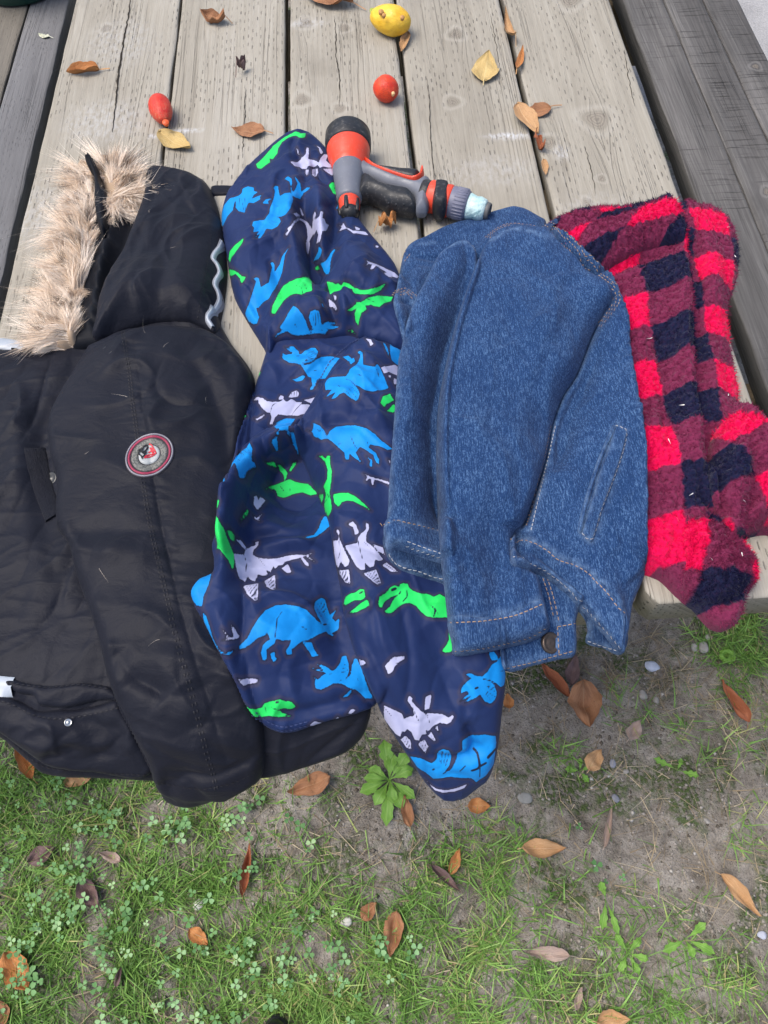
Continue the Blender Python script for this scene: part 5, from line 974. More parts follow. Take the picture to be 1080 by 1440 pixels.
patch('back', denim, [(553, 425), (557, 407), (562, 380), (567, 358), (573, 348), (583, 341), (596, 336), (620, 323), (648, 313), (683, 303), (707, 296), (721, 293), (739, 297), (764, 311), (784, 321), (809, 340), (836, 364), (861, 389), (875, 420), (884, 445), (886, 484), (895, 545), (904, 611), (909, 690), (909, 776), (903, 805), (870, 830), (800, 790), (720, 760), (640, 760), (585, 640), (570, 500), (562, 460)],
      M_DEN, hu=0.020, H=0.009, R=0.005, puff=0.008, base_sig=16, attrs=dict(wear=wear([([(568, 352), (580, 344), (610, 340)], .004, .5), ([(553, 420), (575, 412), (584, 424)], .006, .8)])),
      folds=[([(583, 343), (610, 345), (640, 340)], 0.004, -0.004, 'r', .03), ([(596, 345), (585, 380), (576, 415)], 0.012, 0.006, 'r', .04), ([(720, 297), (690, 318), (668, 345)], 0.010, 0.008, 'r', .04), ([(750, 303), (720, 312), (695, 330)], 0.006, -0.006, 'r', .04), ([(556, 424), (575, 416), (586, 428)], 0.004, -0.003, 'r', .035)], wr=[(0.0016, 40, 0.08, 0.02, 29, 1)])
stitches('stitching', denim, [[(556, 410), (570, 406), (585, 416)]], M_TAN, offs=(0.0, -0.003, -0.006), wd=0.00042)
stitches('stitching', denim, [[(565, 360), (572, 352)], [(570, 366), (577, 357)]], M_TAN, wd=0.00042)
# left sleeve with its open cuff
patch('cuff_inside', denim, [(540, 752), (543, 778), (550, 790), (560, 799), (588, 809), (612, 816), (645, 823), (650, 770), (600, 745)], M_DEN_IN, hu=0.034, H=0.007, R=0.005, attrs=dict(wear=wear([])), base_sig=14)
stitches('stitching', denim, [[(548, 781), (556, 792), (570, 799), (590, 804), (612, 812), (626, 815)]], M_PALE, offs=(0.0,), wd=0.00048)
patch('sleeve', denim, [(560, 505), (566, 480), (571, 455), (580, 428), (594, 402), (605, 380), (614, 364), (632, 349), (650, 342), (663, 346), (671, 358), (672, 400), (648, 480), (632, 560), (628, 640), (630, 720), (636, 796), (622, 791), (597, 783), (572, 774), (556, 771), (545, 774), (540, 755), (539, 738), (544, 729), (547, 680), (553, 600)],
      M_DEN, hu=0.034, H=0.013, R=0.007, puff=0.008, Rp=0.03, base_sig=16, attrs=dict(wear=wear([([(540, 743), (560, 734), (590, 738), (618, 748)], .004, .8), ([(612, 362), (633, 345), (652, 339), (668, 350)], .004, .9)])),
      folds=[([(620, 372), (600, 430), (585, 500), (572, 600), (565, 700)], 0.014, 0.006, 'r', .06), ([(541, 746), (565, 737), (595, 742), (620, 752)], 0.0025, -0.0025, 'c', .05), ([(545, 762), (580, 756), (620, 768)], 0.006, -0.002, 'r', .05), ([(668, 362), (648, 430), (628, 520), (618, 620), (620, 720), (626, 790)], 0.016, -0.022, 'r', .03)], wr=[(0.0012, 85, 0.12, 0.03, 31, 1)], cr=[(10, 84, 18, (.05, .12), (.004, .008), (.0016, .004), 18)])
patch('cuff', denim, [(540, 741), (553, 733), (575, 735), (600, 742), (634, 752), (638, 795), (622, 790), (597, 782), (572, 773), (556, 770), (546, 773), (541, 757)], M_DEN, hu=0.04, H=0.0024, R=0.002, n=5, base_sig=3, attrs=dict(wear=wear([], .003, 1.0)))
stitches('stitching', denim, [[(614, 361), (633, 346), (651, 340), (666, 348), (672, 362)]], M_PALE, offs=(-0.0012, -0.0036), wd=0.00042)
stitches('stitching', denim, [[(541, 735), (553, 729), (575, 731), (600, 738), (618, 744)]], M_TAN, offs=(-0.0042,), wd=0.00048)
stitches('stitching', denim, [[(572, 769), (597, 778), (622, 786)]], M_PALE, offs=(0.0, 0.0022), wd=0.00042)
# hem at the back with button tab
patch('back_hem', denim, [(735, 795), (790, 826), (814, 850), (811, 873), (809, 922), (787, 928), (750, 937), (713, 945), (704, 915), (700, 870)], M_DEN, hu=0.026, H=0.010, R=0.006, puff=0.003, hang=True, base_sig=12, attrs=dict(wear=wear([([(780, 872), (810, 872)], .004, .7), ([(784, 880), (786, 925)], .004, .7), ([(713, 938), (760, 928), (808, 914)], .005, .6)])),
      folds=[([(785, 870), (785, 900), (787, 927)], 0.002, -0.003, 'c', .03), ([(782, 876), (811, 872)], 0.002, -0.002, 'c', .03)])
stitches('stitching', denim, [[(715, 939), (750, 931), (785, 921), (808, 915)], [(784, 882), (785, 900), (786, 919)], [(786, 881), (809, 877)]], M_TAN, wd=0.00042)
stitches('stitching', denim, [[(764, 815), (772, 840), (779, 871)]], M_TAN, offs=(0.0, 0.0035), wd=0.00042)
patch('hem_inside', denim, [(810, 845), (824, 872), (827, 886), (825, 904), (850, 912), (874, 921), (884, 895), (866, 850), (835, 835)], M_DEN_IN, hu=0.010, H=0.006, R=0.005, hang=True, attrs=dict(wear=wear([([(827, 904), (850, 912), (874, 920)], .004, .8)])))
stitches('stitching', denim, [[(828, 902), (848, 909), (868, 915)]], M_PALE, wd=0.00042)
# right sleeve
SL = [(686, 341), (700, 328), (719, 323), (739, 326), (764, 333), (784, 345), (801, 360), (809, 373), (826, 391), (846, 402), (858, 410), (862, 422), (850, 442), (836, 466), (812, 525), (793, 555), (780, 590), (770, 640), (754, 690), (737, 737), (724, 760), (724, 790), (740, 803), (757, 816), (764, 842), (770, 865), (773, 886), (747, 902), (713, 911), (680, 918), (640, 922), (636, 905), (630, 868), (626, 830), (620, 780), (616, 720), (614, 640), (617, 563), (632, 488), (645, 440), (658, 403), (672, 365)]
patch('sleeve', denim, SL, M_DEN, hu=0.044, H=0.021, R=0.007, puff=0.012, Rp=0.035, hang=True, base_sig=12, soft_edges=[[(850, 442), (836, 466), (812, 525), (785, 575)]], attrs=dict(wear=wear([([(630, 872), (680, 869), (724, 860), (763, 843)], .004, .85), ([(640, 917), (700, 908), (770, 890)], .004, .7), ([(690, 338), (720, 322), (764, 332), (800, 357), (826, 389), (858, 410)], .004, .8)], 0.002, .5)),
      folds=[([(631, 868), (680, 867), (724, 859), (763, 842)], 0.0022, -0.0032, 'c', .05), ([(700, 360), (680, 450), (660, 560), (655, 700), (665, 830)], 0.022, 0.006, 'r', .07), ([(820, 430), (780, 500), (755, 580), (735, 680)], 0.012, -0.004, 'r', .06), ([(850, 420), (815, 480), (790, 540)], 0.012, 0.005, 'r', .06), ([(760, 690), (735, 740), (725, 800), (720, 840)], 0.008, 0.005, 'r', .05), ([(705, 780), (700, 830), (705, 860)], 0.010, -0.004, 'r', .05)],
      wr=[(0.0014, 80, 0.14, 0.035, 33, 1), (0.0014, 95, 0.10, 0.04, 34, 3), (-0.0008, 30, 0.05, 0.03, 35, 3)], cr=[(16, 86, 18, (.06, .16), (.005, .010), (.0018, .0042), 15), (10, 20, 30, (.03, .06), (.003, .006), (.0012, .0028), 16)])
patch('cuff', denim, [(631, 868), (680, 867), (724, 859), (762, 842), (769, 865), (772, 885), (747, 901), (713, 910), (680, 917), (641, 921), (636, 905)], M_DEN, hu=0.05, H=0.0026, R=0.002, n=5, hang=True, base_sig=3, attrs=dict(wear=wear([], .003, 1.0)), wr=[(0.0008, 90, 0.03, 0.02, 40, 1)])
stitches('stitching', denim, [[(632, 876), (680, 874), (724, 866), (763, 850)], [(640, 916), (680, 912), (713, 905), (747, 896), (770, 882)]], M_TAN, wd=0.00048)
# right front with hem band and welt pocket
FB = [(862, 418), (836, 468), (812, 527), (793, 557), (780, 592), (770, 642), (755, 692), (740, 735), (722, 752), (719, 770), (719, 791), (738, 797), (756, 804), (778, 818), (802, 838), (813, 851), (831, 871), (849, 891), (873, 921), (878, 917), (881, 898), (885, 884), (890, 850), (902, 822), (908, 804), (910, 776), (910, 690), (905, 611), (896, 545), (887, 484), (885, 445), (875, 420)]
band = [(719, 756), (740, 758), (757, 764), (773, 772), (787, 784), (813, 793), (840, 813), (860, 835), (879, 858)]
patch('front', denim, FB, M_DEN, hu=0.034, H=0.010, R=0.004, puff=0.005, Rp=0.03, hang=True, base_sig=18, soft_edges=[[(862, 418), (836, 468), (812, 527), (785, 575)]], attrs=dict(wear=wear([(band, .004, .9), ([(719, 785), (756, 799), (800, 834), (849, 886), (873, 915)], .004, .8), ([(777, 600), (768, 660), (745, 745)], .004, .6), ([(866, 597), (818, 745), (832, 762), (882, 607)], .004, .6)], .002, .5)),
      folds=[(band, 0.0022, -0.003, 'c', .045), ([(779, 596), (770, 640), (757, 690), (744, 745)], 0.003, -0.003, 'c', .045), ([(800, 575), (790, 660), (775, 740)], 0.012, -0.004, 'r', .045), ([(852, 462), (822, 530), (800, 585), (788, 650)], 0.014, -0.018, 'r', .045), ([(872, 470), (858, 540), (840, 610)], 0.012, -0.004, 'r', .05), ([(889, 500), (880, 580), (885, 680)], 0.012, 0.005, 'r', .05), ([(815, 760), (815, 790)], 0.002, -0.0025, 'c', .045), ([(840, 790), (870, 820), (890, 830)], 0.010, 0.004, 'r', .04), ([(740, 780), (780, 800), (830, 850)], 0.008, 0.003, 'r', .04)], wr=[(0.0016, 80, 0.1, 0.02, 36, 1), (0.0006, -40, 0.04, 0.012, 37, 1)], cr=[(14, 70, 30, (.04, .1), (.003, .008), (.0016, .004), 17)])
patch('pocket_welt', denim, [(865, 598), (868, 597), (880, 604), (882, 607), (872, 648), (858, 688), (846, 722), (834, 760), (831, 763), (819, 753), (818, 750), (828, 715), (842, 668), (855, 630)], M_DEN, hu=0.042, H=0.0046, R=0.002, n=3, attrs=dict(wear=wear([], .002, .9)))
patch('pocket_lip', denim, [(863, 596), (866, 598), (853, 630), (840, 667), (826, 713), (817, 750), (812, 747), (820, 710), (834, 664), (849, 625)], M_DEN, hu=0.042, H=0.0030, R=0.002, n=5, attrs=dict(wear=wear([], .002, .9)))
patch('hem_band', denim, band + [(876, 912), (873, 919), (849, 890), (831, 870), (813, 850), (802, 837), (778, 817), (756, 803), (738, 796), (721, 790)], M_DEN, hu=0.046, H=0.0024, R=0.002, n=5, attrs=dict(wear=wear([], .003, 1.0)), base_sig=3, wr=[(0.0008, 90, 0.03, 0.02, 39, 1)])
stitches('stitching', denim, [band], M_TAN, offs=(-0.003,), wd=0.00042)
stitches('stitching', denim, [[(721, 784), (738, 790), (758, 798), (780, 812), (803, 832), (832, 865), (850, 885), (872, 911)], [(866, 600), (880, 608), (874, 640), (860, 680), (846, 715), (831, 759), (818, 750)], [(781, 600), (772, 640), (760, 690), (747, 745)]], M_PALE, wd=0.00042)
stitches('stitching', denim, [[(774, 600), (766, 640), (753, 690), (740, 742)]], M_TAN, wd=0.0005)
stitches('stitching', denim, [[(690, 334), (703, 324), (719, 319), (739, 321), (764, 328), (784, 340), (803, 354), (814, 370), (830, 386), (848, 398), (862, 408)]], M_TAN, offs=(0.0, 0.0032, 0.0058), wd=0.00042)
stitches('stitching', denim, [[(865, 412), (866, 426), (856, 442), (840, 462)]], M_TAN, offs=(0.0, 0.003, -0.003), wd=0.00042)
mb = mat('bronze_button', (0.10, 0.075, 0.06), 0.4, 0.5, metal=0.7)
bt = disc('button', denim, (773, 904), 0.0085, mb, th=0.003, prof_=[(0.0, 0.0082), (0.0025, 0.0085), (0.0034, 0.0078), (0.0034, 0.0066), (0.0026, 0.0058), (0.0026, 0.0042), (0.0032, 0.0034), (0.0032, 0.0018), (0.0028, 0.0)])
ribbon('belt_loop', denim, [(763, 325), (778, 321)], 0.013, M_DEN, lift=0.001, th=0.0016)
stitches('stitching', denim, [[(762, 322), (778, 317)], [(764, 330), (780, 325)], [(763, 326), (779, 321)]], M_TAN, wd=0.00042, lift=0.003)

# ================================================================== hose nozzle
def solid(name, parent, outline_px, z0, T, R, m, cell=0.0008, n=2, flat=1.0):
    """rounded solid: pixel outline in the plane z0, half thickness T, edge radius R"""
    poly = U(spline(outline_px, n), z0)[:, :2]; lo, hi = poly.min(0) - 3 * cell, poly.max(0) + 3 * cell
    w = Win(); w.X, w.S = np.meshgrid(np.arange(lo[0], hi[0], cell), np.arange(lo[1], hi[1], cell))
    global DX
    keep = DX; DX = cell; sd_, CX, CS = sdf_poly(poly, w, 0.03); DX = keep
    ins = sd_ > 0; cl = ins[:-1, :-1] | ins[:-1, 1:] | ins[1:, 1:] | ins[1:, :-1]; use = np.zeros(ins.shape, bool)
    use[:-1, :-1] |= cl; use[:-1, 1:] |= cl; use[1:, 1:] |= cl; use[1:, :-1] |= cl; out = use & ~ins
    X = np.where(out, CX, w.X); S = np.where(out, CS, w.S); t_ = np.clip(np.maximum(sd_, 0) / R, 0, 1); h = T * np.sqrt(1 - (1 - t_) ** 2)
    idx = np.full(ins.shape, -1); idx[use] = np.arange(use.sum()); j, i = np.where(cl); N = use.sum()
    F = np.stack([idx[j, i], idx[j, i + 1], idx[j + 1, i + 1], idx[j + 1, i]], 1)
    V = np.concatenate([np.stack([X[use], S[use], z0 + h[use]], 1), np.stack([X[use], S[use], z0 - h[use]], 1)])
    return mesh_np(name, V, np.concatenate([F, F[:, ::-1] + N]), m, parent)
def N_(s, ox=440, oy=140, k=4.154):
    v = np.array([float(a) for a in s.split()]).reshape(-1, 2); return v / k + np.array([ox, oy])
M_OR = mat('orange_plastic', (0.72, 0.055, 0.018), 0.35, 0.5); M_GY = mat('grey_plastic', (0.135, 0.145, 0.175), 0.38, 0.5); M_BK = mat('black_rubber', (0.012, 0.013, 0.016), 0.5, 0.4)
for m in (M_OR, M_GY, M_BK):
    t = NT(m); bc = tuple(t.b.inputs['Base Color'].default_value)[:3]; t.col(t.mix(t.rng(t.noise(t.geo(), 260, 5, 0.7), 0.56, 0.72, 0.0, 0.35), t.mix(t.rng(t.noise(t.geo(), 50, 4), 0.35, 0.7), bc, tuple(0.8 * v + 0.012 for v in bc)), (0.30, 0.28, 0.26)))
    t.rough(t.rng(t.noise(t.geo(), 120, 4), 0.3, 0.7, 0.32, 0.62)); t.nrm(t.bump(t.noise(t.geo(), 900, 2), 0.0003, 0.4))
noz = empty('hose_nozzle', tuple(U1(520, 240, TZ)), 'orange, grey and black garden hose spray nozzle lying on the table', 'hose nozzle')
zA = TZ + 0.026
a0 = U1(489, 172, zA); a1 = U1(491.5, 298, TZ + 0.019); ax = a1 - a0; AL = np.linalg.norm(ax)
def ap(y): return (y - 172) / 126.0 * AL
lathe('spray_head', noz, [(ap(194), 0.0), (ap(194), 0.020), (ap(191), 0.0215), (ap(191), 0.0245), (ap(193), 0.0258), (ap(203), 0.0262), (ap(211), 0.0258), (ap(213), 0.0245), (ap(213), 0.0235)], a0, ax, M_BK, 48)
lathe('bell', noz, [(ap(210), 0.0240), (ap(214), 0.0243), (ap(222), 0.0232), (ap(230), 0.0205), (ap(236), 0.0184), (ap(246), 0.0170)], a0, ax, M_OR, 40)
lathe('barrel', noz, [(ap(238), 0.0175), (ap(241), 0.0179), (ap(252), 0.0168), (ap(268), 0.0150), (ap(281), 0.0138), (ap(284), 0.0128), (ap(284), 0.0)], a0, ax, M_GY, 40)
kn_ = lathe('knob', noz, [(ap(282), 0.0112), (ap(285), 0.0118), (ap(292), 0.0112), (ap(299), 0.0098), (ap(302), 0.0085)], a0, ax, M_OR, 24)
lathe('knob_tip', kn_, [(ap(297), 0.0104), (ap(302), 0.0092), (ap(305), 0.0075), (ap(306), 0.0)], a0, ax, M_BK, 24)
for k in range(5):                                     # black grip ribs round the knob
    th = k * 2 * np.pi / 5 + 0.6; e = ax / AL; s1 = np.cross([0, 0, 1], e); s1 /= np.linalg.norm(s1); s2 = np.cross(e, s1); o_ = a0 + (s1 * np.cos(th) + s2 * np.sin(th)) * 0.0102
    lathe('knob_rib', kn_, [(ap(285), 0.0), (ap(287), 0.0024), (ap(296), 0.0027), (ap(301), 0.0016), (ap(302), 0.0)], o_, ax, M_BK, 10)
zH = TZ + 0.0185
solid('handle', noz, N_('235 400 290 372 330 402 450 457 590 503 640 478 680 484 693 510 690 560 676 640 662 661 600 656 590 580 540 552 430 522 330 478 280 482 235 505'), zH, 0.0135, 0.012, M_GY)
solid('grip', noz, N_('268 520 276 482 300 467 340 480 400 520 480 541 560 556 590 590 601 656 520 652 430 632 375 597 325 579 266 580'), zH, 0.0150, 0.011, M_BK)
solid('trigger', noz, N_('340 410 420 413 500 424 622 440 606 482 585 492 450 462 370 434'), zH, 0.0095, 0.006, M_BK)
solid('trim', noz, N_('296 366 325 393 365 424 450 458 585 492 620 472 626 432 644 432 650 447 640 485 604 506 560 502 440 474 340 436 305 400'), zH, 0.0142, 0.004, M_OR)
for px in [(443, 605), (487, 612), (531, 612)]:        # finger studs on the grip
    q = U1(440 + px[0] / 4.154, 140 + px[1] / 4.154, zH + 0.0130); lathe('grip_stud', noz, [(-0.002, 0.0012), (0.0006, 0.0011), (0.0009, 0.0)], q, (0, 0, 1), M_BK, 10)
b0 = U1(600, 275, TZ + 0.018); b1 = U1(690, 298, TZ + 0.0165); bx = b1 - b0; BL = np.linalg.norm(bx)
def bp(x): return (x - 600) / 90.0 * BL
lathe('neck_ring', noz, [(bp(592), 0.0), (bp(592), 0.0150), (bp(595), 0.0160), (bp(602), 0.0160), (bp(605), 0.0150), (bp(605), 0.0)], b0, bx, M_BK, 32)
lathe('collar', noz, [(bp(602), 0.0), (bp(602), 0.0155), (bp(605), 0.0172), (bp(618), 0.0162), (bp(632), 0.0172), (bp(635), 0.0160), (bp(635), 0.0)], b0, bx, M_OR, 36)
solid('collar_pad', noz, N_('700 545 715 522 790 532 795 560 780 640 760 662 715 655 697 630'), TZ + 0.0205, 0.0152, 0.0045, M_BK)
seg = 60; th = np.arange(seg) * 2 * np.pi / seg; nut = lathe('ribbed_nut', noz, [(bp(632), 0.0), (bp(632), 0.0155), (bp(636), 0.0166), (bp(654), 0.0162), (bp(658), 0.0150), (bp(658), 0.0)], b0, bx, mat('lilac_grey_plastic', (0.14, 0.145, 0.20), 0.45, 0.4), 40)
for k in range(28):
    th = k * 2 * np.pi / 28; e = bx / BL; s1 = np.cross([0, 0, 1], e); s1 /= np.linalg.norm(s1); s2 = np.cross(e, s1); o_ = b0 + (s1 * np.cos(th) + s2 * np.sin(th)) * 0.0160
    lathe('rib', nut, [(bp(640), 0.0), (bp(641), 0.0011), (bp(655), 0.0011), (bp(656), 0.0)], o_, bx, nut.data.materials[0], 6)
mt = mat('pale_blue_tape', (0.42, 0.62, 0.62), 0.55, 0.3); t = NT(mt); t.col(t.mix(t.rng(t.noise(t.geo(), 90, 4), 0.35, 0.65), (0.30, 0.50, 0.52), (0.60, 0.74, 0.72))); t.nrm(t.bump(t.noise(t.geo(), 160, 4, 0.6, 1.0), 0.003, 0.9))
lathe('taped_end', noz, [(bp(655), 0.0), (bp(655), 0.0128), (bp(660), 0.0138), (bp(668), 0.0120), (bp(674), 0.0128), (bp(681), 0.0112), (bp(683), 0.0095), (bp(683), 0.0)], b0, bx, mt, 26)
lathe('inlet', noz, [(bp(680), 0.0092), (bp(687), 0.0090), (bp(689), 0.0080), (bp(687), 0.0066), (bp(682), 0.0)], b0, bx, mat('dull_inlet', (0.10, 0.10, 0.10), 0.5, 0.4), 20)

# ================================================================== fruit on the table
def fruit(name, px, L, Wd, ang, m, seed, label, cat, hang=1.0, taper=0.12, lump=0.05):
    c = U1(px[0], px[1], TZ + Wd * 0.49); nu, nv = 40, 26; u = np.arange(nu) * 2 * np.pi / nu; v = np.linspace(0, np.pi, nv)
    Ug, Vg = np.meshgrid(u, v); r = np.sin(Vg); x = -np.cos(Vg)
    k = 1 + lump * perlin(np.cos(Ug) * r * 1.3 + 5, x * 1.3 + seed, seed) + 0.5 * lump * perlin(np.sin(Ug) * r * 2.3, x * 2.1 + 3, seed + 1); k2 = 1 - taper * x
    Pn = np.stack([x * L / 2 * k, np.cos(Ug) * r * Wd / 2 * k * k2, np.sin(Ug) * r * Wd / 2 * k * k2], -1).reshape(-1, 3); Pn[:, 2] = np.maximum(Pn[:, 2], -Wd * 0.49)
    a = math.radians(ang); R2 = np.array([[math.cos(a), -math.sin(a), 0], [math.sin(a), math.cos(a), 0], [0, 0, 1]])
    loc = Pn; idx = np.arange(nu * nv).reshape(nv, nu); F = np.stack([idx[:-1], np.roll(idx, -1, 1)[:-1], np.roll(idx, -1, 1)[1:], idx[1:]], -1).reshape(-1, 4)
    root = empty(name, (c[0], c[1], TZ), label, cat)
    mesh_np('skin', loc @ R2.T + c, F, m, root, dict(loc=np.stack([x.ravel(), (np.cos(Ug) * r).ravel(), (np.sin(Ug) * r).ravel()], 1)))
    return root, c, R2
def tomato_mat(name, c0, c1, scar, amt):
    m = mat(name, c0, 0.36, 0.4); t = NT(m); l = t.attr('loc', 'Vector'); t.rough(t.rng(t.noise(l, 4, 4), 0.3, 0.7, 0.26, 0.55)); x, y, z = t.sep(l)[:3]
    c = t.mix(t.rng(t.noise(l, 2.2, 3), 0.35, 0.7), c0, c1); c = t.mix(t.rng(t.noise(l, 9, 4, 0.7), 0.58, 0.74, 0, 0.4), c, tuple(0.5 * v for v in c0))
    cr = t.math('MULTIPLY', t.rng(t.math('ABSOLUTE', t.math('SUBTRACT', t.noise(l, 3.2, 4, 0.6, 1.5), 0.5)), 0.0, 0.028, 1, 0), t.rng(x, 0.05, 0.6))
    c = t.mix(t.math('MULTIPLY', cr, amt), c, scar); t.col(c); t.nrm(t.bump(t.math('ADD', t.noise(l, 5, 4), t.math('MULTIPLY', cr, 0.4)), 0.0012, 0.6)); return m
MT1 = tomato_mat('red_tomato_skin', (0.50, 0.018, 0.012), (0.62, 0.05, 0.022), (0.55, 0.30, 0.16), 0.9); MT2 = tomato_mat('ripe_tomato_skin', (0.55, 0.028, 0.012), (0.66, 0.075, 0.02), (0.30, 0.012, 0.01), 0.7)
MT3 = tomato_mat('yellow_tomato_skin', (0.72, 0.42, 0.028), (0.80, 0.52, 0.05), (0.45, 0.22, 0.08), 0.3)
M_DRY = mat('dry_scab', (0.46, 0.25, 0.10), 0.8, 0.1)
def dot(parent, px, z, r, m, name):
    q = U1(px[0], px[1], z); lathe(name, parent, [(-0.004, r * .7), (0.0, r), (0.0008, r * .8), (0.0014, 0.0)], q, (0.1, -0.35, 1), m, 14)
f1, c1, _ = fruit('tomato', (226, 154), 0.046, 0.027, -74, MT1, 3, 'long red tomato with pale cracks at one end, beside the fur-trimmed hood', 'tomato', taper=0.15)
dot(f1, (233, 172), TZ + 0.018, 0.0042, mat('stem_scar', (0.62, 0.10, 0.03), 0.4), 'blossom_end')
f2, c2, _ = fruit('tomato', (543, 125), 0.033, 0.030, -60, MT2, 8, 'small round red tomato lying beyond the hose nozzle', 'tomato', taper=0.05)
dot(f2, (553, 131), TZ + 0.026, 0.0022, mat('pale_scar', (0.72, 0.45, 0.22), 0.5), 'blossom_end')
f3, c3, _ = fruit('tomato', (549, 28), 0.055, 0.036, -25, MT3, 12, 'yellow tomato with brown scabs resting over a gap between boards', 'tomato', taper=-0.05)
for px, r in (((536, 16), 0.0036), ((540, 21), 0.0026), ((566, 24), 0.003)): dot(f3, px, TZ + 0.034, r, M_DRY, 'scab')
solid('calyx', f3, [(520, 13), (526, 12), (531, 17), (529, 22), (525, 27), (522, 22)], TZ + 0.018, 0.0015, 0.002, mat('calyx_green', (0.30, 0.34, 0.06), 0.7))

# ================================================================== fallen leaves
def leaf_mat(name, c0, c1, vein):
    m = mat(name, c0, 0.6, 0.25); t = NT(m); l = t.attr('lf', 'Vector'); x, y, z = t.sep(l)[:3]
    c = t.mix(t.rng(t.noise(l, 2.5, 5, 0.65), 0.3, 0.7), c0, c1); c = t.mix(t.rng(t.noise(l, 14, 3), 0.58, 0.72, 0, 0.6), c, tuple(v * 0.45 for v in c0))
    vn = t.rng(t.math('ABSOLUTE', y), 0.0, 0.05, 1, 0); sv = t.rng(t.math('ABSOLUTE', t.math('SINE', t.math('ADD', t.math('MULTIPLY', x, 22), t.math('MULTIPLY', t.math('ABSOLUTE', y), -16)))), 0.0, 0.16, 0.45, 0)
    c = t.mix(t.math('MAXIMUM', t.math('MULTIPLY', vn, 0.7), sv), c, vein); t.col(c); t.nrm(t.bump(t.math('ADD', t.noise(l, 12, 4), t.math('MULTIPLY', sv, -0.6)), 0.0012, 0.8)); return m
LM = dict(tan=leaf_mat('tan_leaf', (0.40, 0.22, 0.10), (0.50, 0.31, 0.16), (0.56, 0.40, 0.24)), yellow=leaf_mat('yellow_leaf', (0.46, 0.31, 0.11), (0.55, 0.41, 0.18), (0.62, 0.50, 0.26)), brown=leaf_mat('brown_leaf', (0.24, 0.105, 0.05), (0.36, 0.18, 0.09), (0.42, 0.26, 0.15)),
          orange=leaf_mat('orange_leaf', (0.42, 0.155, 0.045), (0.50, 0.24, 0.09), (0.52, 0.32, 0.16)), red=leaf_mat('russet_leaf', (0.26, 0.075, 0.035), (0.36, 0.13, 0.06), (0.40, 0.20, 0.12)), purple=leaf_mat('dull_purple_leaf', (0.12, 0.075, 0.075), (0.20, 0.13, 0.12), (0.24, 0.17, 0.15)), grey=leaf_mat('grey_pink_leaf', (0.30, 0.22, 0.18), (0.42, 0.32, 0.27), (0.46, 0.37, 0.31)), pale=leaf_mat('pale_leaf', (0.50, 0.52, 0.38), (0.60, 0.60, 0.48), (0.66, 0.66, 0.55)))
LN = [0]
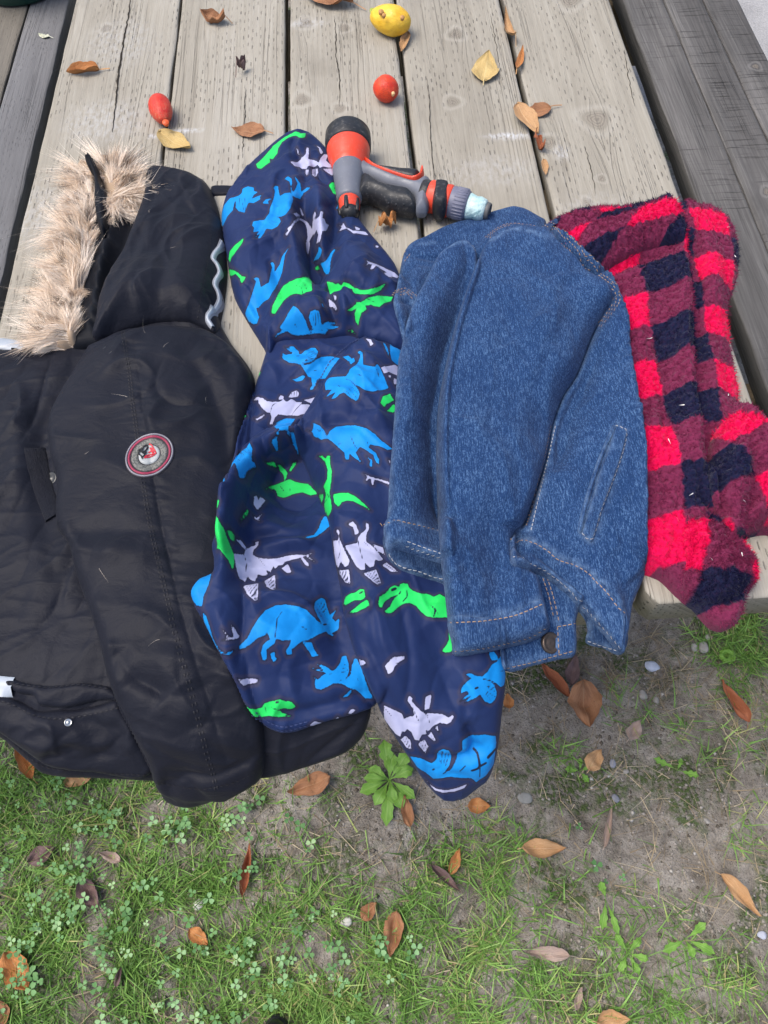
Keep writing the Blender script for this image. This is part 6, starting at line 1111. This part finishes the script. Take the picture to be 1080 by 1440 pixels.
def leaf(px, plen, pwid, ang, col, label, zc, fold=0.3, curl=0.2, stem=0.0, roll=0.0, wav=0.12, group=None, tip=1.0, lift=0.0):
    """px centre; plen, pwid in photo pixels; ang = direction of the tip in the photo, degrees anticlockwise from right"""
    LN[0] += 1; sd_ = LN[0]; c = U1(px[0], px[1], zc); mpp = np.linalg.norm(c - CAM_LOC) / FPX * 1.04
    dpx = np.array([math.cos(math.radians(ang)), -math.sin(math.radians(ang))]); e = U1(px[0] + dpx[0] * 8, px[1] + dpx[1] * 8, zc) - c; L = plen * np.linalg.norm(e) / 8; a = math.atan2(e[1], e[0]); Wd = pwid * mpp
    nl, nw = 17, 9; u = np.linspace(0, 1, nl); v = np.linspace(-1, 1, nw); Ug, Vg = np.meshgrid(u, v, indexing='ij')
    half = Wd / 2 * (np.sin(np.pi * Ug ** 0.8) ** 0.85 * (1 - 0.18 * Ug)) + 0.0002
    half *= 1 + 0.16 * perlin(Ug * 5 + sd_, Vg * 0 + np.sign(Vg) * 2.3, sd_) + 0.08 * perlin(Ug * 13 + sd_, Vg * 0 + np.sign(Vg), sd_ + 1)
    if roll:                                            # rolled about its long axis
        th = Vg * roll; rr = half / roll; y = rr * np.sin(th); z = rr * (1 - np.cos(th))
    else: y = half * Vg * math.cos(fold); z = half * np.abs(Vg) * math.sin(fold)
    x = (Ug - 0.5) * L; bend = curl * L * (Ug - 0.5) ** 2 * 2; y = y + 0.10 * L * (0.5 - Ug) ** 2 * math.sin(sd_ * 2.3); z = z + bend + wav * Wd * 0.9 * perlin(Ug * 2.6 + sd_ * 1.7, Vg * 1.2 + 3, sd_ + 2)
    z = z - z.min() + 0.0006 + lift; ca, sa = math.cos(a), math.sin(a); V = np.stack([x * ca - y * sa, x * sa + y * ca, z], -1).reshape(-1, 3)
    idx = np.arange(nl * nw).reshape(nl, nw); F = np.stack([idx[:-1, :-1], idx[1:, :-1], idx[1:, 1:], idx[:-1, 1:]], -1).reshape(-1, 4); lf = np.stack([Ug, Vg, Ug * 0 + sd_], -1).reshape(-1, 3)
    base = zc if zc > 0.3 else float(gz(c[0], c[1])); n0 = len(V); k = 7
    s0 = 0.0012; sp = np.linspace(0, 1, k); ln_ = max(stem, 0.12) * L                      # leaf stalk
    zs = (z[0, nw // 2] + (0.0014 - z[0, nw // 2]) * sp) + 0.0006
    st = np.stack([(-L / 2 + L * 0.04 - sp * ln_), np.sin(sp * 2.2 + sd_) * 0.08 * ln_ - math.sin(sd_) * .08 * ln_ + y[0, nw // 2], zs], 1); Vs = []
    for d in ((-s0 / 2, 0), (0, s0), (s0 / 2, 0)): q = st + np.array([0, d[0], d[1]]); Vs.append(np.stack([q[:, 0] * ca - q[:, 1] * sa, q[:, 0] * sa + q[:, 1] * ca, q[:, 2]], 1))
    Vs = np.concatenate(Vs); i = np.arange(k - 1); Fs = np.concatenate([np.stack([n0 + i, n0 + i + 1, n0 + k + i + 1, n0 + k + i], 1), np.stack([n0 + k + i, n0 + k + i + 1, n0 + 2 * k + i + 1, n0 + 2 * k + i], 1)])
    V = np.concatenate([V, Vs]) + np.array([c[0], c[1], base]); lf = np.concatenate([lf, np.tile([0.5, 0.0, sd_], (3 * k, 1))])
    o = mesh_np('leaf', V - np.array([c[0], c[1], base]), np.concatenate([F, Fs]), LM[col], None, dict(lf=lf)); o.location = (c[0], c[1], base)
    return tag(o, label, 'leaf', group)
T = TZ
leaf((302, 32), 34, 20, 172, 'brown', 'small crumpled brown leaf alone on the second board of the table', T, 0.5, 0.5, 0.3, 0, 0.5)
leaf((118, 104), 46, 26, 185, 'orange', 'folded orange-brown leaf with a long stalk on the table edge board', T, 1.0, 0.2, 0.35)
leaf((247, 203), 50, 30, -28, 'yellow', 'yellow-tan leaf beside the long red tomato', T, 0.25, 0.25, 0.1)
leaf((350, 187), 46, 30, 176, 'brown', 'smooth brown leaf with a thin stalk, between both jacket hoods', T, 0.3, 0.2, 0.3)
leaf((461, 6), 72, 32, 170, 'brown', 'large curled brown leaf close to the yellow tomato', T, 0.45, 0.25, 0.3, 0, 0.4)
leaf((568, 63), 30, 15, 250, 'tan', 'small tan leaf stuck in the board gap below the yellow tomato', T, 0.7, 0.2)
leaf((683, 98), 42, 34, 80, 'yellow', 'flat oval yellow-tan leaf with a clear midrib', T, 0.12, 0.1)
leaf((715, 45), 42, 16, 110, 'tan', 'twisted tan leaf curled up in a board gap', T, 0, 0.5, 0.1, 1.6)
leaf((731, 88), 34, 13, 75, 'orange', 'narrow orange-tan leaf standing in a board gap', T, 0.8, 0.3)
leaf((755, 160), 40, 25, 195, 'brown', 'brown leaf with a red stalk, half under a paler leaf', T, 0.35, 0.15, 0.45)
leaf((740, 176), 52, 27, 305, 'tan', 'pale tan leaf lying across a board gap and another leaf', T, 0.35, 0.1, 0.1, lift=0.005)
leaf((757, 207), 24, 13, 300, 'red', 'dark red shrivelled leaf scrap in the board gap', T, 0.6, 0.7, 0.1, 0, 0.9)
leaf((766, 238), 22, 11, 280, 'tan', 'tiny tan leaf wedged low in the board gap', T, 0.6, 0.2)
leaf((545, 321), 26, 22, 20, 'orange', 'small crumpled star-shaped brown leaf below the nozzle grip', T, 0.6, 0.5, 0.35, 0, 1.2)
leaf((342, 102), 15, 11, 40, 'purple', 'tiny dark dried leaf scrap on the second board', T, 0.8, 0.9, 0.5, 0, 1.2)
leaf((62, 52), 16, 8, 165, 'pale', 'small pale leaf on the grey bench board', BZ, 0.2, 0.2, 0.4)
Gd = 0.004
for a in [((38, 1070), 60, 26, 118, 'orange', 'glossy orange curled leaf poking out under the parka hem', 0.9, 0.3, 0.1), ((112, 1098), 40, 18, 10, 'tan', 'pale tan leaf mostly hidden by the parka hem', 0.3, 0.2, 0.1), ((436, 1106), 64, 30, 200, 'brown', 'wide mottled brown leaf on soil beside the parka cuff', 0.3, 0.3, 0.05), ((349, 1222), 78, 24, 82, 'red', 'narrow folded russet leaf standing in the grass', 1.1, 0.1, 0.05), ((132, 1259), 50, 28, 300, 'purple', 'rolled dull purple leaf in the clover', 0.7, 0.3, 0.1),
          ((62, 1203), 42, 26, 30, 'purple', 'purple-brown leaf tucked in grass close to the parka pocket', 0.5, 0.3, 0.1), ((160, 1206), 32, 18, 160, 'grey', 'small grey curled leaf in the grass', 0.8, 0.5, 0.1), ((282, 1317), 34, 18, 320, 'orange', 'small smooth orange leaf in thick clover', 0.4, 0.2, 0.1), ((30, 1366), 62, 34, 300, 'orange', 'large orange-brown leaf with a dark base in the clover', 0.5, 0.3, 0.1), ((4, 1424), 44, 26, 100, 'brown', 'brown leaf beside the large orange-brown one', 0.4, 0.3, 0.1),
          ((519, 1281), 32, 20, 50, 'brown', 'small brown leaf beside a white stone', 0.4, 0.3, 0.1), ((552, 1313), 66, 28, 262, 'brown', 'long brown leaf with pale tip in the grass', 0.5, 0.3, 0.1), ((572, 1142), 46, 20, 100, 'brown', 'upright brown leaf next to the leafy green weed', 0.6, 0.3, 0.1), ((673, 1134), 32, 22, 0, 'orange', 'small bright orange leaf just under the printed cuff', 0.4, 0.4, 0.1), ((640, 1212), 40, 20, 70, 'orange', 'bright orange-red boat-shaped leaf', 0.8, 0.2, 0.1),
          ((627, 1235), 56, 18, 318, 'purple', 'dark shrivelled leaf beside the orange-red boat-shaped leaf', 0.9, 0.5, 0.1), ((763, 1194), 62, 28, 0, 'tan', 'tan-orange leaf pointing across bare soil', 0.6, 0.3, 0.1), ((855, 1162), 62, 16, 80, 'grey', 'tightly rolled grey-brown leaf on mossy soil', 0, 0.2, 0.1), ((835, 1069), 34, 24, 60, 'tan', 'plain tan leaf lying on a mossy patch', 0.3, 0.2, 0.1), ((819, 994), 66, 44, 278, 'brown', 'broad oval brown leaf with a pale margin', 0.2, 0.25, 0.2),
          ((778, 959), 66, 22, 130, 'red', 'reddish narrow leaf leading to the broad oval one', 0.7, 0.15, 0.1), ((804, 945), 44, 22, 80, 'purple', 'purple-brown leaf hanging out under the denim hem', 0.5, 0.2, 0.1), ((890, 1029), 30, 20, 60, 'grey', 'small pinkish pale leaf on bare soil', 0.4, 0.4, 0.1), ((1027, 990), 70, 24, 122, 'red', 'long russet leaf on dry grass below the plaid fleece', 0.8, 0.2, 0.1), ((1036, 1259), 80, 26, 312, 'tan', 'long pointed tan leaf with a russet tip', 0.8, 0.2, 0.1),
          ((768, 1340), 62, 20, 175, 'grey', 'grey-pink curled leaf lying flat on soil', 0.6, 0.3, 0.3), ((858, 1433), 46, 24, 5, 'tan', 'tan leaf beside a moss tuft on bare soil', 0.4, 0.4, 0.1), ((714, 988), 22, 16, 100, 'orange', 'little orange leaf half behind the printed sleeve', 0.4, 0.3, 0.1), ((812, 1403), 34, 14, 75, 'grey', 'small shrivelled dark leaf between tufts', 0.9, 0.6, 0.1), ((172, 1373), 30, 12, 75, 'purple', 'thin purple leaf sliver among clover', 0.9, 0.2, 0.1), ((108, 1100), 20, 12, 0, 'tan', None, .3, .2, .1)]:
    px, pl, pw_, an, co, lb, fo, cu, stm = a
    if lb: leaf(px, pl, pw_, an, co, lb, Gd, fo, cu, stm, 1.9 if fo == 0 else 0, 0.25, lift=0.007)

# ================================================================== ground cover
def gpt(px): return U(px, 0.0)[:, :2]
GR = [((60, 1130), 120, 1.0), ((220, 1180), 105, 1.0), ((60, 1300), 170, 1.0), ((230, 1330), 150, 1.0), ((410, 1345), 105, 1.0), ((420, 1420), 110, 1.1), ((560, 1400), 120, 1.0), ((620, 1300), 90, 1.1), ((660, 1230), 60, .8), ((700, 1190), 40, .7), ((650, 1390), 100, 1.0), ((740, 1400), 60, .7), ((1040, 890), 60, 1.2), ((880, 1000), 40, .3), ((800, 1420), 50, .9), ((920, 1410), 60, .7), ((1060, 960), 60, .5), ((520, 1080), 30, .3), ((800, 1060), 30, .35), ((840, 1290), 40, .35), ((1060, 1170), 40, .3), ((990, 1030), 50, .25), ((0, 1440), 150, .9), ((380, 1130), 40, .25), ((930, 1290), 40, .2), ((1050, 1400), 60, .4), ((-200, 1250), 250, .9), ((300, 1600), 350, .9), ((800, 1600), 300, .5)]
DRY = [((930, 930), 60, 1.0), ((760, 980), 60, .7), ((1040, 990), 80, .8), ((440, 1180), 40, 1.3), ((700, 1060), 50, .5), ((850, 930), 50, .8), ((560, 1180), 80, .3), ((780, 1250), 120, .25), ((980, 1150), 120, .25), ((250, 1350), 200, .3)]
def patches_density(xy, lst):
    d = np.zeros(len(xy))
    for px, r, a in lst:
        c = gpt([px])[0]; rr = np.linalg.norm(gpt([(px[0] + r, px[1])])[0] - c); d = np.maximum(d, a * np.exp(-(((xy - c) ** 2).sum(1) / rr ** 2) ** 2.0))
    return d
def scatter(n, lst, seed, cl=18, thr=0.0):  # clumped
    r = np.random.default_rng(seed); xy = np.stack([r.uniform(-0.75, 1.5, n), r.uniform(-0.75, 0.75, n)], 1)
    d = patches_density(xy, lst) * (0.42 + 1.15 * perlin(xy[:, 0] * cl, xy[:, 1] * cl, seed)) - thr
    return xy[r.random(n) < np.clip(d, 0, 1)]
mG = mat('grass_blade', rough=0.5, spec=0.3); t = NT(mG); k = t.attr('tint'); a = t.attr('along')
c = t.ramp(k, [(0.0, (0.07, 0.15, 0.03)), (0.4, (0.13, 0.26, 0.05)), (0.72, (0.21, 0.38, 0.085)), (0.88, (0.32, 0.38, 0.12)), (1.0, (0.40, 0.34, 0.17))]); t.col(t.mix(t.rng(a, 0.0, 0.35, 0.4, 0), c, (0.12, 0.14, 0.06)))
t.b.inputs['Subsurface Weight'].default_value = 0.0
def blades(name, xy, m, l0, l1, w0, w1, up, tint=None, bendk=0.6, label=None, seed=0, drop=0.0):
    r = np.random.default_rng(seed); n = len(xy); Pz = np.stack([xy[:, 0], xy[:, 1], gz(xy[:, 0], xy[:, 1]) + (0.0015 if name == "dry_grass" else -0.003)], 1); an = r.uniform(0, 2 * np.pi, n) + 1.5 * perlin(xy[:, 0] * 25, xy[:, 1] * 25, seed + 9)
    d = np.stack([np.cos(an), np.sin(an), r.uniform(up[0], up[1], n)], 1); b = np.stack([np.cos(an) * bendk, np.sin(an) * bendk, -r.uniform(0.15, 0.9, n)], 1) * r.uniform(0.3, 1, n)[:, None] + r.normal(0, 0.15, (n, 3))
    o = strands(name, None, Pz, d, r.uniform(l0, l1, n) * (0.6 + 0.4 * r.random(n)), r.uniform(w0, w1, n), m, 6, b, tint if tint is not None else np.clip(r.beta(2, 2.2, n) + 0.3 * perlin(xy[:, 0] * 9, xy[:, 1] * 9, 4), 0, 1), drop); return tag(o, label, 'grass')
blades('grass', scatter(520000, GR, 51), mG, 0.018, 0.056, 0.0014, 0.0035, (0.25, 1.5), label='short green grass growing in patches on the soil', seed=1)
mD = mat('dry_grass_stem', (0.36, 0.29, 0.19), 0.8, 0.15); t = NT(mD); t.col(t.ramp(t.attr('tint'), [(0, (0.16, 0.12, 0.08)), (0.5, (0.34, 0.27, 0.17)), (1, (0.52, 0.45, 0.32))]))
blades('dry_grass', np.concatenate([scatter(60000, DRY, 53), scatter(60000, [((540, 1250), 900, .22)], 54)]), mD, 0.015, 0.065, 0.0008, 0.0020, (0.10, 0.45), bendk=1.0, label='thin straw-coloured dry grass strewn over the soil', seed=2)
# clover: three small leaflets on a stalk
CL = [((60, 1330), 150, 1.2), ((180, 1250), 120, 1.1), ((300, 1340), 130, .9), ((200, 1160), 80, .7), ((60, 1200), 90, .6), ((120, 1420), 120, .9), ((400, 1210), 50, .6), ((320, 1230), 80, .8), ((450, 1340), 60, .7), ((690, 1250), 40, .5), ((820, 1200), 30, .5), ((560, 1360), 50, .6), ((480, 1420), 50, .6), ((850, 1220), 25, .6), ((790, 1170), 18, .6)]
cxy = scatter(15000, CL, 57, 14); r = np.random.default_rng(5); VV, FF, TT, c = [], [], [], 0
for x, y in cxy:
    h = r.uniform(0.012, 0.034); z = float(gz(x, y)); top = np.array([x + r.normal(0, .004), y + r.normal(0, .004), z + h]); a0_ = r.uniform(0, 6.28); s = r.uniform(0.0035, 0.0078); tn = r.random()
    for j in range(3):
        a_ = a0_ + j * 2.094; e = np.array([math.cos(a_), math.sin(a_), r.uniform(-.15, .35)]); sv = np.array([-math.sin(a_), math.cos(a_), 0]); 
        pts = [(0.05, 0, 0), (0.5, .42, .08), (0.95, .50, .10), (1.22, .28, .04), (1.12, 0, 0), (1.22, -.28, .04), (0.95, -.50, .10), (0.5, -.42, .08)]
        VV += [top + e * s * u + sv * s * v + np.array([0, 0, s * w]) for u, v, w in pts] ; FF += [(c, c + 1, c + 2, c + 4), (c + 2, c + 3, c + 4, c + 4), (c, c + 4, c + 6, c + 7), (c + 4, c + 5, c + 6, c + 6)]; TT += [tn] * 8; c += 8
    b_ = np.array([x, y, z - .003]); VV += [b_ + [-.0004, 0, 0], b_ + [.0004, 0, 0], top + [.0004, 0, 0], top + [-.0004, 0, 0]]; FF.append((c, c + 1, c + 2, c + 3)); TT += [.5] * 4; c += 4
FF = np.array(FF); q4 = FF[FF[:, 2] != FF[:, 3]]; t3 = FF[FF[:, 2] == FF[:, 3]][:, :3]
mC = mat('clover_leaf', rough=0.55, spec=0.25); t = NT(mC); t.col(t.ramp(t.attr('tint'), [(0, (0.06, 0.16, 0.045)), (0.5, (0.12, 0.26, 0.085)), (0.85, (0.20, 0.36, 0.16)), (1, (0.28, 0.42, 0.2))]))
o = mesh_np('clover', np.array(VV), [q4, t3], mC, None, dict(tint=np.array(TT)), smooth=False); tag(o, 'low green clover spreading through the grass', 'clover', kind='stuff')
# crumbs of soil and grit
r = np.random.default_rng(8); n = 42000; xy = np.stack([r.uniform(-0.35, 1.25, n), r.uniform(-0.45, 0.45, n)], 1); xy = xy[perlin(xy[:, 0] * 9, xy[:, 1] * 9, 66) > r.uniform(-0.7, 0.5, n)]; n = len(xy)
oct_ = np.array([(1, 0, 0), (0, 1, 0), (-1, 0, 0), (0, -1, 0), (0, 0, 1), (0, 0, -1)], float); of = np.array([(0, 1, 4), (1, 2, 4), (2, 3, 4), (3, 0, 4), (1, 0, 5), (2, 1, 5), (3, 2, 5), (0, 3, 5)])
sz = 0.0007 + 0.0034 * r.random(n) ** 4; V = oct_[None] * (sz[:, None, None] * r.uniform(0.6, 1.2, (n, 6, 1))) * np.array([1.2, 1, .7]); an = r.uniform(0, 6.28, n); ca, sa = np.cos(an)[:, None], np.sin(an)[:, None]
V = np.stack([V[..., 0] * ca - V[..., 1] * sa + xy[:, :1], V[..., 0] * sa + V[..., 1] * ca + xy[:, 1:], V[..., 2] + gz(xy[:, 0], xy[:, 1])[:, None] + sz[:, None] * .2], -1)
mK = mat('soil_crumb', rough=0.95, spec=0.1); t = NT(mK); t.col(t.ramp(t.attr('tint'), [(0, (0.10, 0.085, 0.068)), (0.6, (0.24, 0.215, 0.18)), (0.95, (0.36, 0.33, 0.295)), (1, (0.5, 0.48, 0.45))]))
o = mesh_np('soil_crumbs', V.reshape(-1, 3), (of[None] + (np.arange(n) * 6)[:, None, None]).reshape(-1, 3), mK, None, dict(tint=np.repeat(r.random(n), 6)), smooth=False); tag(o, 'loose crumbs of soil and grit', 'soil', kind='stuff')
# pebbles
mS = {}
def pebble(px, size, col, label, flat=0.5, group=None):
    c = U1(px[0], px[1], 0.0); mpp = np.linalg.norm(c - CAM_LOC) / FPX; R_ = size * mpp / 2; nu, nv = 14, 9; Ug, Vg = np.meshgrid(np.arange(nu) * 2 * np.pi / nu, np.linspace(0, np.pi, nv)); s = int(px[0]); k = 1 + 0.25 * perlin(np.cos(Ug) * np.sin(Vg) * 1.2 + s, np.cos(Vg) * 1.2 + np.sin(Ug) * np.sin(Vg), s % 50)
    V = np.stack([np.cos(Ug) * np.sin(Vg) * R_ * k * 1.15, np.sin(Ug) * np.sin(Vg) * R_ * k * .85, np.cos(Vg) * R_ * flat * k], -1).reshape(-1, 3); idx = np.arange(nu * nv).reshape(nv, nu); F = np.stack([idx[:-1], idx[1:], np.roll(idx, -1, 1)[1:], np.roll(idx, -1, 1)[:-1]], -1).reshape(-1, 4)
    if col not in mS:
        m = mat('stone', col, 0.8, 0.25); t = NT(m); t.col(t.mix(t.rng(t.noise(t.geo(), 140, 4), 0.3, 0.7), tuple(v * .75 for v in col), col)); mS[col] = m
    o = mesh_np('pebble', V, F, mS[col]); o.rotation_euler[2] = s; o.location = (c[0], c[1], float(gz(c[0], c[1])) + R_ * flat * 0.55); return tag(o, label, 'pebble', group)
pebble((917, 937), 17, (0.52, 0.56, 0.66), 'smooth bluish white pebble below the plaid fleece'); pebble((738, 1122), 17, (0.27, 0.27, 0.255), 'flat pale grey stone half sunk beside the printed cuff', 0.22); pebble((862, 1073), 10, (0.28, 0.29, 0.34), 'small blue-grey pebble beside the tan leaf on moss'); pebble((866, 1122), 10, (0.24, 0.25, 0.29), 'dark blue-grey pebble at the end of the rolled leaf')
pebble((280, 1272), 14, (0.62, 0.61, 0.56), 'white stone chip in the clover'); pebble((487, 1297), 13, (0.60, 0.59, 0.55), 'rough white stone beside a small brown leaf'); pebble((1071, 1315), 10, (0.42, 0.44, 0.52), 'tiny bluish pebble below the long tan leaf')
for px, s in (((903, 978), 12), ((988, 912), 14), ((975, 912), 10), ((994, 897), 8), ((880, 1085), 7), ((992, 1155), 7), ((905, 980), 9), ((845, 1340), 8), ((922, 985), 9)): pebble(px, s, (0.36, 0.34, 0.31), 'small grey pebble on the bare soil below the table', 0.6, 'small grey pebbles on the soil')
# weeds
mW = mat('weed_leaf', rough=0.5, spec=0.3); t = NT(mW); l = t.attr('lf', 'Vector'); x, y, z = t.sep(l)[:3]
t.col(t.mix(t.rng(t.math('ABSOLUTE', y), 0.0, 0.10, 0.6, 0), t.mix(t.rng(t.noise(l, 3, 3), 0.3, 0.7), (0.10, 0.23, 0.03), (0.17, 0.33, 0.05)), (0.26, 0.40, 0.12))); t.nrm(t.bump(t.noise(l, 9, 3), 0.001, 0.6))
def weed(px, leaves, label):
    c = U1(px[0], px[1], 0.0); b = float(gz(c[0], c[1])); root = empty('weed', (c[0], c[1], b), label, 'weed')
    for (ang, L, Wd, up, lobes) in leaves:
        nl, nw = 15, 5; Ug, Vg = np.meshgrid(np.linspace(0, 1, nl), np.linspace(-1, 1, nw), indexing='ij'); a = math.radians(ang)
        half = Wd / 2 * np.clip(np.sin(np.pi * np.clip(Ug, 0, 1) ** 1.7), 0.06, 1) * (1 + lobes * np.sin(Ug * 26) ** 1)
        x = L * Ug * (1 - 0.15 * Ug); y = half * Vg; z = up * L * (Ug - 0.75 * Ug ** 2) + 0.18 * np.abs(Vg) * half + 0.006 + 0.0016 * np.sin(Ug * 9 + ang)
        V = np.stack([c[0] + x * math.cos(a) - y * math.sin(a), c[1] + x * math.sin(a) + y * math.cos(a), b + z], -1).reshape(-1, 3); idx = np.arange(nl * nw).reshape(nl, nw)
        mesh_np('leaf', V, np.stack([idx[:-1, :-1], idx[1:, :-1], idx[1:, 1:], idx[:-1, 1:]], -1).reshape(-1, 4), mW, root, dict(lf=np.stack([Ug, Vg, Ug * 0 + ang], -1).reshape(-1, 3)))
weed((548, 1098), [(95, .075, .022, .5, .28), (80, .05, .018, .7, .2), (200, .062, .020, .5, .12), (235, .055, .020, .4, .1), (262, .085, .020, .3, .15), (290, .06, .020, .5, .1), (320, .06, .018, .5, .12), (20, .05, .020, .6, .15), (50, .06, .022, .6, .2), (150, .045, .02, .6, .1), (175, .05, .016, .7, .1), (275, .045, .018, .8, .1)], 'bright green leafy weed growing between the jacket hems')
weed((1020, 925), [(a, .018, .010, .6, .2) for a in range(0, 360, 45)], 'small round green weed below the plaid fleece')
weed((960, 1320), [(30, .045, .012, .4, .2), (200, .05, .012, .4, .2), (280, .03, .012, .5, .2), (330, .05, .013, .4, .2)], 'thin trailing green weed on soil below the long tan leaf')
weed((815, 1085), [(20, .03, .010, .6, .3), (80, .025, .008, .6, .3), (170, .03, .010, .6, .3), (300, .025, .010, .5, .3)], 'small sparse green weed near the mossy patch')
weed((950, 1085), [(150, .05, .010, .3, .4), (340, .04, .010, .3, .4), (60, .025, .008, .4, .4)], 'small lobed green weed on bare soil')
weed((850, 1265), [(250, .05, .012, .3, .2), (280, .06, .010, .3, .2), (100, .03, .012, .4, .2)], 'slim pale green weed between clover sprigs')
weed((880, 1340), [(a, .035, .010, .5, .2) for a in (40, 120, 230, 290, 340)], 'little green weed beside the grey-pink curled leaf')
# ================================================================== pot on the bench, shoe
mp = mat('dark_green_glaze', (0.012, 0.055, 0.045), 0.4, 0.4); t = NT(mp); t.rough(t.rng(t.noise(t.geo(), 60, 4), 0.3, 0.7, 0.3, 0.6))
pc = U1(20, 13, BZ) + np.array([0, 0.094, 0]); pot = empty('plant_pot', (pc[0], pc[1], BZ), 'dark green plant pot standing on the bench', 'plant pot')
lathe('bowl', pot, [(0.001, 0.0), (0.001, 0.085), (0.006, 0.092), (0.07, 0.104), (0.13, 0.112), (0.13, 0.118), (0.15, 0.119), (0.15, 0.108), (0.12, 0.104), (0.12, 0.0)], (pc[0], pc[1], BZ), (0, 0, 1), mp, 56)
lathe('soil', pot, [(0.1202, 0.103), (0.126, 0.06), (0.128, 0.0)], (pc[0], pc[1], BZ), (0, 0, 1), M_SOIL, 32)
sc_ = U1(386, 1437, 0.03); shoe = empty('shoe', (sc_[0], sc_[1] - 0.14, 0), 'black shoe with its toe just showing in the grass', 'shoe')
def shoe_mesh(name, z0, z1, grow, m, rise):
    n = 30; u = np.linspace(0, 1, 13); V = []; th = np.arange(n) * 2 * np.pi / n; y0 = sc_[1] + 0.004; L = 0.27
    lo = []
    for zz, g in ((z0, 0.94), (z0 + 0.004, 1.0), ((z0 + z1) / 2, 1.0), (z1 - .006, .96), (z1, 0.82)):
        xx = np.cos(th) * 0.045 * g * grow * (1 - 0.12 * np.sin(th)); yy = np.sin(th) * L / 2 * (g * .5 + .5) * grow; rz = rise * sstep(-yy, -0.05, 0.12) * (zz - z0) / (z1 - z0); lo.append(np.stack([sc_[0] + xx, y0 - L / 2 + yy, zz + rz], 1))
    V = np.concatenate(lo + [lo[-1].mean(0)[None], lo[0].mean(0)[None]]); i = np.arange(n); F = np.concatenate([np.stack([k * n + i, k * n + (i + 1) % n, (k + 1) * n + (i + 1) % n, (k + 1) * n + i], 1) for k in range(4)])
    mesh_np(name, V, [F, np.concatenate([np.stack([4 * n + i, 4 * n + (i + 1) % n, np.full(n, 5 * n)], 1), np.stack([(i + 1) % n, i, np.full(n, 5 * n + 1)], 1)])], m, shoe)
shoe_mesh('sole', 0.0, 0.022, 1.03, M_BK, 0.0); shoe_mesh('upper', 0.02, 0.055, 1.0, mat('black_leather', (0.012, 0.012, 0.013), 0.45, 0.4), 0.05)
